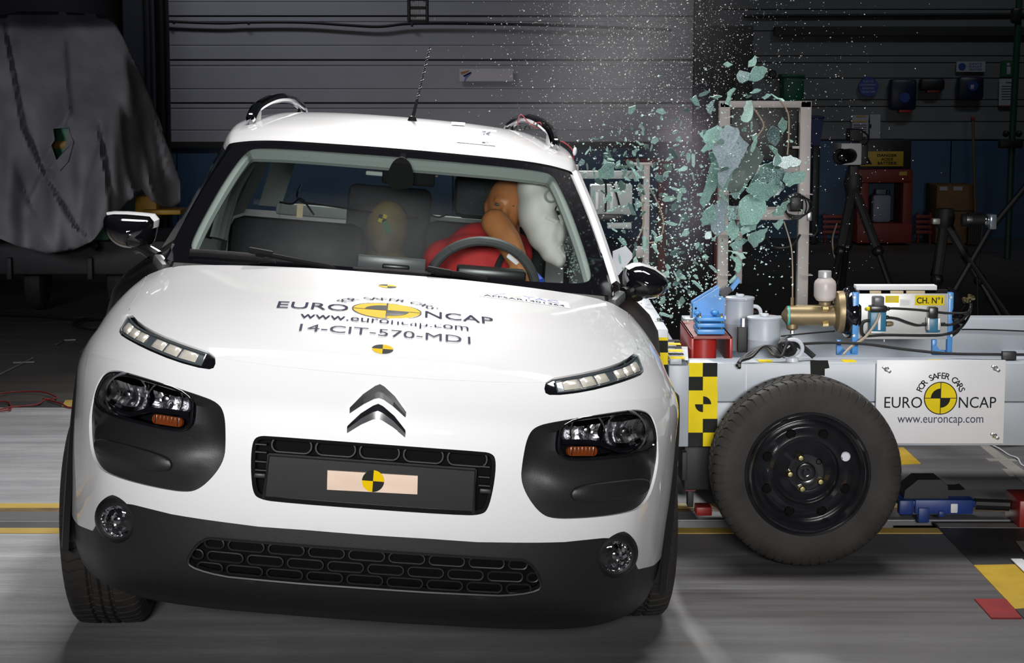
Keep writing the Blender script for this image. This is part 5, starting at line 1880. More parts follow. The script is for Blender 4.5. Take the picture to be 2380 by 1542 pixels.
# panel
a, b = at(1996, 683, Yk), at(2204, 789, Yk)
wpart(bx(a.x, b.x, Yk, Yk + 0.006, b.z, a.z, 0.0015), 'silver_panel', 'aluminium', bk)
a, b = at(1990, 664, Yk + 0.05), at(2178, 675, Yk + 0.05)
wpart(bx(a.x, b.x, Yk + 0.05, Yk + 0.10, b.z, a.z, 0.002), 'top_strip', 'paper', bk)
for px0, px1 in ((2022, 2048), (2070, 2100), (2107, 2150)):
    a, b = at(px0, 677, Yk + 0.02), at(px1, 684, Yk + 0.02)
    wpart(bx(a.x, b.x, Yk + 0.02, Yk + 0.03, b.z, a.z, 0.001), 'tape_tab', 'tan_tape', bk)
wpart(bx(at(2056, 720, Yk).x, at(2058, 720, Yk).x, Yk, Yk + .01, at(2100, 795, Yk).z, at(2100, 790, Yk).z, 0), 'panel_foot', 'aluminium', bk)
# blue stands
for px0, px1 in ((1983, 1994), (2205, 2213)):
    a, b = at(px0, 681, Yk - 0.005), at(px1, 822, Yk - 0.005)
    wpart(bx(a.x, b.x, Yk - 0.005, Yk + 0.02, b.z, a.z, 0.002), 'stand_post', 'blue_steel', bk)
    a, b = at(px0 - 38, 790, Yk + 0.04), at(px0 - 28, 826, Yk + 0.04)
    wpart(bx(a.x, b.x, Yk + 0.04, Yk + 0.06, b.z, a.z, 0.002), 'stand_post', 'blue_steel', bk)
    q = [at(px0 - 38, 826, Yk + 0.03), at(px1, 826, Yk + 0.03), at(px1, 815, Yk + 0.03), at(px0 - 20, 815, Yk + 0.03), at(px0 - 28, 803, Yk + 0.03), at(px0 - 38, 803, Yk + 0.03)]
    wpart(MB().add(q + [p + Vector((0, 0.012, 0)) for p in q], [tuple(range(6)), tuple(range(11, 5, -1))] + [(i, 6 + i, 6 + (i + 1) % 6, (i + 1) % 6) for i in range(6)]), 'stand_gusset', 'blue_steel', bk, smooth=None)
for px, py in ((1985, 691), (1984, 780), (2209, 691), (2210, 780)):
    c = at(px, py, Yk - 0.008)
    wpart(MB().lathe([(0, 0.008), (0.005, 0.008), (0.006, 0)], Matrix.Translation(c) @ Matrix.Rotation(R(90), 4, 'X'), 6), 'stand_bolt', 'zinc', bk)
# number plate and small labels
def plate(px0, py0, px1, py1, m, name, Y=Yk - 0.001):
    a, b = at(px0, py0, Y), at(px1, py1, Y)
    return wpart(MB().box(((a.x + b.x) / 2, Y, (a.z + b.z) / 2), (b.x - a.x, 0.002, a.z - b.z)), name, m, bk, smooth=None)


npx = plate(2127, 687, 2194, 710, 'yellow', 'number_plate')
a, b = at(2131, 691, Yk - 0.003), at(2191, 706, Yk - 0.003)
wflat([fit_text('CH. N°1', a.x, b.x, b.z, a.z, 0.015)], lambda x, z: (x, Yk - 0.003, z), 'lettering', 'black_print', npx)
lb = plate(2058, 688, 2089, 704, 'yellow', 'small_label')
for k in range(4):
    a, b = at(2061 + k, 691 + k * 3, Yk - 0.003), at(2084 - 2 * k, 692 + k * 3, Yk - 0.003)
    wflat([rect_geo(a.x, b.x, b.z, a.z)], lambda x, z: (x, Yk - 0.003, z), 'print_line', 'tan_tape', lb)
lb = plate(2092, 696, 2117, 713, 'paper', 'small_label')
a, b = at(2095, 699, Yk - 0.003), at(2114, 710, Yk - 0.003)
wflat([rect_geo(a.x, b.x, b.z, a.z)], lambda x, z: (x, Yk - 0.003, z), 'print_block', 'aluminium', lb)
# valves on the panel
v1 = wpart(pbox(2023, 726, 2060, 772, Yk - 0.05, 0.05, 0.003), 'valve_block', 'valve_blue', bk)
wpart(pbox(2041, 731, 2047, 768, Yk - 0.052, 0.004, 0.001), 'valve_label', 'paper', v1)
wpart(pbox(2024, 712, 2062, 726, Yk - 0.05, 0.045, 0.003), 'valve_head', 'black_plastic_smooth', v1)
wpart(pbox(2031, 690, 2056, 713, Yk - 0.045, 0.04, 0.005), 'valve_coil', 'screen_grey', v1)
wpart(pbox(2024, 771, 2060, 775, Yk - 0.05, 0.05, 0.001), 'valve_foot', 'aluminium', v1)
for px, py in ((2018, 718), (2064, 718), (2062, 738)):
    wpart(MB().ball(at(px, py, Yk - 0.03), (0.008, 0.007, 0.007), 10, 8), 'push_fitting', 'yellow' if px == 2018 else 'black_plastic_smooth', v1)
wpart(xlathe(2060, 2076, 753, Yk - 0.03, [(0, 0), (6, 0), (6, 0.7), (4, 1), (0, 1)], 10), 'brass_nipple', 'bronze', v1)
v2 = wpart(pbox(2157, 741, 2186, 773, Yk - 0.04, 0.04, 0.003), 'valve_block', 'valve_blue', bk)
wpart(pbox(2159, 715, 2181, 742, Yk - 0.035, 0.035, 0.004), 'valve_coil', 'black_plastic_smooth', v2)
wpart(pbox(2156, 740, 2162, 768, Yk - 0.042, 0.03, 0.002), 'valve_clip', 'aluminium', v2)
wpart(pbox(2180, 740, 2187, 768, Yk - 0.042, 0.03, 0.002), 'valve_clip', 'aluminium', v2)
for px, py in ((2150, 754), (2192, 754)):
    wpart(MB().ball(at(px, py, Yk - 0.02), (0.010, 0.007, 0.007), 10, 8), 'push_fitting', 'black_plastic_smooth', v2)
# hoses
def hose(pts_, r_, m, name='hose', parent=bk, Y=None):
    return wpart(MB().tube(spline([at(px, py, y) for px, py, y in pts_], 8), r_, 8), name, m, parent)


Yh = Yk - 0.03
hose([(2062, 718, Yh), (2080, 717, Yh), (2130, 720, Yh), (2160, 723, Yh), (2205, 728, Yh), (2250, 726, Yh), (2256, 705, Yc)], 0.0037, 'cable_black')
hose([(2062, 738, Yh), (2085, 741, Yh), (2110, 750, Yh), (2132, 756, Yh), (2150, 755, Yh)], 0.0043, 'cable_black')
hose([(2192, 754, Yh), (2210, 755, Yh), (2235, 745, Yh), (2252, 725, Yc), (2257, 706, Yc)], 0.0043, 'cable_black')
hose([(2012, 782, Yh), (2060, 779, Yh), (2150, 780, Yh), (2195, 778, Yh), (2230, 765, Yh), (2252, 735, Yc), (2258, 706, Yc)], 0.0045, 'cable_black')
hose([(2024, 745, Yh), (2010, 747, Yh), (2003, 757, Yh), (2004, 775, Yh), (2012, 783, Yh)], 0.0056, 'cable_black')
hose([(2045, 728, Yh - .03), (2035, 752, Yh - .03), (2010, 785, Yh - .03), (1980, 805, Yh - .02), (1960, 825, Yk - 0.1)], 0.0045, 'cable_tan', 'sensor_lead')
for px, py in ((2238, 697), (2246, 699), (2256, 693), (2250, 690)):
    wpart(xlathe(px, px + 10, py, Yc, [(0, 0), (6, 0), (6, 0.6), (4, 1.0)], 8), 'hose_union', 'brass_zinc', bk)

# loose cables
cb = empty('coiled_cable', at(1790, 840, 6.38), 0, 'coiled black cable looped through the grey lifting eye', 'cable')
for k in range(5):
    pts_ = [(1716, 848 + k, 6.33), (1722, 840 - k, 6.36), (1745, 822 + k, 6.38), (1775, 810 - k * 2, 6.40), (1800, 812 + k * 2, 6.40), (1815, 828 - k, 6.39), (1830, 805 - k * 3, 6.40), (1848, 800 + k * 4, 6.42), (1826, 818 + k, 6.40), (1812, 800 - k, 6.41), (1835, 788 + k * 2, 6.42), (1860, 802 + k, 6.44), (1892, 828, 6.44)]
    wpart(MB().tube([Vector((p.x, min(p.y, YN - 0.006) if p.z < zt else p.y, p.z if p.y < YN else max(p.z, zt + 0.006))) for p in spline([at(px + rnd.uniform(-3, 3), py + (k - 2) * 1.8, y - 0.004 * k) for px, py, y in pts_], 6)], 0.0055, 6), 'cable_turn', 'cable_black', cb)
hc = empty('air_hose', at(2100, 830, 6.42), 0, 'long black air hose lying along the top of the trolley beam', 'hose')
wpart(MB().tube(spline([at(1862, 800, 6.48), at(1930, 797, 6.5), at(2010, 800, 6.5), at(2100, 812, 6.5), at(2200, 822, 6.48), at(2300, 824, 6.45), at(2400, 825, 6.45)], 8), 0.005, 8), 'hose', 'cable_black', hc)
wpart(pbox(2330, 818, 2363, 838, 6.42, 0.02, 0.003), 'hose_clip', 'cable_black', hc)
wpart(MB().tube(spline([at(1815, 782, 6.75), at(1870, 776, 6.75), at(1940, 770, 6.8)], 8), 0.003, 6), 'thin_lead', 'cable_black', hc)
wpart(MB().tube(spline([at(2225, 766, 7.2), at(2300, 767, 7.2), at(2420, 772, 7.2)], 8), 0.003, 6), 'thin_lead', 'cable_black', hc)

# tow shuttle in the rail behind the wheel
Yq = 6.74
sh = empty('tow_shuttle', ground(2180, 1205), 0, 'blue tow shuttle with black block, sitting in the floor rail', 'shuttle')
wpart(pbox(2092, 1165, 2268, 1180, Yq, 0.22, 0.004), 'shuttle_deck', 'blue_dark', sh)
wpart(pbox(2127, 1163, 2262, 1196, Yq - 0.01, 0.03, 0.004), 'front_rail', 'blue_dark', sh)
wpart(pbox(2090, 1164, 2124, 1198, Yq - 0.01, 0.04, 0.006), 'end_bracket', 'blue_dark', sh)
wpart(pbox(2135, 1182, 2160, 1216, Yq - 0.02, 0.03, 0.003), 'guide_foot', 'blue_dark', sh)
wpart(pbox(2182, 1190, 2196, 1203, Yq - 0.02, 0.03, 0.003), 'guide_foot', 'blue_dark', sh)
wpart(pbox(2210, 1172, 2226, 1193, Yq - 0.013, 0.004, 0.003), 'white_sticker', 'paper', sh)
q = [at(px, py, Yq + 0.04) for px, py in ((2100, 1162), (2104, 1140), (2134, 1116), (2186, 1116), (2203, 1130), (2204, 1162))]
wpart(MB().add(q + [p + Vector((0, 0.12, 0)) for p in q], [tuple(range(6)), tuple(range(11, 5, -1))] + [(i, 6 + i, 6 + (i + 1) % 6, (i + 1) % 6) for i in range(6)]), 'tow_block', 'trolley_dark', sh, smooth=None)
q = [at(px, py, Yq + 0.08) for px, py in ((2200, 1164), (2202, 1140), (2232, 1140), (2244, 1138), (2268, 1160), (2266, 1166))]
wpart(MB().add(q + [p + Vector((0, 0.1, 0)) for p in q], [tuple(range(6)), tuple(range(11, 5, -1))] + [(i, 6 + i, 6 + (i + 1) % 6, (i + 1) % 6) for i in range(6)]), 'rear_wedge', 'trolley_dark', sh, smooth=None)
wpart(MB().tube([at(2266, 1172, Yq + 0.05), at(2345, 1175, Yq + 0.05)], 0.02, 10), 'tow_bar', 'cable_black', sh)
wpart(MB().box((ground(2230, 1205).x, ys0 * 0.5 + ys1 * 0.5, -0.06), (0.5, 0.06, 0.1)), 'rail_slider', 'dark_cavity', sh)
wpart(pbox(1618, 1180, 1655, 1200, 6.72, 0.08, 0.004), 'red_stop', 'red_steel', sh)
rdb = pbox(2369, 1165, 2440, 1228, 6.66, 0.2, 0.006)
thing_mesh(rdb, 'red_rail_stop', 'red_steel', 'dark red steel stop block at the right edge over the rail', 'block')
wpp = [ground(px, py) for px, py in ((2349, 1306), (2375, 1306), (2420, 1338), (2381, 1337))]
thing_mesh(MB().add([(p.x, p.y, 0.007) for p in wpp] + [(p.x, p.y, 0.010) for p in wpp], [(0, 1, 2, 3), (4, 5, 6, 7), (0, 4, 5, 1), (1, 5, 6, 2), (2, 6, 7, 3), (3, 7, 4, 0)]), 'paper_sheet', 'paper', 'white sheet lying on the yellow floor marking', 'paper', smooth=None)
# ================================================================== dummies and airbag in the car
def cw_(p):
    return CAR_M @ Vector(p)


def limb(mb, pts_, rad, n=14):
    P = spline(pts_, 5)
    rr = np.interp(np.linspace(0, len(rad) - 1, len(P)), range(len(rad)), rad)
    mb.tube(P, [float(r_) for r_ in rr], n)
    mb.ball(P[0], rad[0], 14, 10)
    mb.ball(P[-1], rad[-1], 14, 10)
    return mb


def to_world(mb):
    mb.v = [tuple(CAR_M @ Vector(p)) for p in mb.v]
    return mb


hip = Vector((0.36, 2.33, 0.52))
dm = empty('crash_test_dummy', cw_(hip), 0, 'orange skinned crash test dummy in red shirt thrown against the airbag', 'dummy')
headc = loc(1178, 478, 2.20)
neck = loc(1172, 560, 2.24)
chest = loc(1110, 640, 2.24)
shR = loc(1185, 590, 2.28)
shL = loc(1035, 610, 2.26)
elb = loc(1150, 517, 1.98)
wri = loc(1212, 628, 1.86)
hand = loc(1236, 655, 1.84)
mb = MB()
# head: skull, jaw, brow, nose, ears, leaning on the bag
mb.ball(headc + Vector((0.0, 0.0, 0.012)), (0.072, 0.088, 0.088), 22, 14)
mb.ball(headc + Vector((-0.008, -0.035, -0.065)), (0.050, 0.052, 0.055), 18, 12)
mb.ball(headc + Vector((-0.012, -0.092, -0.018)), (0.014, 0.020, 0.024), 12, 8)
mb.ball(headc + Vector((-0.012, -0.076, 0.022)), (0.044, 0.02, 0.012), 12, 8)
mb.ball(headc + Vector((-0.012, -0.080, -0.062)), (0.026, 0.014, 0.008), 12, 8)
mb.ball(headc + Vector((0.0, -0.062, -0.098)), (0.024, 0.022, 0.018), 12, 8)
for q in (-1, 1):
    mb.ball(headc + Vector((q * 0.073, 0.012, -0.012)), (0.010, 0.020, 0.030), 10, 8)
limb(mb, [headc + Vector((0, 0.02, -0.06)), neck, neck * 0.4 + chest * 0.6], [0.05, 0.056, 0.075])
limb(mb, [chest + Vector((0, 0.02, 0.05)), chest, hip + Vector((0, 0, 0.15)), hip], [0.12, 0.15, 0.135, 0.14])
limb(mb, [shL, shR], [0.075, 0.075])
limb(mb, [shR, shR * 0.45 + elb * 0.55 + Vector((0, 0, 0.012)), elb], [0.058, 0.050, 0.050])
limb(mb, [elb, elb * 0.55 + wri * 0.45 + Vector((0.006, 0, 0.006)), wri], [0.050, 0.047, 0.032])
limb(mb, [wri, hand], [0.03, 0.032])
fd = (hand - wri).normalized()
for k in range(4):
    b0 = hand + Vector((-0.024 + 0.016 * k, -0.004 * k, 0.006))
    limb(mb, [b0, b0 + fd * (0.032 + 0.006 * (k in (1, 2))), b0 + fd * 0.05 + Vector((0, 0.02, -0.012))], [0.0095, 0.009, 0.008], 8)
limb(mb, [wri + Vector((-0.02, 0, 0.01)), wri + Vector((-0.045, -0.012, -0.012)), wri + Vector((-0.05, -0.012, -0.04))], [0.012, 0.010, 0.009], 8)
eL, wL = loc(1000, 640, 2.1) + Vector((-0.02, 0, -0.10)), loc(1030, 690, 1.9) + Vector((0, 0, -0.06))
limb(mb, [shL, eL], [0.056, 0.046])
limb(mb, [eL, wL], [0.044, 0.03])
for k in range(4):
    b0 = wL + Vector((-0.02 + 0.014 * k, 0, 0))
    limb(mb, [b0, b0 + Vector((0.004, -0.04, 0.006)), b0 + Vector((0.006, -0.06, -0.012))], [0.0095, 0.009, 0.008], 8)
limb(mb, [wL + Vector((0.025, 0, 0)), wL + Vector((0.05, -0.03, 0.01))], [0.011, 0.009], 8)
for q in (-0.1, 0.1):
    limb(mb, [hip + Vector((q, 0, 0)), Vector((0.36 + q * 1.3, 1.93, 0.62)), Vector((0.36 + q * 1.4, 1.66, 0.36))], [0.085, 0.068, 0.048])
body = remeshed(to_world(mb), 'dummy_body', 'dummy_skin', None, 0.009, 8)
body.parent = dm
body.matrix_parent_inverse = Matrix.Translation(dm.location).inverted()
# short sleeved red shirt
mb = MB()
limb(mb, [chest + Vector((0, 0.02, 0.06)), chest, hip + Vector((0, 0, 0.14)), hip + Vector((0, 0, 0.02))], [0.132, 0.163, 0.148, 0.152])
limb(mb, [shL + Vector((0.0, 0, 0)), shR], [0.086, 0.086])
limb(mb, [shL, shL * 0.5 + eL * 0.5], [0.072, 0.062])
limb(mb, [shR, shR * 0.72 + elb * 0.28], [0.074, 0.066])
shirt = remeshed(to_world(mb), 'shirt', 'dummy_red', None, 0.010, 6)
shirt.parent = dm
shirt.matrix_parent_inverse = Matrix.Translation(dm.location).inverted()
for q in (-1, 1):
    wpart(MB().ball(cw_(headc + Vector((-0.012 + q * 0.026, -0.079, 0.006))), (0.010, 0.006, 0.006), 10, 8), 'eye', 'seam_dark', dm)
# diagonal belt over the shirt
bp_ = [loc(1185, 585, 2.20), loc(1165, 600, 2.10), loc(1150, 640, 2.06), loc(1130, 690, 2.06)]
wpart(to_world(MB().tube(spline(bp_, 6), 0.012, 6)), 'belt', 'seat_fabric', dm)
wpart(to_world(MB().tube(spline([loc(1215, 600, 1.9), loc(1235, 630, 1.85), loc(1258, 655, 1.8)], 6), 0.013, 8)), 'blue_cuff', mat('cuff_blue', (0.03, 0.10, 0.55), 0.6), dm)
wpart(to_world(MB().box(loc(1192, 604, 1.85), (0.05, 0.02, 0.016), (0, 0.6, 0), bev=0.004)), 'wrist_tape', 'paper', dm)
# head marker
hm = headc + Vector((0.058, -0.062, 0.02))

# side curtain airbag, filled and creased
mb = MB()
for px, py, y, r_ in ((1236, 440, 2.12, (0.055, 0.10, 0.07)), (1245, 485, 2.10, (0.066, 0.12, 0.10)), (1262, 530, 2.08, (0.062, 0.11, 0.085)), (1282, 575, 2.05, (0.045, 0.08, 0.06)), (1300, 602, 2.02, (0.026, 0.05, 0.035)),
                      (1250, 470, 2.4, (0.06, 0.16, 0.12)), (1255, 470, 2.75, (0.05, 0.16, 0.12)), (1285, 455, 2.02, (0.026, 0.05, 0.05)), (1300, 545, 2.0, (0.022, 0.05, 0.05))):
    mb.ball(loc(px, py, y), r_, 18, 12)
bag = remeshed(mb, 'curtain_airbag', 'airbag', car, 0.010, 10, BODY_M)
for pts_ in ([(1287, 430), (1294, 445), (1300, 470), (1296, 490)], [(1300, 500), (1306, 520), (1300, 545), (1304, 570)], [(1268, 505), (1285, 512), (1296, 517)], [(1302, 560), (1300, 580), (1312, 598)]):
    cpart(MB().tube(spline([loc(px, py, 1.98) for px, py in pts_], 5), 0.006, 6), 'airbag_seam', 'airbag', bag)
cpart(MB().lathe([(0.018, 0.0), (0.022, 0.004), (0.026, 0.0)], Matrix.Translation(loc(1282, 455, 1.97)) @ Matrix.Rotation(R(90), 4, 'X'), 20), 'airbag_tether', 'trim_grey', bag)

# child dummy in the back, seen through the haze
cdp = loc(900, 530, 2.98)
cd = empty('child_dummy', cw_(cdp + Vector((0, 0, -0.35))), 0, 'small yellow child dummy with checked head marker on the rear seat', 'dummy')
mb = MB()
mb.ball(cdp, (0.085, 0.10, 0.11), 20, 14)
mb.ball(cdp + Vector((-0.01, -0.05, -0.05)), (0.05, 0.05, 0.05), 16, 10)
mb.ball(cdp + Vector((-0.012, -0.098, -0.012)), (0.012, 0.016, 0.018), 10, 8)
limb(mb, [cdp + Vector((0, 0.02, -0.06)), cdp + Vector((0, 0.03, -0.16)), cdp + Vector((0, 0.03, -0.36))], [0.05, 0.09, 0.11])
for q in (-1, 1):
    limb(mb, [cdp + Vector((q * 0.08, 0.03, -0.15)), cdp + Vector((q * 0.14, -0.04, -0.26)), cdp + Vector((q * 0.12, -0.16, -0.30))], [0.04, 0.035, 0.028])
    limb(mb, [cdp + Vector((q * 0.06, 0.0, -0.36)), cdp + Vector((q * 0.07, -0.26, -0.36))], [0.06, 0.05])
o = remeshed(to_world(mb), 'dummy_body', mat('child_skin', (0.30, 0.20, 0.05), 0.5, var=0.2, scale=9), None, 0.011, 6) if False else None
MATS['child_skin'] = mat('child_skin', (0.30, 0.20, 0.05), 0.5, var=0.2, scale=9)
o = remeshed(to_world(mb), 'dummy_body', 'child_skin', None, 0.011, 6)
o.parent = cd
o.matrix_parent_inverse = Matrix.Translation(cd.location).inverted()
mk = cdp + Vector((-0.03, -0.098, 0.045))
for i, j, m_ in ((0, 0, 'yellow'), (1, 0, 'black_print'), (0, 1, 'black_print'), (1, 1, 'yellow')):
    wpart(to_world(MB().box(mk + Vector((0.016 * i - 0.01 + 0.012, 0, 0.016 * j - 0.01)), (0.016, 0.004, 0.016), (0, 0.4, 0))), 'marker_square', m_, cd, smooth=None)
wpart(to_world(MB().box(mk + Vector((0.028, -0.004, -0.035)), (0.022, 0.004, 0.05), (0, -0.5, 0), bev=0.001)), 'green_patch', 'green_patch', cd)
wpart(to_world(MB().box(cdp + Vector((0, 0.14, -0.12)), (0.34, 0.06, 0.56), (R(-10), 0, 0), bev=0.03)), 'child_seat', 'seat_fabric', cd)

# ================================================================== left: sheeted machine
mat('tarp', (0.30, 0.295, 0.31), 0.9, var=0.35, scale=3.0, bump=0.25)
mat('machine_green', (0.06, 0.26, 0.14), 0.5, var=0.2, scale=10)
mat('machine_yellow', (0.5, 0.26, 0.012), 0.5, var=0.3, scale=8)
mat('machine_dark', (0.03, 0.03, 0.032), 0.6, var=0.3, scale=10)
YT = 12.6
mc = empty('sheeted_machine', at(180, 720, YT + 0.5).xy.to_3d(), 0, 'green and yellow machine on a dark chassis under the grey dust sheet', 'machine')
wpart(pbox(90, 280, 250, 560, YT + 0.35, 1.0, 0.02), 'machine_body', 'machine_green', mc)
wpart(pbox(104, 285, 180, 388, YT + 0.15, 0.2, 0.004), 'machine_panel', 'machine_green', mc)
wpart(pbox(108, 328, 176, 346, YT + 0.135, 0.02, 0.003), 'yellow_band', 'machine_yellow', mc)
wpart(pbox(-300, 560, 420, 640, YT + 0.4, 1.2, 0.02), 'chassis', 'machine_dark', mc)
wpart(pbox(312, 455, 365, 510, YT + 0.5, 0.3, 0.02), 'yellow_cover', 'machine_yellow', mc)
wpart(pbox(330, 488, 420, 500, YT + 0.45, 0.3, 0.01), 'yellow_bumper', 'machine_yellow', mc)
for px in (-160, 20, 208, 385):
    wpart(pbox(px - 6, 600, px + 6, 650, YT + 0.35, 0.05, 0.004), 'jack_leg', 'machine_dark', mc)
c = at(216, 570, YT + 0.15)
wpart(MB().lathe([(0.026, 0), (0.034, 0.004), (0.036, 0.03), (0.03, 0.08)], Matrix.Translation(c) @ Matrix.Rotation(R(90), 4, 'X') @ Matrix.Rotation(R(25), 4, 'Y'), 20), 'exhaust_pipe', 'chrome_dark', mc)
for px in (-240, 150, 330):
    cc = ground(px, 690)
    wpart(MB().lathe([(0.0, -0.07), (0.12, -0.07), (0.18, -0.05), (0.2, 0), (0.18, 0.05), (0.12, 0.07), (0, 0.07)], Matrix.Translation((cc.x, YT + 0.7, 0.194)) @ Matrix.Rotation(R(90), 4, 'Y'), 24), 'machine_wheel', 'rubber', mc)

# dust sheet: draped cloth with folds and a torn opening
TEAR = [(122, 299), (161, 296), (156, 328), (148, 352), (138, 372), (130, 372), (118, 338), (126, 325)]


CREASE = [([30, 300, 420, 520, 575], [5, 55, 110, 170, 225], 0.07), ([270, 420, 540], [225, 250, 262], 0.09), ([230, 400, 490], [278, 300, 330], 0.09), ([120, 330, 470], [292, 335, 362], 0.08),
          ([300, 420, 560], [240, 205, 185], -0.06), ([60, 260, 480], [150, 165, 60], 0.035), ([380, 480, 585], [30, 70, 130], 0.05), ([200, 330, 430], [330, 372, 392], -0.07)]


def sheet(px, py):
    """folds run down from the shoulders and spread at the hem"""
    f = 0.0
    f += 0.10 * math.sin(px * 0.018 + 0.7) * sm(py, 60, 420)
    f += 0.085 * math.sin(px * 0.055 + py * 0.006 + 1.0) * sm(py, 120, 500)
    f += 0.030 * math.sin(px * 0.13 - py * 0.011) * sm(py, 160, 420) * (0.4 + 0.6 * sm(px, 180, 330))
    f += 0.05 * math.sin((px * 0.5 + py) * 0.028) + 0.03 * abs(math.sin(px * 0.021 - py * 0.013))
    for ys_, xs_, w_ in CREASE:
        if ys_[0] < py < ys_[-1]:
            dx = px - float(np.interp(py, ys_, xs_))
            e_ = min(1.0, (py - ys_[0]) / 60, (ys_[-1] - py) / 40)
            f += w_ * e_ * math.tanh(dx / 5.0) * math.exp(-abs(dx) / 42.0)
    d = YT + f + 0.55 * sm(px, 285, 420) + 0.35 * sm(-py, -70, -20)
    d += 0.7 * sm(-px, 200, 320)
    d -= 0.10 * math.exp(-((py - 560) / 60) ** 2)
    return at(px, py, d)


def hem(px):
    return float(np.interp(px, [-320, -260, -150, -60, 0, 40, 110, 170, 215, 235, 262, 300, 330, 345, 380, 400, 420], [540, 575, 590, 560, 555, 572, 590, 582, 560, 535, 508, 470, 440, 462, 480, 484, 470]))


def crown(px):
    return float(np.interp(px, [-320, -280, -60, 0, 45, 130, 230, 262, 290, 330, 360, 420], [120, 60, 45, 36, 26, 27, 33, 42, 95, 175, 250, 420]))


pts, edges = [Vector(p) for p in TEAR], [(i, (i + 1) % len(TEAR)) for i in range(len(TEAR))]
outl = [(px, crown(px)) for px in range(-320, 421, 10)] + [(px, hem(px)) for px in range(420, -321, -10)]
o_ = len(pts)
pts += [Vector(p) for p in outl]
edges += [(o_ + i, o_ + (i + 1) % len(outl)) for i in range(len(outl))]
for px in np.arange(-320, 421, 6):
    for py in np.arange(20, 600, 8):
        if crown(px) + 4 < py < hem(px) - 4:
            pts.append(Vector((float(px), float(py))))
cv3, _, cf3, *_ = delaunay_2d_cdt(pts, edges, [], 0, 1e-4)
mb = MB()
mb.v = [tuple(sheet(*p)) for p in cv3]
for fc in cf3:
    c = sum((cv3[i] for i in fc), Vector((0, 0))) / len(fc)
    if inside(c, [tuple(p) for p in outl]) and not inside(c, TEAR):
        mb.f.append(tuple(fc))
loose_clean(mb)
P = np.array(mb.v)
# cloth thickness
n0 = len(mb.v)
mb2 = MB().add(mb.v, mb.f)
sheet_o = thing_mesh(mb2, 'dust_sheet', 'tarp', 'grey felt dust sheet with a torn opening draped over the machine', 'dust sheet', smooth=1.2)
so = sheet_o.modifiers.new('thickness', 'SOLIDIFY')
so.thickness = 0.006
flap = [sheet(px, py) + Vector((0, -0.02, 0)) for px, py in ((160, 297), (172, 330), (160, 375), (140, 398), (115, 392), (132, 374), (150, 350), (157, 325))]
fo = MB().add(flap, [tuple(range(8))]).build('torn_flap', 'tarp', None, smooth=None)
fo.parent = sheet_o
fo.matrix_parent_inverse = Matrix.Translation(sheet_o.location).inverted()

# ================================================================== things on the back wall
Yw = YB - 0.05


def wall_box(px0, py0, px1, py1, name, m, label, cat, d=0.1, bev=0.02, group=None):
    o_ = empty(name, at((px0 + px1) / 2, py1, Yw), 0, label, cat, group)
    wpart(pbox(px0, py0, px1, py1, Yw - d + 0.03, d, bev), 'body', m, o_)
    return o_


mat('bin_green', (0.005, 0.10, 0.055), 0.5)
mat('navy', (0.008, 0.012, 0.04), 0.4)
mat('sign_blue', (0.02, 0.05, 0.25), 0.5)
mat('sign_green', (0.01, 0.12, 0.04), 0.5)
mat('faded_white', (0.40, 0.41, 0.45), 0.6)
mat('banner', (0.66, 0.62, 0.64), 0.6)
mat('print_orange', (0.45, 0.18, 0.05), 0.6)
mat('cardboard', (0.20, 0.11, 0.045), 0.8, var=0.2, scale=8)
mat('cabinet_red', (0.20, 0.022, 0.014), 0.55, var=0.2, scale=4)
mat('sign_yellow', (0.48, 0.30, 0.02), 0.5)
mat('pole_green', (0.012, 0.06, 0.04), 0.45)
mat('broom_wood', (0.14, 0.10, 0.04), 0.6)
mat('jerry', (0.20, 0.22, 0.28), 0.5)
gb = wall_box(1820, 173, 1869, 236, 'green_bin', 'bin_green', 'dark green plastic bin on the wall above the pale steel frame', 'bin', 0.25, 0.03)
wpart(pbox(1817, 172, 1872, 180, Yw - 0.24, 0.27, 0.01), 'rim', 'bin_green', gb)
c = at(1795, 172, Yw)
wk = empty('round_fitting', c, 0, 'small round dark fitting on the wall left of the green bin', 'fitting')
wpart(MB().lathe([(0, 0.05), (0.03, 0.05), (0.04, 0.03), (0.04, 0)], Matrix.Translation(c) @ Matrix.Rotation(R(90), 4, 'X'), 20), 'knob', 'cable_black', wk)
rs_ = empty('round_sign', at(2018, 225, Yw), 0, 'round dark blue sign with four lines of white lettering', 'sign')
c = at(2018, 202, Yw)
rsd = wpart(MB().lathe([(0, 0.012), (0.098, 0.012), (0.10, 0)], Matrix.Translation(c) @ Matrix.Rotation(R(90), 4, 'X'), 40), 'sign_disc', 'sign_blue', rs_)
for k, t_ in enumerate(('PORT DE', "L'EQUIPEMENT", 'ANTICHOC', 'OBLIGATOIRE')):
    py = 187 + k * 8
    w = (12, 19, 14, 16)[k]
    a, b = at(2018 - w, py, Yw - 0.014), at(2018 + w, py + 5, Yw - 0.014)
    wflat([fit_text(t_, a.x, b.x, b.z, a.z)], lambda x, z: (x, Yw - 0.014, z), 'lettering', 'faded_white', rs_)
d1 = wall_box(2070, 184, 2131, 256, 'glove_dispenser', 'navy', 'tall navy dispenser box with round emblem and red tab', 'dispenser', 0.15, 0.03)
wpart(pbox(2090, 255, 2117, 262, Yw - 0.1, 0.06, 0.004), 'red_tab', mat('tab_red', (0.40, 0.02, 0.01), 0.5), d1)
c = at(2103, 227, Yw - 0.125)
wpart(MB().lathe([(0, 0.004), (0.05, 0.004), (0.052, 0)], Matrix.Translation(c) @ Matrix.Rotation(R(90), 4, 'X'), 28), 'emblem', 'sign_blue', d1)
d2 = wall_box(2140, 182, 2197, 211, 'mask_dispenser', 'cable_black', 'low black dispenser box with dull red tab', 'dispenser', 0.12, 0.03)
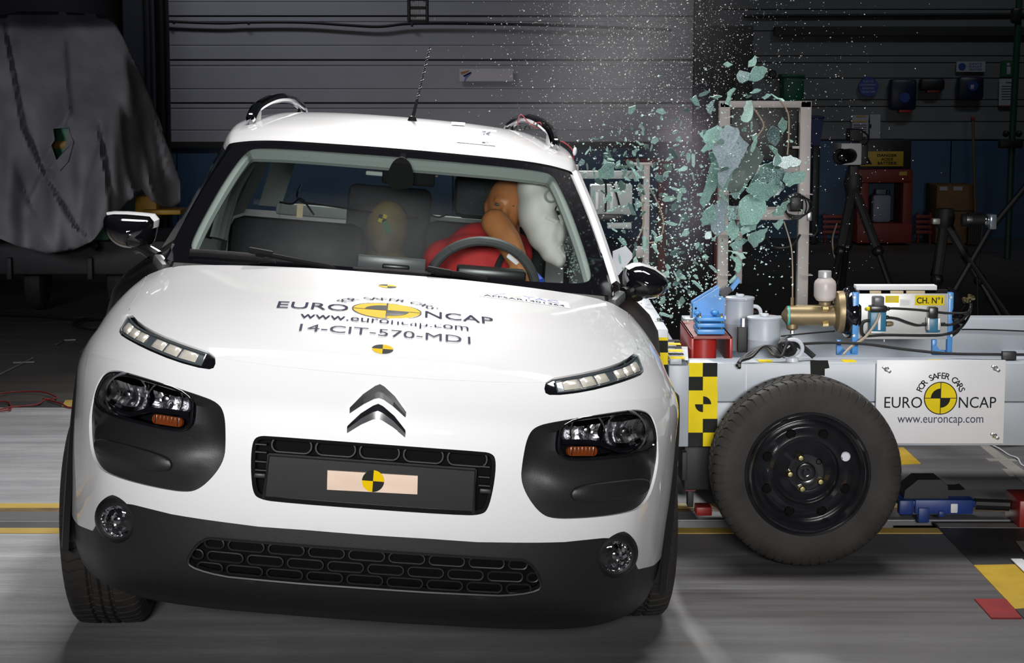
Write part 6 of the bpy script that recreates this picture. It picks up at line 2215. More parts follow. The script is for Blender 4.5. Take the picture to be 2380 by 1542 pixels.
wpart(pbox(2155, 210, 2183, 216, Yw - 0.08, 0.05, 0.004), 'red_tab', 'cabinet_red', d2)
d3 = wall_box(2228, 178, 2288, 233, 'goggle_dispenser', 'navy', 'rounded navy dispenser box under the white safety notice', 'dispenser', 0.14, 0.035)
c = at(2261, 200, Yw - 0.115)
wpart(MB().lathe([(0, 0.004), (0.05, 0.004), (0.052, 0)], Matrix.Translation(c) @ Matrix.Rotation(R(90), 4, 'X'), 28), 'emblem', 'sign_blue', d3)
wpart(pbox(2256, 197, 2264, 207, Yw - 0.122, 0.004, 0.001), 'emblem_figure', 'faded_white', d3)


def notice(px0, py0, px1, py1, name, m, label, cat, bars=(), Y=Yw):
    o_ = empty(name, at((px0 + px1) / 2, py1, Y), 0, label, cat)
    wpart(pbox(px0, py0, px1, py1, Y, 0.01), 'sheet', m, o_, smooth=None)
    for (a, b, c_, d_, mm) in bars:
        wpart(pbox(a, b, c_, d_, Y - 0.004, 0.003), 'print_line', mm, o_, smooth=None)
    return o_


sn = notice(2223, 143, 2290, 167, 'safety_notice', 'faded_white', 'white safety notice with blue disc above the navy dispenser', 'sign')
wpart(MB().lathe([(0, 0.006), (0.036, 0.006), (0.036, 0)], Matrix.Translation(at(2236, 155, Yw)) @ Matrix.Rotation(R(90), 4, 'X'), 24), 'blue_disc', 'sign_blue', sn)
for k, t_ in enumerate(('GANTS', 'DE SECURITE', 'OBLIGATOIRES')):
    a, b = at(2252, 146 + k * 6.5, Yw - 0.004), at(2282, 150.5 + k * 6.5, Yw - 0.004)
    wflat([fit_text(t_, a.x, b.x, b.z, a.z)], lambda x, z: (x, Yw - 0.004, z), 'lettering', 'sign_blue', sn)
es = notice(2327, 141, 2366, 178, 'emergency_sign', 'sign_green', 'green emergency sign with white figure behind the green pole', 'sign')
wpart(MB().ball(at(2344, 150, Yw - 0.01), (0.018, 0.006, 0.018), 12, 8), 'figure_head', 'faded_white', es)
wpart(pbox(2340, 155, 2349, 173, Yw - 0.006, 0.004, 0.0015), 'figure_body', 'faded_white', es)
notice(2322, 183, 2364, 246, 'notice_sheet', 'faded_white', 'pale notice sheet with red foot line under the emergency sign', 'notice',
       [(2338, 191, 2354, 193, 'grey_print'), (2324, 245, 2364, 248, 'cabinet_red')] + [(2328, 200 + 6 * k, 2356, 201.5 + 6 * k, 'grey_print') for k in range(6)])
notice(1980, 268, 2018, 318, 'notice_sheet', 'faded_white', 'pale notice with yellow heading bars behind the film camera', 'notice',
       [(1990, 269, 2012, 272, 'sign_yellow'), (1982, 281, 2014, 284, 'sign_yellow')] + [(1984, 290 + 5 * k, 2014, 291.5 + 5 * k, 'grey_print') for k in range(4)])
notice(2022, 266, 2046, 322, 'notice_sheet', 'faded_white', 'narrow pale notice with short black bar right of the camera', 'notice', [(2022, 289, 2025, 298, 'black_print')])
bn = notice(1068, 160, 1192, 189, 'door_banner', 'banner', 'pale banner with orange and violet strokes on the sectional door', 'banner', [], Yw - 0.02)
for q, m_ in (([(1070, 168), (1092, 163), (1086, 168), (1072, 173)], 'print_orange'), ([(1076, 176), (1094, 167), (1095, 170), (1079, 179)], 'dark_print'), ([(1078, 190), (1082, 178), (1096, 166), (1094, 172), (1084, 182), (1081, 189)], 'print_blue')):
    wpart(MB().add([at(*p, Yw - 0.026) for p in q], [tuple(range(len(q)))]), 'stroke', m_, bn, smooth=None)
wcab = empty('wall_cable', at(850, 56, Yw - 0.1), 0, 'thick black cable sagging along the top of the sectional door', 'cable')
cps = [(345, 47), (395, 50), (440, 52), (520, 54), (575, 52), (700, 52), (800, 58), (880, 62), (955, 55), (1100, 55), (1250, 58), (1420, 64), (1560, 70)]
wpart(MB().tube(spline([at(px, py, Yw - 0.05) for px, py in cps], 6), 0.016, 6), 'cable', 'cable_black', wcab)
for px, py in ((403, 50), (577, 52), (957, 56)):
    wpart(pbox(px - 2, py - 1, px + 3, py + 6, Yw - 0.08, 0.04, 0.003), 'cable_tie', 'cable_black', wcab)
# rack hanging from above
hr = empty('hanging_rack', at(971, 50, 13), 0, 'black hanging rack with three rows of pale strips, top of the door', 'rack')
for px0, px1 in ((946, 953), (989, 995)):
    wpart(pbox(px0, -60, px1, 51, 13, 0.1, 0.004), 'rack_post', 'cable_black', hr)
for py0, py1 in ((-4, 1), (15, 21), (34, 38), (46, 51)):
    wpart(pbox(950, py0, 992, py1, 13.01, 0.08, 0.003), 'rack_bar', 'cable_black', hr)
for py0, py1 in ((2, 15), (23, 33), (39, 44)):
    for k in range(7):
        if (k * 3 + py0) % 5 == 0:
            continue
        wpart(pbox(954 + k * 5, py0, 957.5 + k * 5, py1, 13.06, 0.02, 0.0), 'pale_strip', 'sign_white', hr, smooth=None)

# red battery cabinet
Yr2 = 18.6
rc = empty('battery_cabinet', at(2058, 555, Yr2), 0, 'red open battery cabinet with yellow danger sign on top', 'cabinet')
wpart(pbox(1992, 394, 2018, 566, Yr2, 0.5, 0.01), 'side_panel', 'cabinet_red', rc)
wpart(pbox(2098, 394, 2120, 566, Yr2, 0.5, 0.01), 'side_panel', 'cabinet_red', rc)
wpart(pbox(1992, 394, 2120, 425, Yr2 - 0.01, 0.5, 0.01), 'top_panel', 'cabinet_red', rc)
wpart(pbox(1992, 520, 2120, 566, Yr2 - 0.01, 0.5, 0.01), 'bottom_panel', 'cabinet_red', rc)
wpart(pbox(2018, 424, 2100, 522, Yr2 + 0.45, 0.03), 'back_panel', 'wall_blue', rc)
wpart(pbox(1996, 325, 2118, 394, Yr2 + 0.05, 0.4, 0.01), 'black_box', 'cable_black', rc)
wpart(pbox(2090, 399, 2108, 408, Yr2 - 0.013, 0.004), 'yellow_label', 'sign_yellow', rc)
ds = empty('danger_sign', at(2058, 388, Yr2 - 0.03), 0, 'yellow danger sign with warning triangle on the red cabinet', 'sign')
wpart(pbox(2000, 352, 2100, 387, Yr2 + 0.01, 0.012, 0.004), 'sign_plate', 'sign_yellow', ds)
for k, t_ in enumerate(('DANGER', 'ACIDE', 'BATTERIE')):
    w = (23, 14, 22)[k]
    a, b = at(2062 - w, 358 + k * 9, Yr2 + 0.006), at(2062 + w, 364.5 + k * 9, Yr2 + 0.006)
    wflat([fit_text(t_, a.x, b.x, b.z, a.z, 0.02)], lambda x, z: (x, Yr2 + 0.006, z), 'lettering', 'black_print', ds)
wflat([([(at(px, py, Yr2).x, at(px, py, Yr2).z) for px, py in ((2006, 382), (2027, 382), (2017, 364))], [(0, 1, 2)])], lambda x, z: (x, Yr2 + 0.006, z), 'warning_triangle', 'black_print', ds)
jc = empty('jerrycan', at(2054, 516, Yr2 + 0.1), 0, 'pale plastic jerrycan standing inside the red cabinet', 'jerrycan')
wpart(pbox(2028, 452, 2072, 518, Yr2 + 0.1, 0.16, 0.03), 'can_body', 'jerry', jc)
wpart(pbox(2036, 440, 2060, 454, Yr2 + 0.15, 0.05, 0.01), 'can_handle', 'jerry', jc)
wpart(pbox(2062, 443, 2069, 454, Yr2 + 0.15, 0.05, 0.005), 'can_cap', 'cable_black', jc)
# red barrier boards on the floor by the wall
for px0, px1, lab in ((1912, 1972, 'dark red slatted barrier left of the battery cabinet'), (2128, 2168, 'dark red slatted barrier between cabinet and cardboard box')):
    rbx = empty('red_barrier', at((px0 + px1) / 2, 552, Yr2 + 0.2), 0, lab, 'barrier')
    for py in (500, 512, 524, 536):
        wpart(pbox(px0, py, px1, py + 8, Yr2 + 0.2, 0.05, 0.004), 'slat', 'cabinet_red', rbx)
    for px in (px0 + 4, px1 - 8):
        wpart(pbox(px, 496, px + 5, 566, Yr2 + 0.25, 0.05, 0.004), 'barrier_post', 'cabinet_red', rbx)
cbx = empty('cardboard_box', at(2222, 552, Yr2), 0, 'brown cardboard carton with two white labels leaning by the broom', 'box')
wpart(pbox(2176, 431, 2268, 566, Yr2 + 0.1, 0.5, 0.006), 'carton', 'cardboard', cbx)
for a, b in ((2184, 2202), (2216, 2237)):
    wpart(pbox(a, 434, b, 443, Yr2 + 0.097, 0.003), 'white_label', 'faded_white', cbx, smooth=None)
wpart(pbox(2176, 489, 2268, 492, Yr2 + 0.096, 0.004), 'flap_edge', 'machine_dark', cbx, smooth=None)
br = empty('broom', at(2266, 555, Yr2), 0, 'wooden handled broom leaning upright against the blue wall', 'broom')
wpart(MB().tube([at(2261, 275, Yr2 + 0.05), at(2267, 495, Yr2 - 0.05)], 0.014, 8), 'handle', 'broom_wood', br)
wpart(pbox(2258, 272, 2266, 282, Yr2 + 0.03, 0.04, 0.006), 'grip', 'cabinet_red', br)
wpart(pbox(2250, 495, 2284, 506, Yr2 - 0.08, 0.06, 0.01), 'broom_head', 'machine_dark', br)
for k in range(7):
    wpart(pbox(2251 + k * 4.7, 505, 2255 + k * 4.7, 568, Yr2 - 0.07, 0.04), 'bristle_tuft', 'machine_dark', br, smooth=None)
bb = empty('blue_bin', at(1900, 335, Yr2), 0, 'dark blue tapering bin behind the pale steel frame', 'bin')
q = [at(px, py, Yr2) for px, py in ((1886, 272), (1915, 274), (1906, 338), (1886, 338))]
wpart(MB().add(q + [p + Vector((0, 0.3, 0)) for p in q], [(0, 1, 2, 3), (7, 6, 5, 4)] + [(i, 4 + i, 4 + (i + 1) % 4, (i + 1) % 4) for i in range(4)]), 'bin_body', mat('bin_blue', (0.008, 0.025, 0.11), 0.5), bb, smooth=None)
wpart(pbox(1884, 270, 1917, 276, Yr2 - 0.01, 0.32, 0.01), 'bin_rim', 'bin_blue', bb)
wpart(pbox(1888, 338, 1904, 567, Yr2 + 0.1, 0.1, 0.005), 'bin_stand', 'cable_black', bb)
# green pole
gp_ = empty('green_pole', ground(2345, 560).xy.to_3d(), 0, 'slim dark green steel pole with black clamp at the right edge', 'pole')
Yg = 17.2
wpart(MB().tube([(at(2372, -60, Yg).x, Yg, at(2372, -60, Yg).z), (at(2352, 330, Yg).x, Yg, at(2352, 330, Yg).z), (at(2344, 520, Yg).x, Yg, 0)], 0.03, 10), 'pole', 'pole_green', gp_)
wpart(pbox(2325, 325, 2378, 345, Yg - 0.06, 0.1, 0.01), 'clamp', 'cable_black', gp_)
for px in (2338, 2368):
    wpart(MB().ball(at(px, 311, Yg - 0.03), (0.03, 0.03, 0.03), 12, 8), 'spot_lamp', 'cable_black', gp_)
wpart(pbox(2354, 18, 2376, 54, Yg - 0.05, 0.1, 0.02), 'junction_box', 'cable_black', gp_)

# ================================================================== film cameras on tripods
def tripod(root, top, feet, r_=0.02):
    wpart(MB().lathe([(0, 0.05), (0.05, 0.05), (0.06, 0.0), (0.05, -0.05), (0.03, -0.08)], Matrix.Translation(top), 16), 'tripod_head', 'machine_dark', root)
    for f_ in feet:
        mid = top.lerp(f_, 0.45)
        lg_ = wpart(MB().tube([top + Vector((0, 0, -0.02)), mid], r_ * 1.5, 8), 'tripod_leg', 'machine_dark', root)
        wpart(MB().tube([mid, f_], r_, 8), 'lower_leg', 'cable_black', lg_)
        wpart(MB().ball(mid, r_ * 1.9, 10, 8), 'leg_clamp', 'cable_black', lg_)
        wpart(MB().ball(f_ + Vector((0, 0, r_ * 1.2)), r_ * 1.4, 10, 8), 'rubber_foot', 'rubber', lg_)


Yc1 = 12.2
fc1 = empty('film_camera', ground(1980, 715).xy.to_3d(), 0, 'black and white film camera with large round lens on tripod', 'camera')
top = at(1983, 425, Yc1)
tripod(fc1, top, [Vector((at(1895, 700, Yc1).x, Yc1 - 0.35, 0)), Vector((at(2090, 700, Yc1).x, Yc1 - 0.3, 0)), Vector((at(1985, 700, Yc1).x, Yc1 + 0.55, 0))])
wpart(pbox(1975, 385, 1995, 424, Yc1 - 0.03, 0.08, 0.008), 'camera_mount', 'machine_dark', fc1)
wpart(pbox(1955, 333, 2003, 384, Yc1 - 0.08, 0.3, 0.008), 'camera_body', 'paper', fc1)
wpart(pbox(1999, 336, 2018, 384, Yc1 - 0.05, 0.25, 0.01), 'camera_side', 'machine_dark', fc1)
wpart(pbox(1975, 300, 2006, 328, Yc1 - 0.02, 0.15, 0.008), 'camera_top_box', 'machine_dark', fc1)
wpart(MB().lathe([(0, 0.2), (0.04, 0.2), (0.045, 0.205), (0.05, 0.18), (0.04, 0.1), (0.045, 0.08), (0.045, 0)], Matrix.Translation(at(1976, 362, Yc1 - 0.08)) @ Matrix.Rotation(R(90), 4, 'X') @ Matrix.Rotation(R(-28), 4, 'Y'), 28), 'lens_barrel', 'cable_black', fc1)
wpart(MB().ball(at(1961, 364, Yc1 - 0.29), (0.04, 0.012, 0.04), 16, 10), 'lens_glass', 'black_gloss', fc1)
wpart(MB().tube(spline([at(1990, 300, Yc1), at(2012, 310, Yc1), at(2018, 325, Yc1), at(2005, 345, Yc1)], 6), 0.006, 6), 'camera_lead', 'cable_black', fc1)
wpart(MB().tube(spline([at(1945, 520, Yc1), at(1935, 555, Yc1 - .1), at(1938, 590, Yc1 - .1), at(1946, 620, Yc1 - .1), at(1945, 660, Yc1 - .1)], 6), 0.005, 6), 'camera_lead', 'cable_tan', fc1)
Yc2 = 11.2
ft = empty('second_tripod', ground(2190, 760).xy.to_3d(), 0, 'black tripod with pale clamp right of the film camera', 'tripod')
top = at(2196, 505, Yc2)
tripod(ft, top, [Vector((at(2140, 750, Yc2).x, Yc2 - 0.2, 0)), Vector((at(2350, 750, Yc2).x, Yc2 - 0.3, 0)), Vector((at(2200, 700, Yc2).x, Yc2 + 0.5, 0))])
wpart(pbox(2168, 508, 2186, 522, Yc2 - 0.05, 0.06, 0.006), 'pale_clamp', 'aluminium', ft)
Yf2 = 10.6
fl = empty('flash_lamp', ground(2300, 800).xy.to_3d(), 0, 'small flash lamp with bright glass head on a slanting stand', 'lamp')
wpart(xlathe(2235, 2290, 512, Yf2, [(0, 0), (15, 0), (15, 0.3), (13, 0.35), (13, 1), (0, 1)], 24), 'lamp_barrel', 'machine_dark', fl)
wpart(xlathe(2245, 2258, 511, Yf2 - 0.01, [(13, 0), (13.5, 0.5), (13, 1)], 20), 'silver_band', 'steel', fl)
wpart(pbox(2290, 503, 2300, 524, Yf2 - 0.03, 0.06, 0.004), 'reflector_mount', 'chrome', fl)
wpart(pbox(2301, 499, 2317, 534, Yf2 - 0.05, 0.1, 0.006), 'glass_head', mat('lamp_glass', (0.55, 0.62, 0.70), 0.12, metal=0.5), fl)
wpart(MB().tube([at(2420, 390, Yf2), at(2300, 535, Yf2), Vector((at(2120, 760, Yf2).x, Yf2, 0.0))], 0.018, 8), 'stand_boom', 'cable_black', fl)
wpart(MB().tube([at(2250, 600, Yf2), Vector((at(2420, 800, Yf2).x, Yf2 - 0.1, 0))], 0.016, 8), 'stand_leg', 'cable_black', fl)
wpart(MB().tube([at(2285, 520, Yf2), at(2272, 640, Yf2), Vector((at(2278, 740, Yf2).x, Yf2, 0.0))], 0.006, 6), 'lamp_lead', 'cable_black', fl)

# ================================================================== pale steel frames behind the trolley
mat('frame_white', (0.44, 0.405, 0.39), 0.5, var=0.08, scale=6)
mat('rack_grey', (0.40, 0.44, 0.43), 0.5, var=0.12, scale=14)
Yfr = 9.3
fa = empty('steel_frame', ground(1780, 930).xy.to_3d(), 0, 'tall pale steel frame with black panels behind the shattered glass', 'frame')
for (pa, pb) in (((1673, 1698), 238), ((1861, 1887), 235)):
    a, b = at(pa[0], pb, Yfr), at(pa[1], pb, Yfr)
    wpart(bx((a.x), (b.x), Yfr, Yfr + 0.05, 0, a.z, 0.004), 'frame_post', 'frame_white', fa)
    for py in (452, 545, 640):
        c = at((pa[0] + pa[1]) / 2, py, Yfr)
        wpart(MB().box((c.x, Yfr + 0.02, c.z), (b.x - a.x + 0.006, 0.06, 0.004)), 'post_joint', 'frame_white', fa)
wpart(pbox(1673, 235, 1887, 251, Yfr, 0.05, 0.004), 'frame_bar', 'frame_white', fa)
wpart(pbox(1698, 384, 1862, 402, Yfr + 0.02, 0.05, 0.004), 'frame_bar', 'frame_white', fa)
wpart(pbox(1700, 490, 1862, 512, Yfr + 0.02, 0.3, 0.004), 'shelf', 'frame_white', fa)
wpart(pbox(1842, 340, 1864, 346, Yfr + 0.01, 0.03, 0.002), 'cable_peg', 'frame_white', fa)
wpart(pbox(1712, 480, 1726, 660, Yfr + 0.25, 0.05, 0.004), 'rear_post', 'frame_white', fa)
wpart(pbox(1699, 253, 1860, 372, Yfr + 0.12, 0.04, 0.004), 'black_panel', 'cable_black', fa)
wpart(pbox(1836, 455, 1868, 492, Yfr - 0.05, 0.1, 0.012), 'black_socket', 'cable_black', fa)
for k in range(3):
    cc = at(1850, 475, Yfr - 0.08)
    rng = [cc + Vector(((0.05 + 0.012 * k) * math.cos(a) + 0.005 * k, 0.01 * k, (0.062 - 0.008 * k) * math.sin(a) - 0.01)) for a in np.linspace(0, 2 * math.pi, 26, endpoint=False)]
    wpart(MB().tube(rng, 0.004, 6, closed=True), 'cable_loop', 'cable_black', fa)
wpart(MB().tube(spline([at(1812, 232, Yfr - .02), at(1832, 265, Yfr - .02), at(1833, 320, Yfr - .02), at(1830, 360, Yfr - .02)], 6), 0.004, 6), 'thin_lead', 'cable_tan', fa)
wpart(MB().tube(spline([at(1752, 252, Yfr - .02), at(1775, 290, Yfr - .02), at(1762, 315, Yfr - .02), at(1750, 335, Yfr - .02)], 6), 0.004, 6), 'thin_lead', 'cable_tan', fa)
wpart(MB().tube(spline([at(1822, 515, Yfr - .02), at(1838, 570, Yfr - .05), at(1842, 620, Yfr - .05), at(1842, 690, Yfr - .1), at(1843, 740, Yfr - .1)], 6), 0.0035, 6), 'thin_lead', 'cable_tan', fa)
wpart(MB().tube(spline([at(1778, 545, Yfr), at(1800, 575, Yfr), at(1840, 572, Yfr), at(1860, 545, Yfr)], 6), 0.006, 6), 'thin_lead', 'cable_black', fa)
wpart(MB().tube(spline([at(1888, 500, Yfr), at(1900, 530, Yfr), at(1893, 548, Yfr), at(1880, 547, Yfr)], 6), 0.004, 6), 'thin_lead', 'cable_black', fa)
wpart(pbox(1876, 492, 1888, 514, Yfr - 0.02, 0.03, 0.004), 'post_clip', 'steel', fa)
Yf3 = 8.9
fb = empty('control_frame', ground(1480, 960).xy.to_3d(), 0, 'pale steel frame with grey control rack right of the windscreen', 'frame')
a, b = at(1496, 384, Yf3), at(1511, 384, Yf3)
wpart(bx(a.x, b.x, Yf3, Yf3 + 0.05, 0, a.z, 0.004), 'frame_post', 'frame_white', fb)
wpart(pbox(1461, 379, 1517, 386, Yf3, 0.05, 0.003), 'frame_bar', 'frame_white', fb)
wpart(pbox(1342, 398, 1500, 416, Yf3 + 0.02, 0.05, 0.003), 'frame_bar', 'rack_grey', fb)
q = [at(px, py, Yf3 + 0.01) for px, py in ((1487, 430), (1498, 430), (1500, 560), (1496, 545))]
wpart(MB().add(q + [p + Vector((0, 0.02, 0)) for p in q], [(0, 1, 2, 3), (7, 6, 5, 4)] + [(i, 4 + i, 4 + (i + 1) % 4, (i + 1) % 4) for i in range(4)]), 'gusset', 'frame_white', fb, smooth=None)
a, b = at(1330, 430, Yf3), at(1345, 430, Yf3)
wpart(bx(a.x, b.x, Yf3, Yf3 + 0.05, 0, at(1330, 384, Yf3).z, 0.004), 'frame_post', 'frame_white', fb)
rk = wpart(pbox(1372, 430, 1470, 500, Yf3 + 0.03, 0.1, 0.006), 'control_rack', 'rack_grey', fb)
for k in range(3):
    wpart(pbox(1384 + k * 17, 447, 1391 + k * 17, 487, Yf3 + 0.025, 0.01, 0.001), 'module', 'sign_white' if k != 1 else 'aluminium', rk)
wpart(pbox(1412, 518, 1468, 532, Yf3 + 0.02, 0.05, 0.003), 'frame_bar', 'rack_grey', fb)
wpart(pbox(1380, 498, 1450, 514, Yf3 + 0.02, 0.06, 0.004), 'terminal_strip', 'cable_black', fb)
for px, py0, py1 in ((1407, 414, 492), (1420, 420, 480)):
    wpart(MB().tube(spline([at(px, py0, Yf3 - .02), at(px + 2 + (py0 > 416) * 10, (py0 + py1) / 2, Yf3 - .03), at(px + (py0 > 416) * 20, py1, Yf3 - .02)], 6), 0.005, 6), 'rack_cable', 'cable_black', fb)
wpart(MB().tube(spline([at(1512, 440, Yf3), at(1530, 475, Yf3), at(1542, 515, Yf3), at(1538, 545, Yf3), at(1525, 562, Yf3), at(1500, 565, Yf3)], 6), 0.004, 6), 'thin_lead', 'cable_tan', fb)
wpart(MB().tube(spline([at(1482, 430, Yf3), at(1490, 460, Yf3), at(1495, 520, Yf3), at(1480, 560, Yf3)], 6), 0.004, 6), 'thin_lead', 'cable_tan', fb)
q = [at(px, py, Yf3 - 0.5) for px, py in ((1424, 585), (1455, 572), (1470, 590), (1470, 600), (1438, 640), (1425, 640))]
wpart(MB().add(q + [p + Vector((0, 0.01, 0)) for p in q], [tuple(range(6)), tuple(range(11, 5, -1))] + [(i, 6 + i, 6 + (i + 1) % 6, (i + 1) % 6) for i in range(6)]), 'plastic_sheet', 'trolley_pale', fb, smooth=None)
wpart(pbox(1478, 574, 1496, 600, Yf3 - 0.02, 0.03, 0.003), 'junction_box', 'frame_white', fb)
# dark red press standing behind
Yrp = 14.5
rp_ = empty('red_stand', ground(1560, 650).xy.to_3d(), 0, 'dark red steel stand half hidden by the dust cloud', 'stand')
wpart(pbox(1452, 368, 1600, 380, Yrp, 0.1, 0.006), 'stand_beam', 'cabinet_red', rp_)
a, b = at(1530, 380, Yrp), at(1550, 380, Yrp)
wpart(bx(a.x, b.x, Yrp, Yrp + 0.12, 0, a.z, 0.006), 'stand_column', 'cabinet_red', rp_)
a, b = at(1662, 400, Yrp), at(1690, 400, Yrp)
wpart(bx(a.x, b.x, Yrp, Yrp + 0.12, 0, at(1670, 300, Yrp).z, 0.006), 'stand_column', 'cabinet_red', rp_)
# dark cabinet far behind the dust
Yd = 17.5
dk = empty('dark_cabinet', ground(1700, 600).xy.to_3d(), 0, 'tall dark cabinet behind the steel frames', 'cabinet')
a, b = at(1645, 300, Yd), at(1748, 300, Yd)
wpart(bx(a.x, b.x, Yd, Yd + 0.5, 0, at(1700, 60, Yd).z, 0.01), 'cabinet_body', 'machine_dark', dk)
wpart(bx(a.x + 0.03, a.x + 0.22, Yd - 0.012, Yd, 0.1, at(1700, 70, Yd).z, 0.004), 'cabinet_door', 'machine_dark', dk)
wpart(bx(a.x + 0.23, b.x - 0.02, Yd - 0.012, Yd, 0.1, at(1700, 70, Yd).z, 0.004), 'cabinet_door', 'machine_dark', dk)
# coil of red cable on the floor
rcl = empty('cable_coil', ground(1745, 870).xy.to_3d(), 0, 'dark red and black cable coil on the floor behind the canisters', 'cable')
cc = ground(1745, 850)
for k in range(5):
    rng = [Vector((cc.x + (0.11 - 0.004 * k) * math.cos(a), 10.6 + 0.11 * math.sin(a), 0.22 + 0.022 * k)) for a in np.linspace(0, 2 * math.pi, 26, endpoint=False)]
    wpart(MB().tube(rng, 0.012, 6, closed=True), 'coil_turn', 'cable_red' if k in (2, 3) else 'cable_black', rcl)
wpart(MB().lathe([(0.1, 0), (0.1, 0.2), (0.12, 0.21), (0, 0.21)], Matrix.Translation((cc.x, 10.6, 0)), 24), 'coil_drum', 'machine_dark', rcl)

# ================================================================== cables on the floor
def floor_cable(pts_, r_, m, name, label):
    P = spline([Vector((*ground(px, py).xy, r_ + 0.001 + 0.004 * (i % 2))) for i, (px, py) in enumerate(pts_)], 8)
    return thing_mesh(MB().tube(P, r_, 6), name, m, label, 'cable')


floor_cable([(-60, 918), (0, 919), (30, 914), (95, 915), (128, 924), (130, 930), (105, 932), (85, 945), (27, 949), (20, 958), (-60, 965)], 0.004, 'cable_red', 'floor_wire', 'thin dark red wire looping on the floor, nearest the car')
floor_cable([(-60, 940), (10, 938), (24, 944), (20, 952), (-30, 960)], 0.004, 'cable_red', 'floor_wire', 'short red wire loop on the floor at the left edge')
floor_cable([(100, 930), (140, 942), (160, 950), (190, 952), (230, 948)], 0.004, 'cable_red', 'floor_wire', 'red wire running over the yellow floor patch under the car')
floor_cable([(-80, 733), (60, 738), (160, 744), (230, 745), (320, 746)], 0.012, 'cable_black', 'floor_hose', 'black hose lying across the dark floor left of the car')
floor_cable([(260, 745), (200, 748), (172, 757), (185, 766), (230, 768), (300, 762)], 0.012, 'cable_black', 'floor_hose', 'loop of black hose on the dark floor by the front wing')
floor_cable([(2300, 1036), (2320, 1046), (2345, 1060), (2365, 1070), (2378, 1085), (2420, 1100)], 0.003, 'trolley_pale', 'floor_wire', 'thin pale wire on the floor below the white sign board')
floor_cable([(2292, 1034), (2315, 1041), (2360, 1038), (2420, 1036)], 0.004, 'cable_black', 'floor_wire', 'thin black wire on the floor under the trolley beam')
# ================================================================== shattered side window
def shard_material(name, base, edge_, edge_amt, scale, rough=0.25):
    m = bpy.data.materials.new(name)
    m.use_nodes = True
    nt = m.node_tree
    b = nt.nodes['Principled BSDF']
    tc = nt.nodes.new('ShaderNodeTexCoord')
    vo = nt.nodes.new('ShaderNodeTexVoronoi')
    vo.feature = 'DISTANCE_TO_EDGE'
    vo.inputs['Scale'].default_value = scale
    v2 = nt.nodes.new('ShaderNodeTexVoronoi')
    v2.inputs['Scale'].default_value = scale
    nt.links.new(tc.outputs['Object'], vo.inputs['Vector'])
    nt.links.new(tc.outputs['Object'], v2.inputs['Vector'])
    mr = nt.nodes.new('ShaderNodeMapRange')
    mr.inputs[1].default_value, mr.inputs[2].default_value = 0.03, 0.14
    mr.inputs[3].default_value, mr.inputs[4].default_value = edge_amt, 0.0
    nt.links.new(vo.outputs['Distance'], mr.inputs[0])
    hs = nt.nodes.new('ShaderNodeMix')
    hs.data_type = 'RGBA'
    hs.inputs[6].default_value = (*tuple(c * 0.6 for c in base), 1)
    hs.inputs[7].default_value = (*tuple(min(1, c * 1.25) for c in base), 1)
    sp = nt.nodes.new('ShaderNodeSeparateColor')
    nt.links.new(v2.outputs['Color'], sp.inputs[0])
    nt.links.new(sp.outputs[0], hs.inputs[0])
    mx = nt.nodes.new('ShaderNodeMix')
    mx.data_type = 'RGBA'
    nt.links.new(mr.outputs[0], mx.inputs[0])
    nt.links.new(hs.outputs[2], mx.inputs[6])
    mx.inputs[7].default_value = (*edge_, 1)
    nt.links.new(mx.outputs[2], b.inputs['Base Color'])
    b.inputs['Roughness'].default_value = rough
    # each crystal of the tempered pane faces its own way
    bp = nt.nodes.new('ShaderNodeBump')
    bp.inputs['Strength'].default_value = 0.8
    bp.inputs['Distance'].default_value = 0.004
    nt.links.new(sp.outputs[1], bp.inputs['Height'])
    nt.links.new(bp.outputs[0], b.inputs['Normal'])
    b.inputs['Transmission Weight'].default_value = 0.0
    # thin cracked glass lets some of the background through
    out = nt.nodes['Material Output']
    tr_ = nt.nodes.new('ShaderNodeBsdfTransparent')
    tr_.inputs[0].default_value = (0.75, 0.95, 0.9, 1)
    ms = nt.nodes.new('ShaderNodeMixShader')
    ms.inputs[0].default_value = 0.82
    nt.links.new(tr_.outputs[0], ms.inputs[1])
    nt.links.new(b.outputs[0], ms.inputs[2])
    nt.links.new(ms.outputs[0], out.inputs[0])
    MATS[name] = m
    return m


shard_material('cracked_glass', (0.17, 0.35, 0.30), (0.62, 0.86, 0.80), 0.75, 290)
shard_material('cracked_glass_pale', (0.27, 0.34, 0.38), (0.48, 0.60, 0.65), 0.5, 330)
shard_material('cracked_glass_dark', (0.035, 0.08, 0.08), (0.55, 0.75, 0.75), 0.95, 240)
shard_material('glass_crumb', (0.36, 0.60, 0.53), (0.75, 0.95, 0.9), 0.5, 14)
mat('glass_smooth', (0.13, 0.16, 0.145), 0.3, coat=1.0)

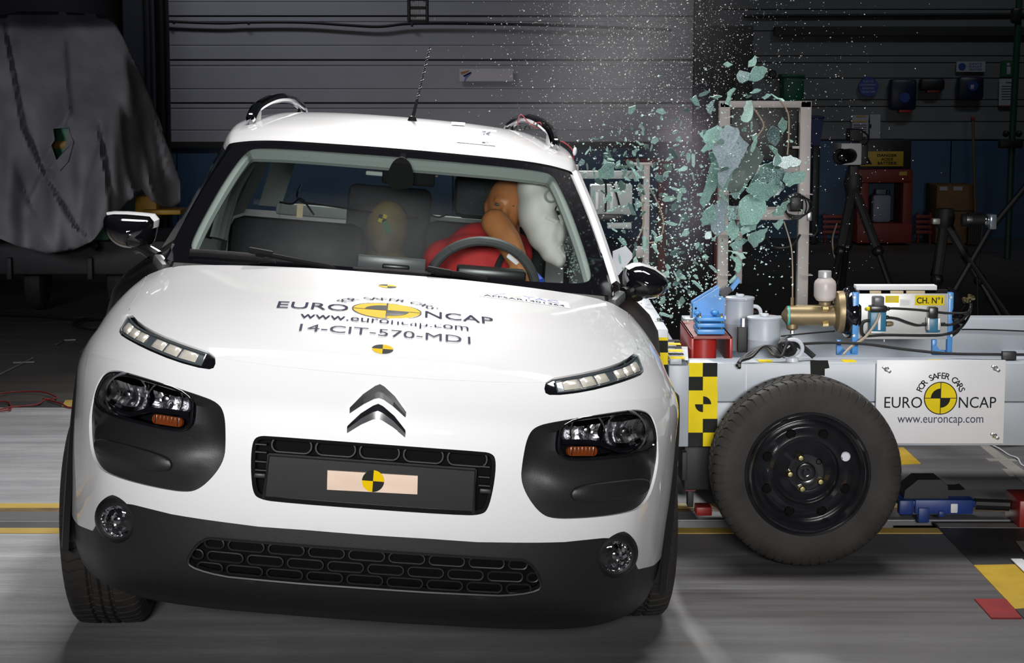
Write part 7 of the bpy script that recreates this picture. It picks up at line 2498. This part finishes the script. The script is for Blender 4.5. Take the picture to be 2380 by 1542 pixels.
A4 = lambda L: [(1560 + u / 5.14, v / 5.14) for u, v in L]
A6 = lambda L: [(1600 + u / 3.503, 260 + v / 3.503) for u, v in L]
BIG = [
    (A4([(625, 765), (670, 735), (735, 770), (680, 800)]), 'cracked_glass', 'small diamond shaped glass shard, leftmost of the topmost five'),
    (A4([(930, 730), (1000, 665), (1015, 700), (1000, 780), (925, 795)]), 'cracked_glass', 'topmost flying glass shard, upright above the pale frame'),
    (A4([(785, 900), (820, 845), (940, 880), (920, 950), (850, 985), (790, 940)]), 'cracked_glass_dark', 'dark speckled glass shard high above the pale steel frame'),
    (A4([(970, 850), (1010, 795), (1090, 795), (1140, 825), (1100, 920), (1000, 965), (945, 945)]), 'cracked_glass', 'larger pale green shard beside the dark speckled one'),
    (A4([(230, 1180), (290, 1145), (320, 1190), (345, 1265), (290, 1250)]), 'cracked_glass', 'green glass shard left of the frame top corner'),
    (A4([(460, 1155), (540, 1140), (600, 1155), (540, 1180)]), 'cracked_glass', 'thin lens shaped shard level with the frame top'),
    (A4([(420, 1290), (470, 1220), (525, 1190), (500, 1260), (480, 1360), (440, 1340)]), 'cracked_glass_dark', 'ragged speckled shard left of the left frame post'),
    (A4([(670, 1110), (740, 1055), (765, 1065), (710, 1150), (690, 1250), (665, 1240)]), 'cracked_glass', 'hooked green sliver over the left end of the frame top'),
    (A4([(940, 1105), (1030, 1060), (1070, 1070), (1060, 1085), (960, 1115)]), 'cracked_glass', 'thin slanting splinter above the middle of the frame top'),
    (A4([(1085, 1160), (1140, 1120), (1200, 1130), (1120, 1185)]), 'cracked_glass', 'short leaf shaped shard above the frame top bar'),
    (A4([(1200, 1120), (1350, 1200), (1340, 1212), (1230, 1150)]), 'glass_crumb', 'long thin splinter sloping down below the green bin'),
    (A4([(870, 1290), (900, 1215), (960, 1210), (975, 1290), (960, 1400), (910, 1450), (840, 1425)]), 'cracked_glass', 'tall dull green shard hanging across the frame top bar'),
    (A6([(205, 310), (300, 130), (395, 150), (410, 205), (480, 275), (400, 430), (330, 520), (290, 600), (250, 560), (250, 420)]), 'cracked_glass_pale', 'largest bluish grey shard of the broken window'),
    (A6([(95, 180), (230, 120), (280, 150), (200, 290), (130, 325), (105, 310), (150, 260)]), 'cracked_glass', 'ragged green shard left of the largest bluish one'),
    (A6([(315, 620), (360, 500), (520, 270), (600, 375), (540, 490), (410, 675)]), 'glass_smooth', 'smooth oblong shard with a bright lower end'),
    (A6([(350, 670), (410, 680), (470, 600), (390, 715)]), 'cracked_glass', 'small green corner below the bright oblong shard'),
    (A6([(510, 600), (540, 540), (600, 450), (700, 420), (760, 440), (690, 520), (680, 640), (640, 660), (520, 640)]), 'cracked_glass', 'broad glittering shard right of the bright oblong one'),
    (A6([(700, 430), (720, 330), (750, 380), (830, 355), (910, 400), (900, 430), (780, 460)]), 'cracked_glass_dark', 'wing shaped speckled shard by the right frame post'),
    (A6([(780, 560), (800, 500), (945, 490), (940, 560), (830, 605)]), 'cracked_glass', 'flat green shard touching the right frame post'),
    (A6([(430, 730), (490, 680), (560, 650), (610, 680), (630, 790), (560, 900), (440, 910), (420, 830)]), 'cracked_glass', 'big square green shard in the middle of the cluster'),
    (A6([(100, 730), (150, 560), (180, 440), (240, 410), (250, 470), (230, 600), (180, 700), (130, 770)]), 'cracked_glass', 'long hanging green shard on the left of the cluster'),
    (A6([(105, 880), (150, 800), (200, 760), (230, 840), (200, 900), (125, 925)]), 'cracked_glass', 'rounded green shard at the lower left of the cluster'),
    (A6([(200, 770), (280, 730), (310, 760), (290, 900), (290, 960), (240, 1000), (190, 950)]), 'cracked_glass_pale', 'greyish shard in front of the left frame post'),
    (A6([(300, 940), (360, 880), (410, 960), (400, 1010), (350, 1050)]), 'cracked_glass', 'green shard below the big square one'),
    (A6([(430, 960), (500, 920), (490, 980), (440, 1005)]), 'glass_crumb', 'small bright shard between the two lower green ones'),
    (A6([(500, 1000), (560, 980), (640, 950), (610, 1040), (540, 1100), (500, 1050)]), 'cracked_glass', 'rightmost shard of the lower tail of the cluster'),
    (A6([(340, 1080), (400, 1060), (440, 1040), (480, 1050), (420, 1110), (370, 1125)]), 'cracked_glass', 'jagged shard low in the tail above the long splinter'),
    (A6([(320, 1130), (440, 1150), (465, 1190), (430, 1200), (400, 1165)]), 'glass_crumb', 'level splinter with blunt end in the tail of shards'),
    (A6([(340, 1180), (400, 1190), (430, 1250), (400, 1310), (375, 1280), (385, 1230)]), 'cracked_glass', 'curved shard just above the blue latch bracket'),
    (A6([(330, 1380), (380, 1330), (385, 1360), (340, 1400)]), 'glass_crumb', 'lowest shard, touching the blue latch arm'),
    (A6([(690, 910), (760, 880), (770, 900), (730, 960)]), 'cracked_glass', 'small arrow shaped shard below the frame shelf'),
    (A6([(680, 820), (760, 750), (820, 720), (770, 840), (700, 850)]), 'cracked_glass', 'green shard in front of the shelf by the cable loop'),
    (A6([(645, 190), (690, 125), (745, 155), (745, 220), (705, 275), (660, 240)]), 'cracked_glass_dark', 'dark kite shaped shard inside the frame opening'),
    (A6([(740, 100), (770, 50), (805, 80), (800, 130), (765, 175)]), 'cracked_glass', 'upright oval shard inside the top right of the frame'),
    (A6([(655, 280), (680, 285), (720, 310), (750, 400), (700, 440), (705, 340)]), 'cracked_glass', 'curved green sliver below the dark kite shaped shard'),
    (A6([(690, 640), (740, 590), (790, 600), (750, 650), (700, 700)]), 'cracked_glass_dark', 'small speckled shard under the flat green one'),
    (A6([(480, 640), (560, 560), (640, 600), (690, 560), (720, 640), (640, 720), (560, 700)]), 'cracked_glass', 'glittering shard wedged between the broad and the square one'),
    (A6([(560, 560), (640, 480), (760, 470), (800, 520), (700, 600), (640, 600)]), 'cracked_glass_dark', 'speckled shard behind the broad glittering one'),
    (A6([(170, 340), (250, 320), (260, 430), (190, 440)]), 'cracked_glass', 'small green shard under the largest bluish one, left side'),
    (A6([(240, 420), (330, 470), (350, 520), (300, 640), (250, 610)]), 'cracked_glass', 'narrow green shard hanging below the largest bluish one'),
    (A6([(420, 900), (560, 880), (540, 960), (460, 990), (410, 960)]), 'cracked_glass', 'green shard joined under the big square one'),
    (A6([(310, 760), (380, 770), (400, 860), (330, 880)]), 'cracked_glass_dark', 'small dark shard in the gap left of the square one'),
    ([(1344, 382), (1352, 370), (1358, 374), (1357, 382), (1348, 386)], 'cracked_glass_dark', 'small rounded shard beside the red wire on the roof edge'),
    ([(1392, 398), (1412, 380), (1428, 384), (1426, 410), (1412, 416), (1395, 412)], 'cracked_glass', 'crumpled shard over the bar of the control rack'),
    ([(1466, 389), (1483, 402), (1492, 412), (1478, 412)], 'cracked_glass', 'pointed triangular shard left of the control frame post'),
    ([(1522, 414), (1530, 408), (1544, 416), (1540, 424), (1528, 422)], 'cracked_glass_dark', 'small speckled shard right of the control frame post'),
    ([(1437, 556), (1450, 555), (1456, 570), (1450, 571)], 'cracked_glass', 'triangular shard above the pale plastic sheet'),
]
srnd = random.Random(5)
for k, (poly, m_, lab) in enumerate(BIG):
    _cx, _cy = sum(p[0] for p in poly) / len(poly), sum(p[1] for p in poly) / len(poly)
    poly = [(_cx + (x - _cx) * 1.1, _cy + (y - _cy) * 1.1) for x, y in poly]
    # roughen the outline as tempered glass breaks: small steps along each side
    q = []
    n = len(poly)
    for i in range(n):
        a, b = Vector(poly[i]), Vector(poly[(i + 1) % n])
        L = (b - a).length
        nn = max(1, int(L / 7))
        nrm_ = Vector((-(b - a).y, (b - a).x)) / max(L, 1e-6)
        for j in range(nn):
            q.append(a.lerp(b, j / nn) + nrm_ * (srnd.uniform(-2.2, 2.2) if j else 0))
    cx_ = sum((p.x for p in q)) / len(q)
    cy_ = sum((p.y for p in q)) / len(q)
    Yc_ = 6.85 + srnd.uniform(-0.15, 0.35) if cx_ > 1560 else 7.0 + srnd.uniform(-0.2, 0.3)
    tx, tz = srnd.uniform(-0.9, 0.9), srnd.uniform(-0.9, 0.9)
    bow = srnd.uniform(-0.4, 0.4)
    c0 = at(cx_, cy_, Yc_)
    Fv, Bv = [], []
    for p in q:
        d0 = at(p.x, p.y, Yc_) - c0
        Y = Yc_ + tx * d0.x + tz * d0.z + bow * (d0.x ** 2 + d0.z ** 2) * 6
        w = at(p.x, p.y, Y)
        Fv.append(w)
    n = len(Fv)
    nf = Vector((-tx, 1, -tz)).normalized() * 0.004
    mb = MB()
    mb.add([c0 + Vector((0, 0, 0))] + Fv + [p + nf for p in Fv] + [c0 + nf], [(0, 1 + i, 1 + (i + 1) % n) for i in range(n)] + [(2 * n + 1, n + 1 + (i + 1) % n, n + 1 + i) for i in range(n)] + [(1 + i, n + 1 + i, n + 1 + (i + 1) % n, 1 + (i + 1) % n) for i in range(n)])
    o = mb.build('glass_shard', m_, None, smooth=None)
    c1 = Vector((c0.x, c0.y, min(p.z for p in Fv)))
    o.data.transform(Matrix.Translation(-c1))
    o.location = c1
    tag(o, lab, 'glass shard', 'large shards of the broken side window')

# smaller fragments: a dozen shapes reused, each fragment an object of its own
FR = []
ELONG = []
for k in range(14):
    n = srnd.randint(5, 7)
    el = srnd.uniform(1.0, 3.2)
    ELONG.append(el)
    mb = MB()
    pts2 = []
    for i in range(n):
        a = 2 * math.pi * (i + srnd.uniform(-0.3, 0.3)) / n
        r_ = srnd.uniform(0.75, 1.1)
        pts2.append((0.5 * r_ * math.cos(a) * el ** 0.5, 0.5 * r_ * math.sin(a) / el ** 0.5))
    mb.prism(pts2, Matrix.Rotation(R(90), 4, 'X') @ Matrix.Translation((0, 0, -0.11)), 0.22)
    me = mb.mesh('glass_fragment', None)
    me.materials.append(MATS['glass_crumb' if k % 3 else 'cracked_glass'])
    FR.append(me)


def pick_frag():
    u = srnd.random()
    if u < 0.50:
        return srnd.gauss(1540, 85), srnd.gauss(440, 95)
    if u < 0.66:
        return srnd.uniform(1350, 1500), srnd.gauss(410, 45)
    if u < 0.84:
        return srnd.gauss(1560, 60), srnd.gauss(650, 50)
    if u < 0.93:
        return srnd.gauss(1690, 60), srnd.gauss(430, 110)
    return srnd.uniform(1450, 1860), srnd.uniform(180, 330)


cnt = 0
while cnt < 300:
    px, py = pick_frag()
    if not (1345 < px < 1885 and 165 < py < 745) or px < 1345 + (py - 380) * 0.42:
        continue
    o = bpy.data.objects.new('glass_fragment', FR[srnd.randrange(14)])
    COL.objects.link(o)
    Y = srnd.uniform(6.5, 7.6) if px > 1500 else srnd.uniform(6.9, 7.6)
    o.location = at(px, py, Y)
    big = srnd.random() < 0.34
    s = (srnd.uniform(11, 24) if big else srnd.uniform(5, 12)) * Y / FPX
    o.scale = (s, s * 0.6, s)
    o.rotation_euler = (srnd.uniform(-0.7, 0.7), srnd.uniform(-3.1, 3.1), srnd.uniform(-0.7, 0.7))
    el_ = FR.index(o.data)
    shape = 'splinter' if ELONG[el_] > 2.0 else 'chip'
    size = 'larger' if big else 'tiny'
    if py > 600:
        where = 'above the right door mirror' if px < 1590 else 'near the blue latch bracket'
    elif px > 1660:
        where = 'among the large shards at the pale steel frame' if py > 300 else 'above the pale steel frame'
    elif px > 1515:
        where = 'between the control rack and the large shards' if py > 330 else 'high between the roof and the steel frame'
    else:
        where = 'in front of the grey control rack'
    tag(o, '%s turquoise glass %s flying %s' % (size, shape, where), 'glass fragment', '%s glass %ss %s' % (size, shape, where))
    cnt += 1

# the glittering crumbs and powder nobody could count
def specks(n, pick, rng, name, m, label, seed):
    r2 = random.Random(seed)
    V, F = [], []
    tet = np.array(((1, 1, 1), (-1, -1, 1), (-1, 1, -1), (1, -1, -1)), float) / 1.732
    for _ in range(n):
        px, py, Y = pick(r2)
        p = at(px, py, Y)
        s = r2.choice(rng) * r2.uniform(0.7, 1.3) * 0.5 * Y / FPX
        E_ = np.array(Euler((r2.uniform(0, 6), r2.uniform(0, 6), r2.uniform(0, 6))).to_matrix())
        o_ = len(V)
        for t in tet:
            V.append(tuple(np.array(p) + E_ @ (t * s * (1, 1, r2.uniform(0.7, 1.9)))))
        F += [(o_, o_ + 1, o_ + 2), (o_, o_ + 3, o_ + 1), (o_, o_ + 2, o_ + 3), (o_ + 1, o_ + 3, o_ + 2)]
    mb = MB()
    mb.v, mb.f = V, F
    o = mb.build(name, m, None, smooth=None, fix=False)
    return tag(o, label, 'glass crumbs' if 'crumb' in name else 'dust', None, 'stuff')


def pick_crumb(r2):
    while True:
        u = r2.random()
        if u < 0.55:
            px, py = r2.gauss(1570, 110), r2.gauss(480, 130)
        elif u < 0.8:
            px, py = r2.gauss(1560, 75), r2.gauss(660, 50)
        else:
            px, py = r2.gauss(1740, 75), r2.gauss(440, 110)
        if px > 1345 + (py - 380) * 0.42 and py < 760:
            return px, py, r2.uniform(6.4, 7.7)


mat('crumb_bright', (0.55, 0.76, 0.71), 0.3, coat=0.4)
mat('powder', (0.7, 0.69, 0.67), 0.6)
specks(1500, pick_crumb, (3, 4, 5, 7), 'glass_crumbs', 'crumb_bright', 'fine glittering glass crumbs around the flying shards', 3)


def pick_dust(r2):
    u = r2.random()
    if u < 0.52:
        px, py = r2.gauss(1490, 150), r2.gauss(60, 130)
    elif u < 0.9:
        px, py = r2.gauss(1580, 190), r2.gauss(260, 170)
    else:
        px, py = r2.uniform(1150, 2050), r2.uniform(-20, 640)
    return px, py, r2.uniform(6.8, 8.4)


specks(6500, pick_dust, (1.0, 1.2, 1.5, 1.8, 2.4, 3.2), 'dust_specks', 'powder', 'fine pale dust specks above and beside the car roof', 4)
# crumbs lying on the roof edge and sitting in the airbag fold
def pick_fold(r2):
    return r2.gauss(1335, 22), r2.gauss(610, 22), 7.45


specks(240, lambda r2: (r2.gauss(1338, 20), r2.gauss(605, 26), r2.uniform(6.95, 7.15)), (4, 5, 7), 'glass_crumbs', 'crumb_bright', 'glass crumbs caught behind the lower corner of the windscreen', 8)


# ================================================================== dust clouds
def cloud(name, blobs, density, col, label, noise_scale=2.2):
    """dust hanging in the air: soft edged bodies of scattering haze"""
    lo = np.min([np.array(c) - np.array(r_) for c, r_, _ in blobs], 0)
    hi = np.max([np.array(c) + np.array(r_) for c, r_, _ in blobs], 0)
    ctr_ = (lo + hi) / 2
    m = bpy.data.materials.new(name)
    m.use_nodes = True
    nt = m.node_tree
    nt.nodes.remove(nt.nodes['Principled BSDF'])
    out = nt.nodes['Material Output']
    vol = nt.nodes.new('ShaderNodeVolumeScatter')
    vol.inputs['Color'].default_value = (*col, 1)
    vol.inputs['Anisotropy'].default_value = 0.0
    tc = nt.nodes.new('ShaderNodeTexCoord')
    acc = None
    for c, r_, wt in blobs:
        mp = nt.nodes.new('ShaderNodeMapping')
        mp.vector_type = 'TEXTURE'
        mp.inputs['Location'].default_value = tuple(np.array(c) - ctr_)
        mp.inputs['Scale'].default_value = tuple(r_)
        nt.links.new(tc.outputs['Object'], mp.inputs[0])
        gr = nt.nodes.new('ShaderNodeTexGradient')
        gr.gradient_type = 'QUADRATIC_SPHERE'
        nt.links.new(mp.outputs[0], gr.inputs[0])
        mu = nt.nodes.new('ShaderNodeMath')
        mu.operation = 'MULTIPLY'
        mu.inputs[1].default_value = wt
        nt.links.new(gr.outputs['Fac'], mu.inputs[0])
        if acc is None:
            acc = mu.outputs[0]
        else:
            ad = nt.nodes.new('ShaderNodeMath')
            ad.operation = 'ADD'
            nt.links.new(acc, ad.inputs[0])
            nt.links.new(mu.outputs[0], ad.inputs[1])
            acc = ad.outputs[0]
    nz = nt.nodes.new('ShaderNodeTexNoise')
    nz.inputs['Scale'].default_value = noise_scale
    nz.inputs['Detail'].default_value = 3
    nt.links.new(tc.outputs['Object'], nz.inputs['Vector'])
    mr = nt.nodes.new('ShaderNodeMapRange')
    mr.inputs[1].default_value, mr.inputs[2].default_value = 0.32, 0.7
    mr.inputs[3].default_value, mr.inputs[4].default_value = 0.1, 1.6
    nt.links.new(nz.outputs['Fac'], mr.inputs[0])
    mm = nt.nodes.new('ShaderNodeMath')
    mm.operation = 'MULTIPLY'
    nt.links.new(acc, mm.inputs[0])
    nt.links.new(mr.outputs[0], mm.inputs[1])
    m2 = nt.nodes.new('ShaderNodeMath')
    m2.operation = 'MULTIPLY'
    m2.inputs[1].default_value = density
    nt.links.new(mm.outputs[0], m2.inputs[0])
    nt.links.new(m2.outputs[0], vol.inputs['Density'])
    nt.links.new(vol.outputs[0], out.inputs['Volume'])
    MATS[name] = m
    mb = MB().box((0, 0, 0), tuple(hi - lo))
    o = mb.build(name, m, None, smooth=None)
    o.location = tuple(ctr_)
    return tag(o, label, 'dust cloud', None, 'stuff')


def blob(px, py, Y, rx, ry, rd, w):
    c = at(px, py, Y)
    k = Y / FPX
    return (tuple(c), (rx * k, rd, ry * k), w)


cloud('dust_cloud', [blob(1440, 40, 7.6, 350, 280, 0.7, 1.0), blob(1380, 200, 7.6, 270, 220, 0.6, 1.0), blob(1560, 560, 7.7, 150, 180, 0.5, 0.5)],
      0.42, (0.93, 0.90, 0.95), 'pale dust cloud rising above the car roof and window')
cloud('violet_dust', [blob(1585, 340, 7.7, 120, 190, 0.5, 1.0), blob(1610, 500, 7.7, 90, 150, 0.45, 0.7)], 1.15, (0.92, 0.78, 0.96), 'violet tinged dust between control frame and largest shard', 3.0)
cabin = [(tuple(CAR_M @ Vector((-0.05, 2.32, 0.98))), (0.5, 0.5, 0.25), 1.0), (tuple(CAR_M @ Vector((-0.28, 2.0, 0.96))), (0.3, 0.3, 0.2), 0.8)]
cloud('cabin_haze', cabin, 3.2, (0.90, 0.80, 0.88), 'thin violet grey haze inside the car cabin', 4.0)
scene.cycles.volume_step_rate = 5.0
scene.cycles.volume_max_steps = 20
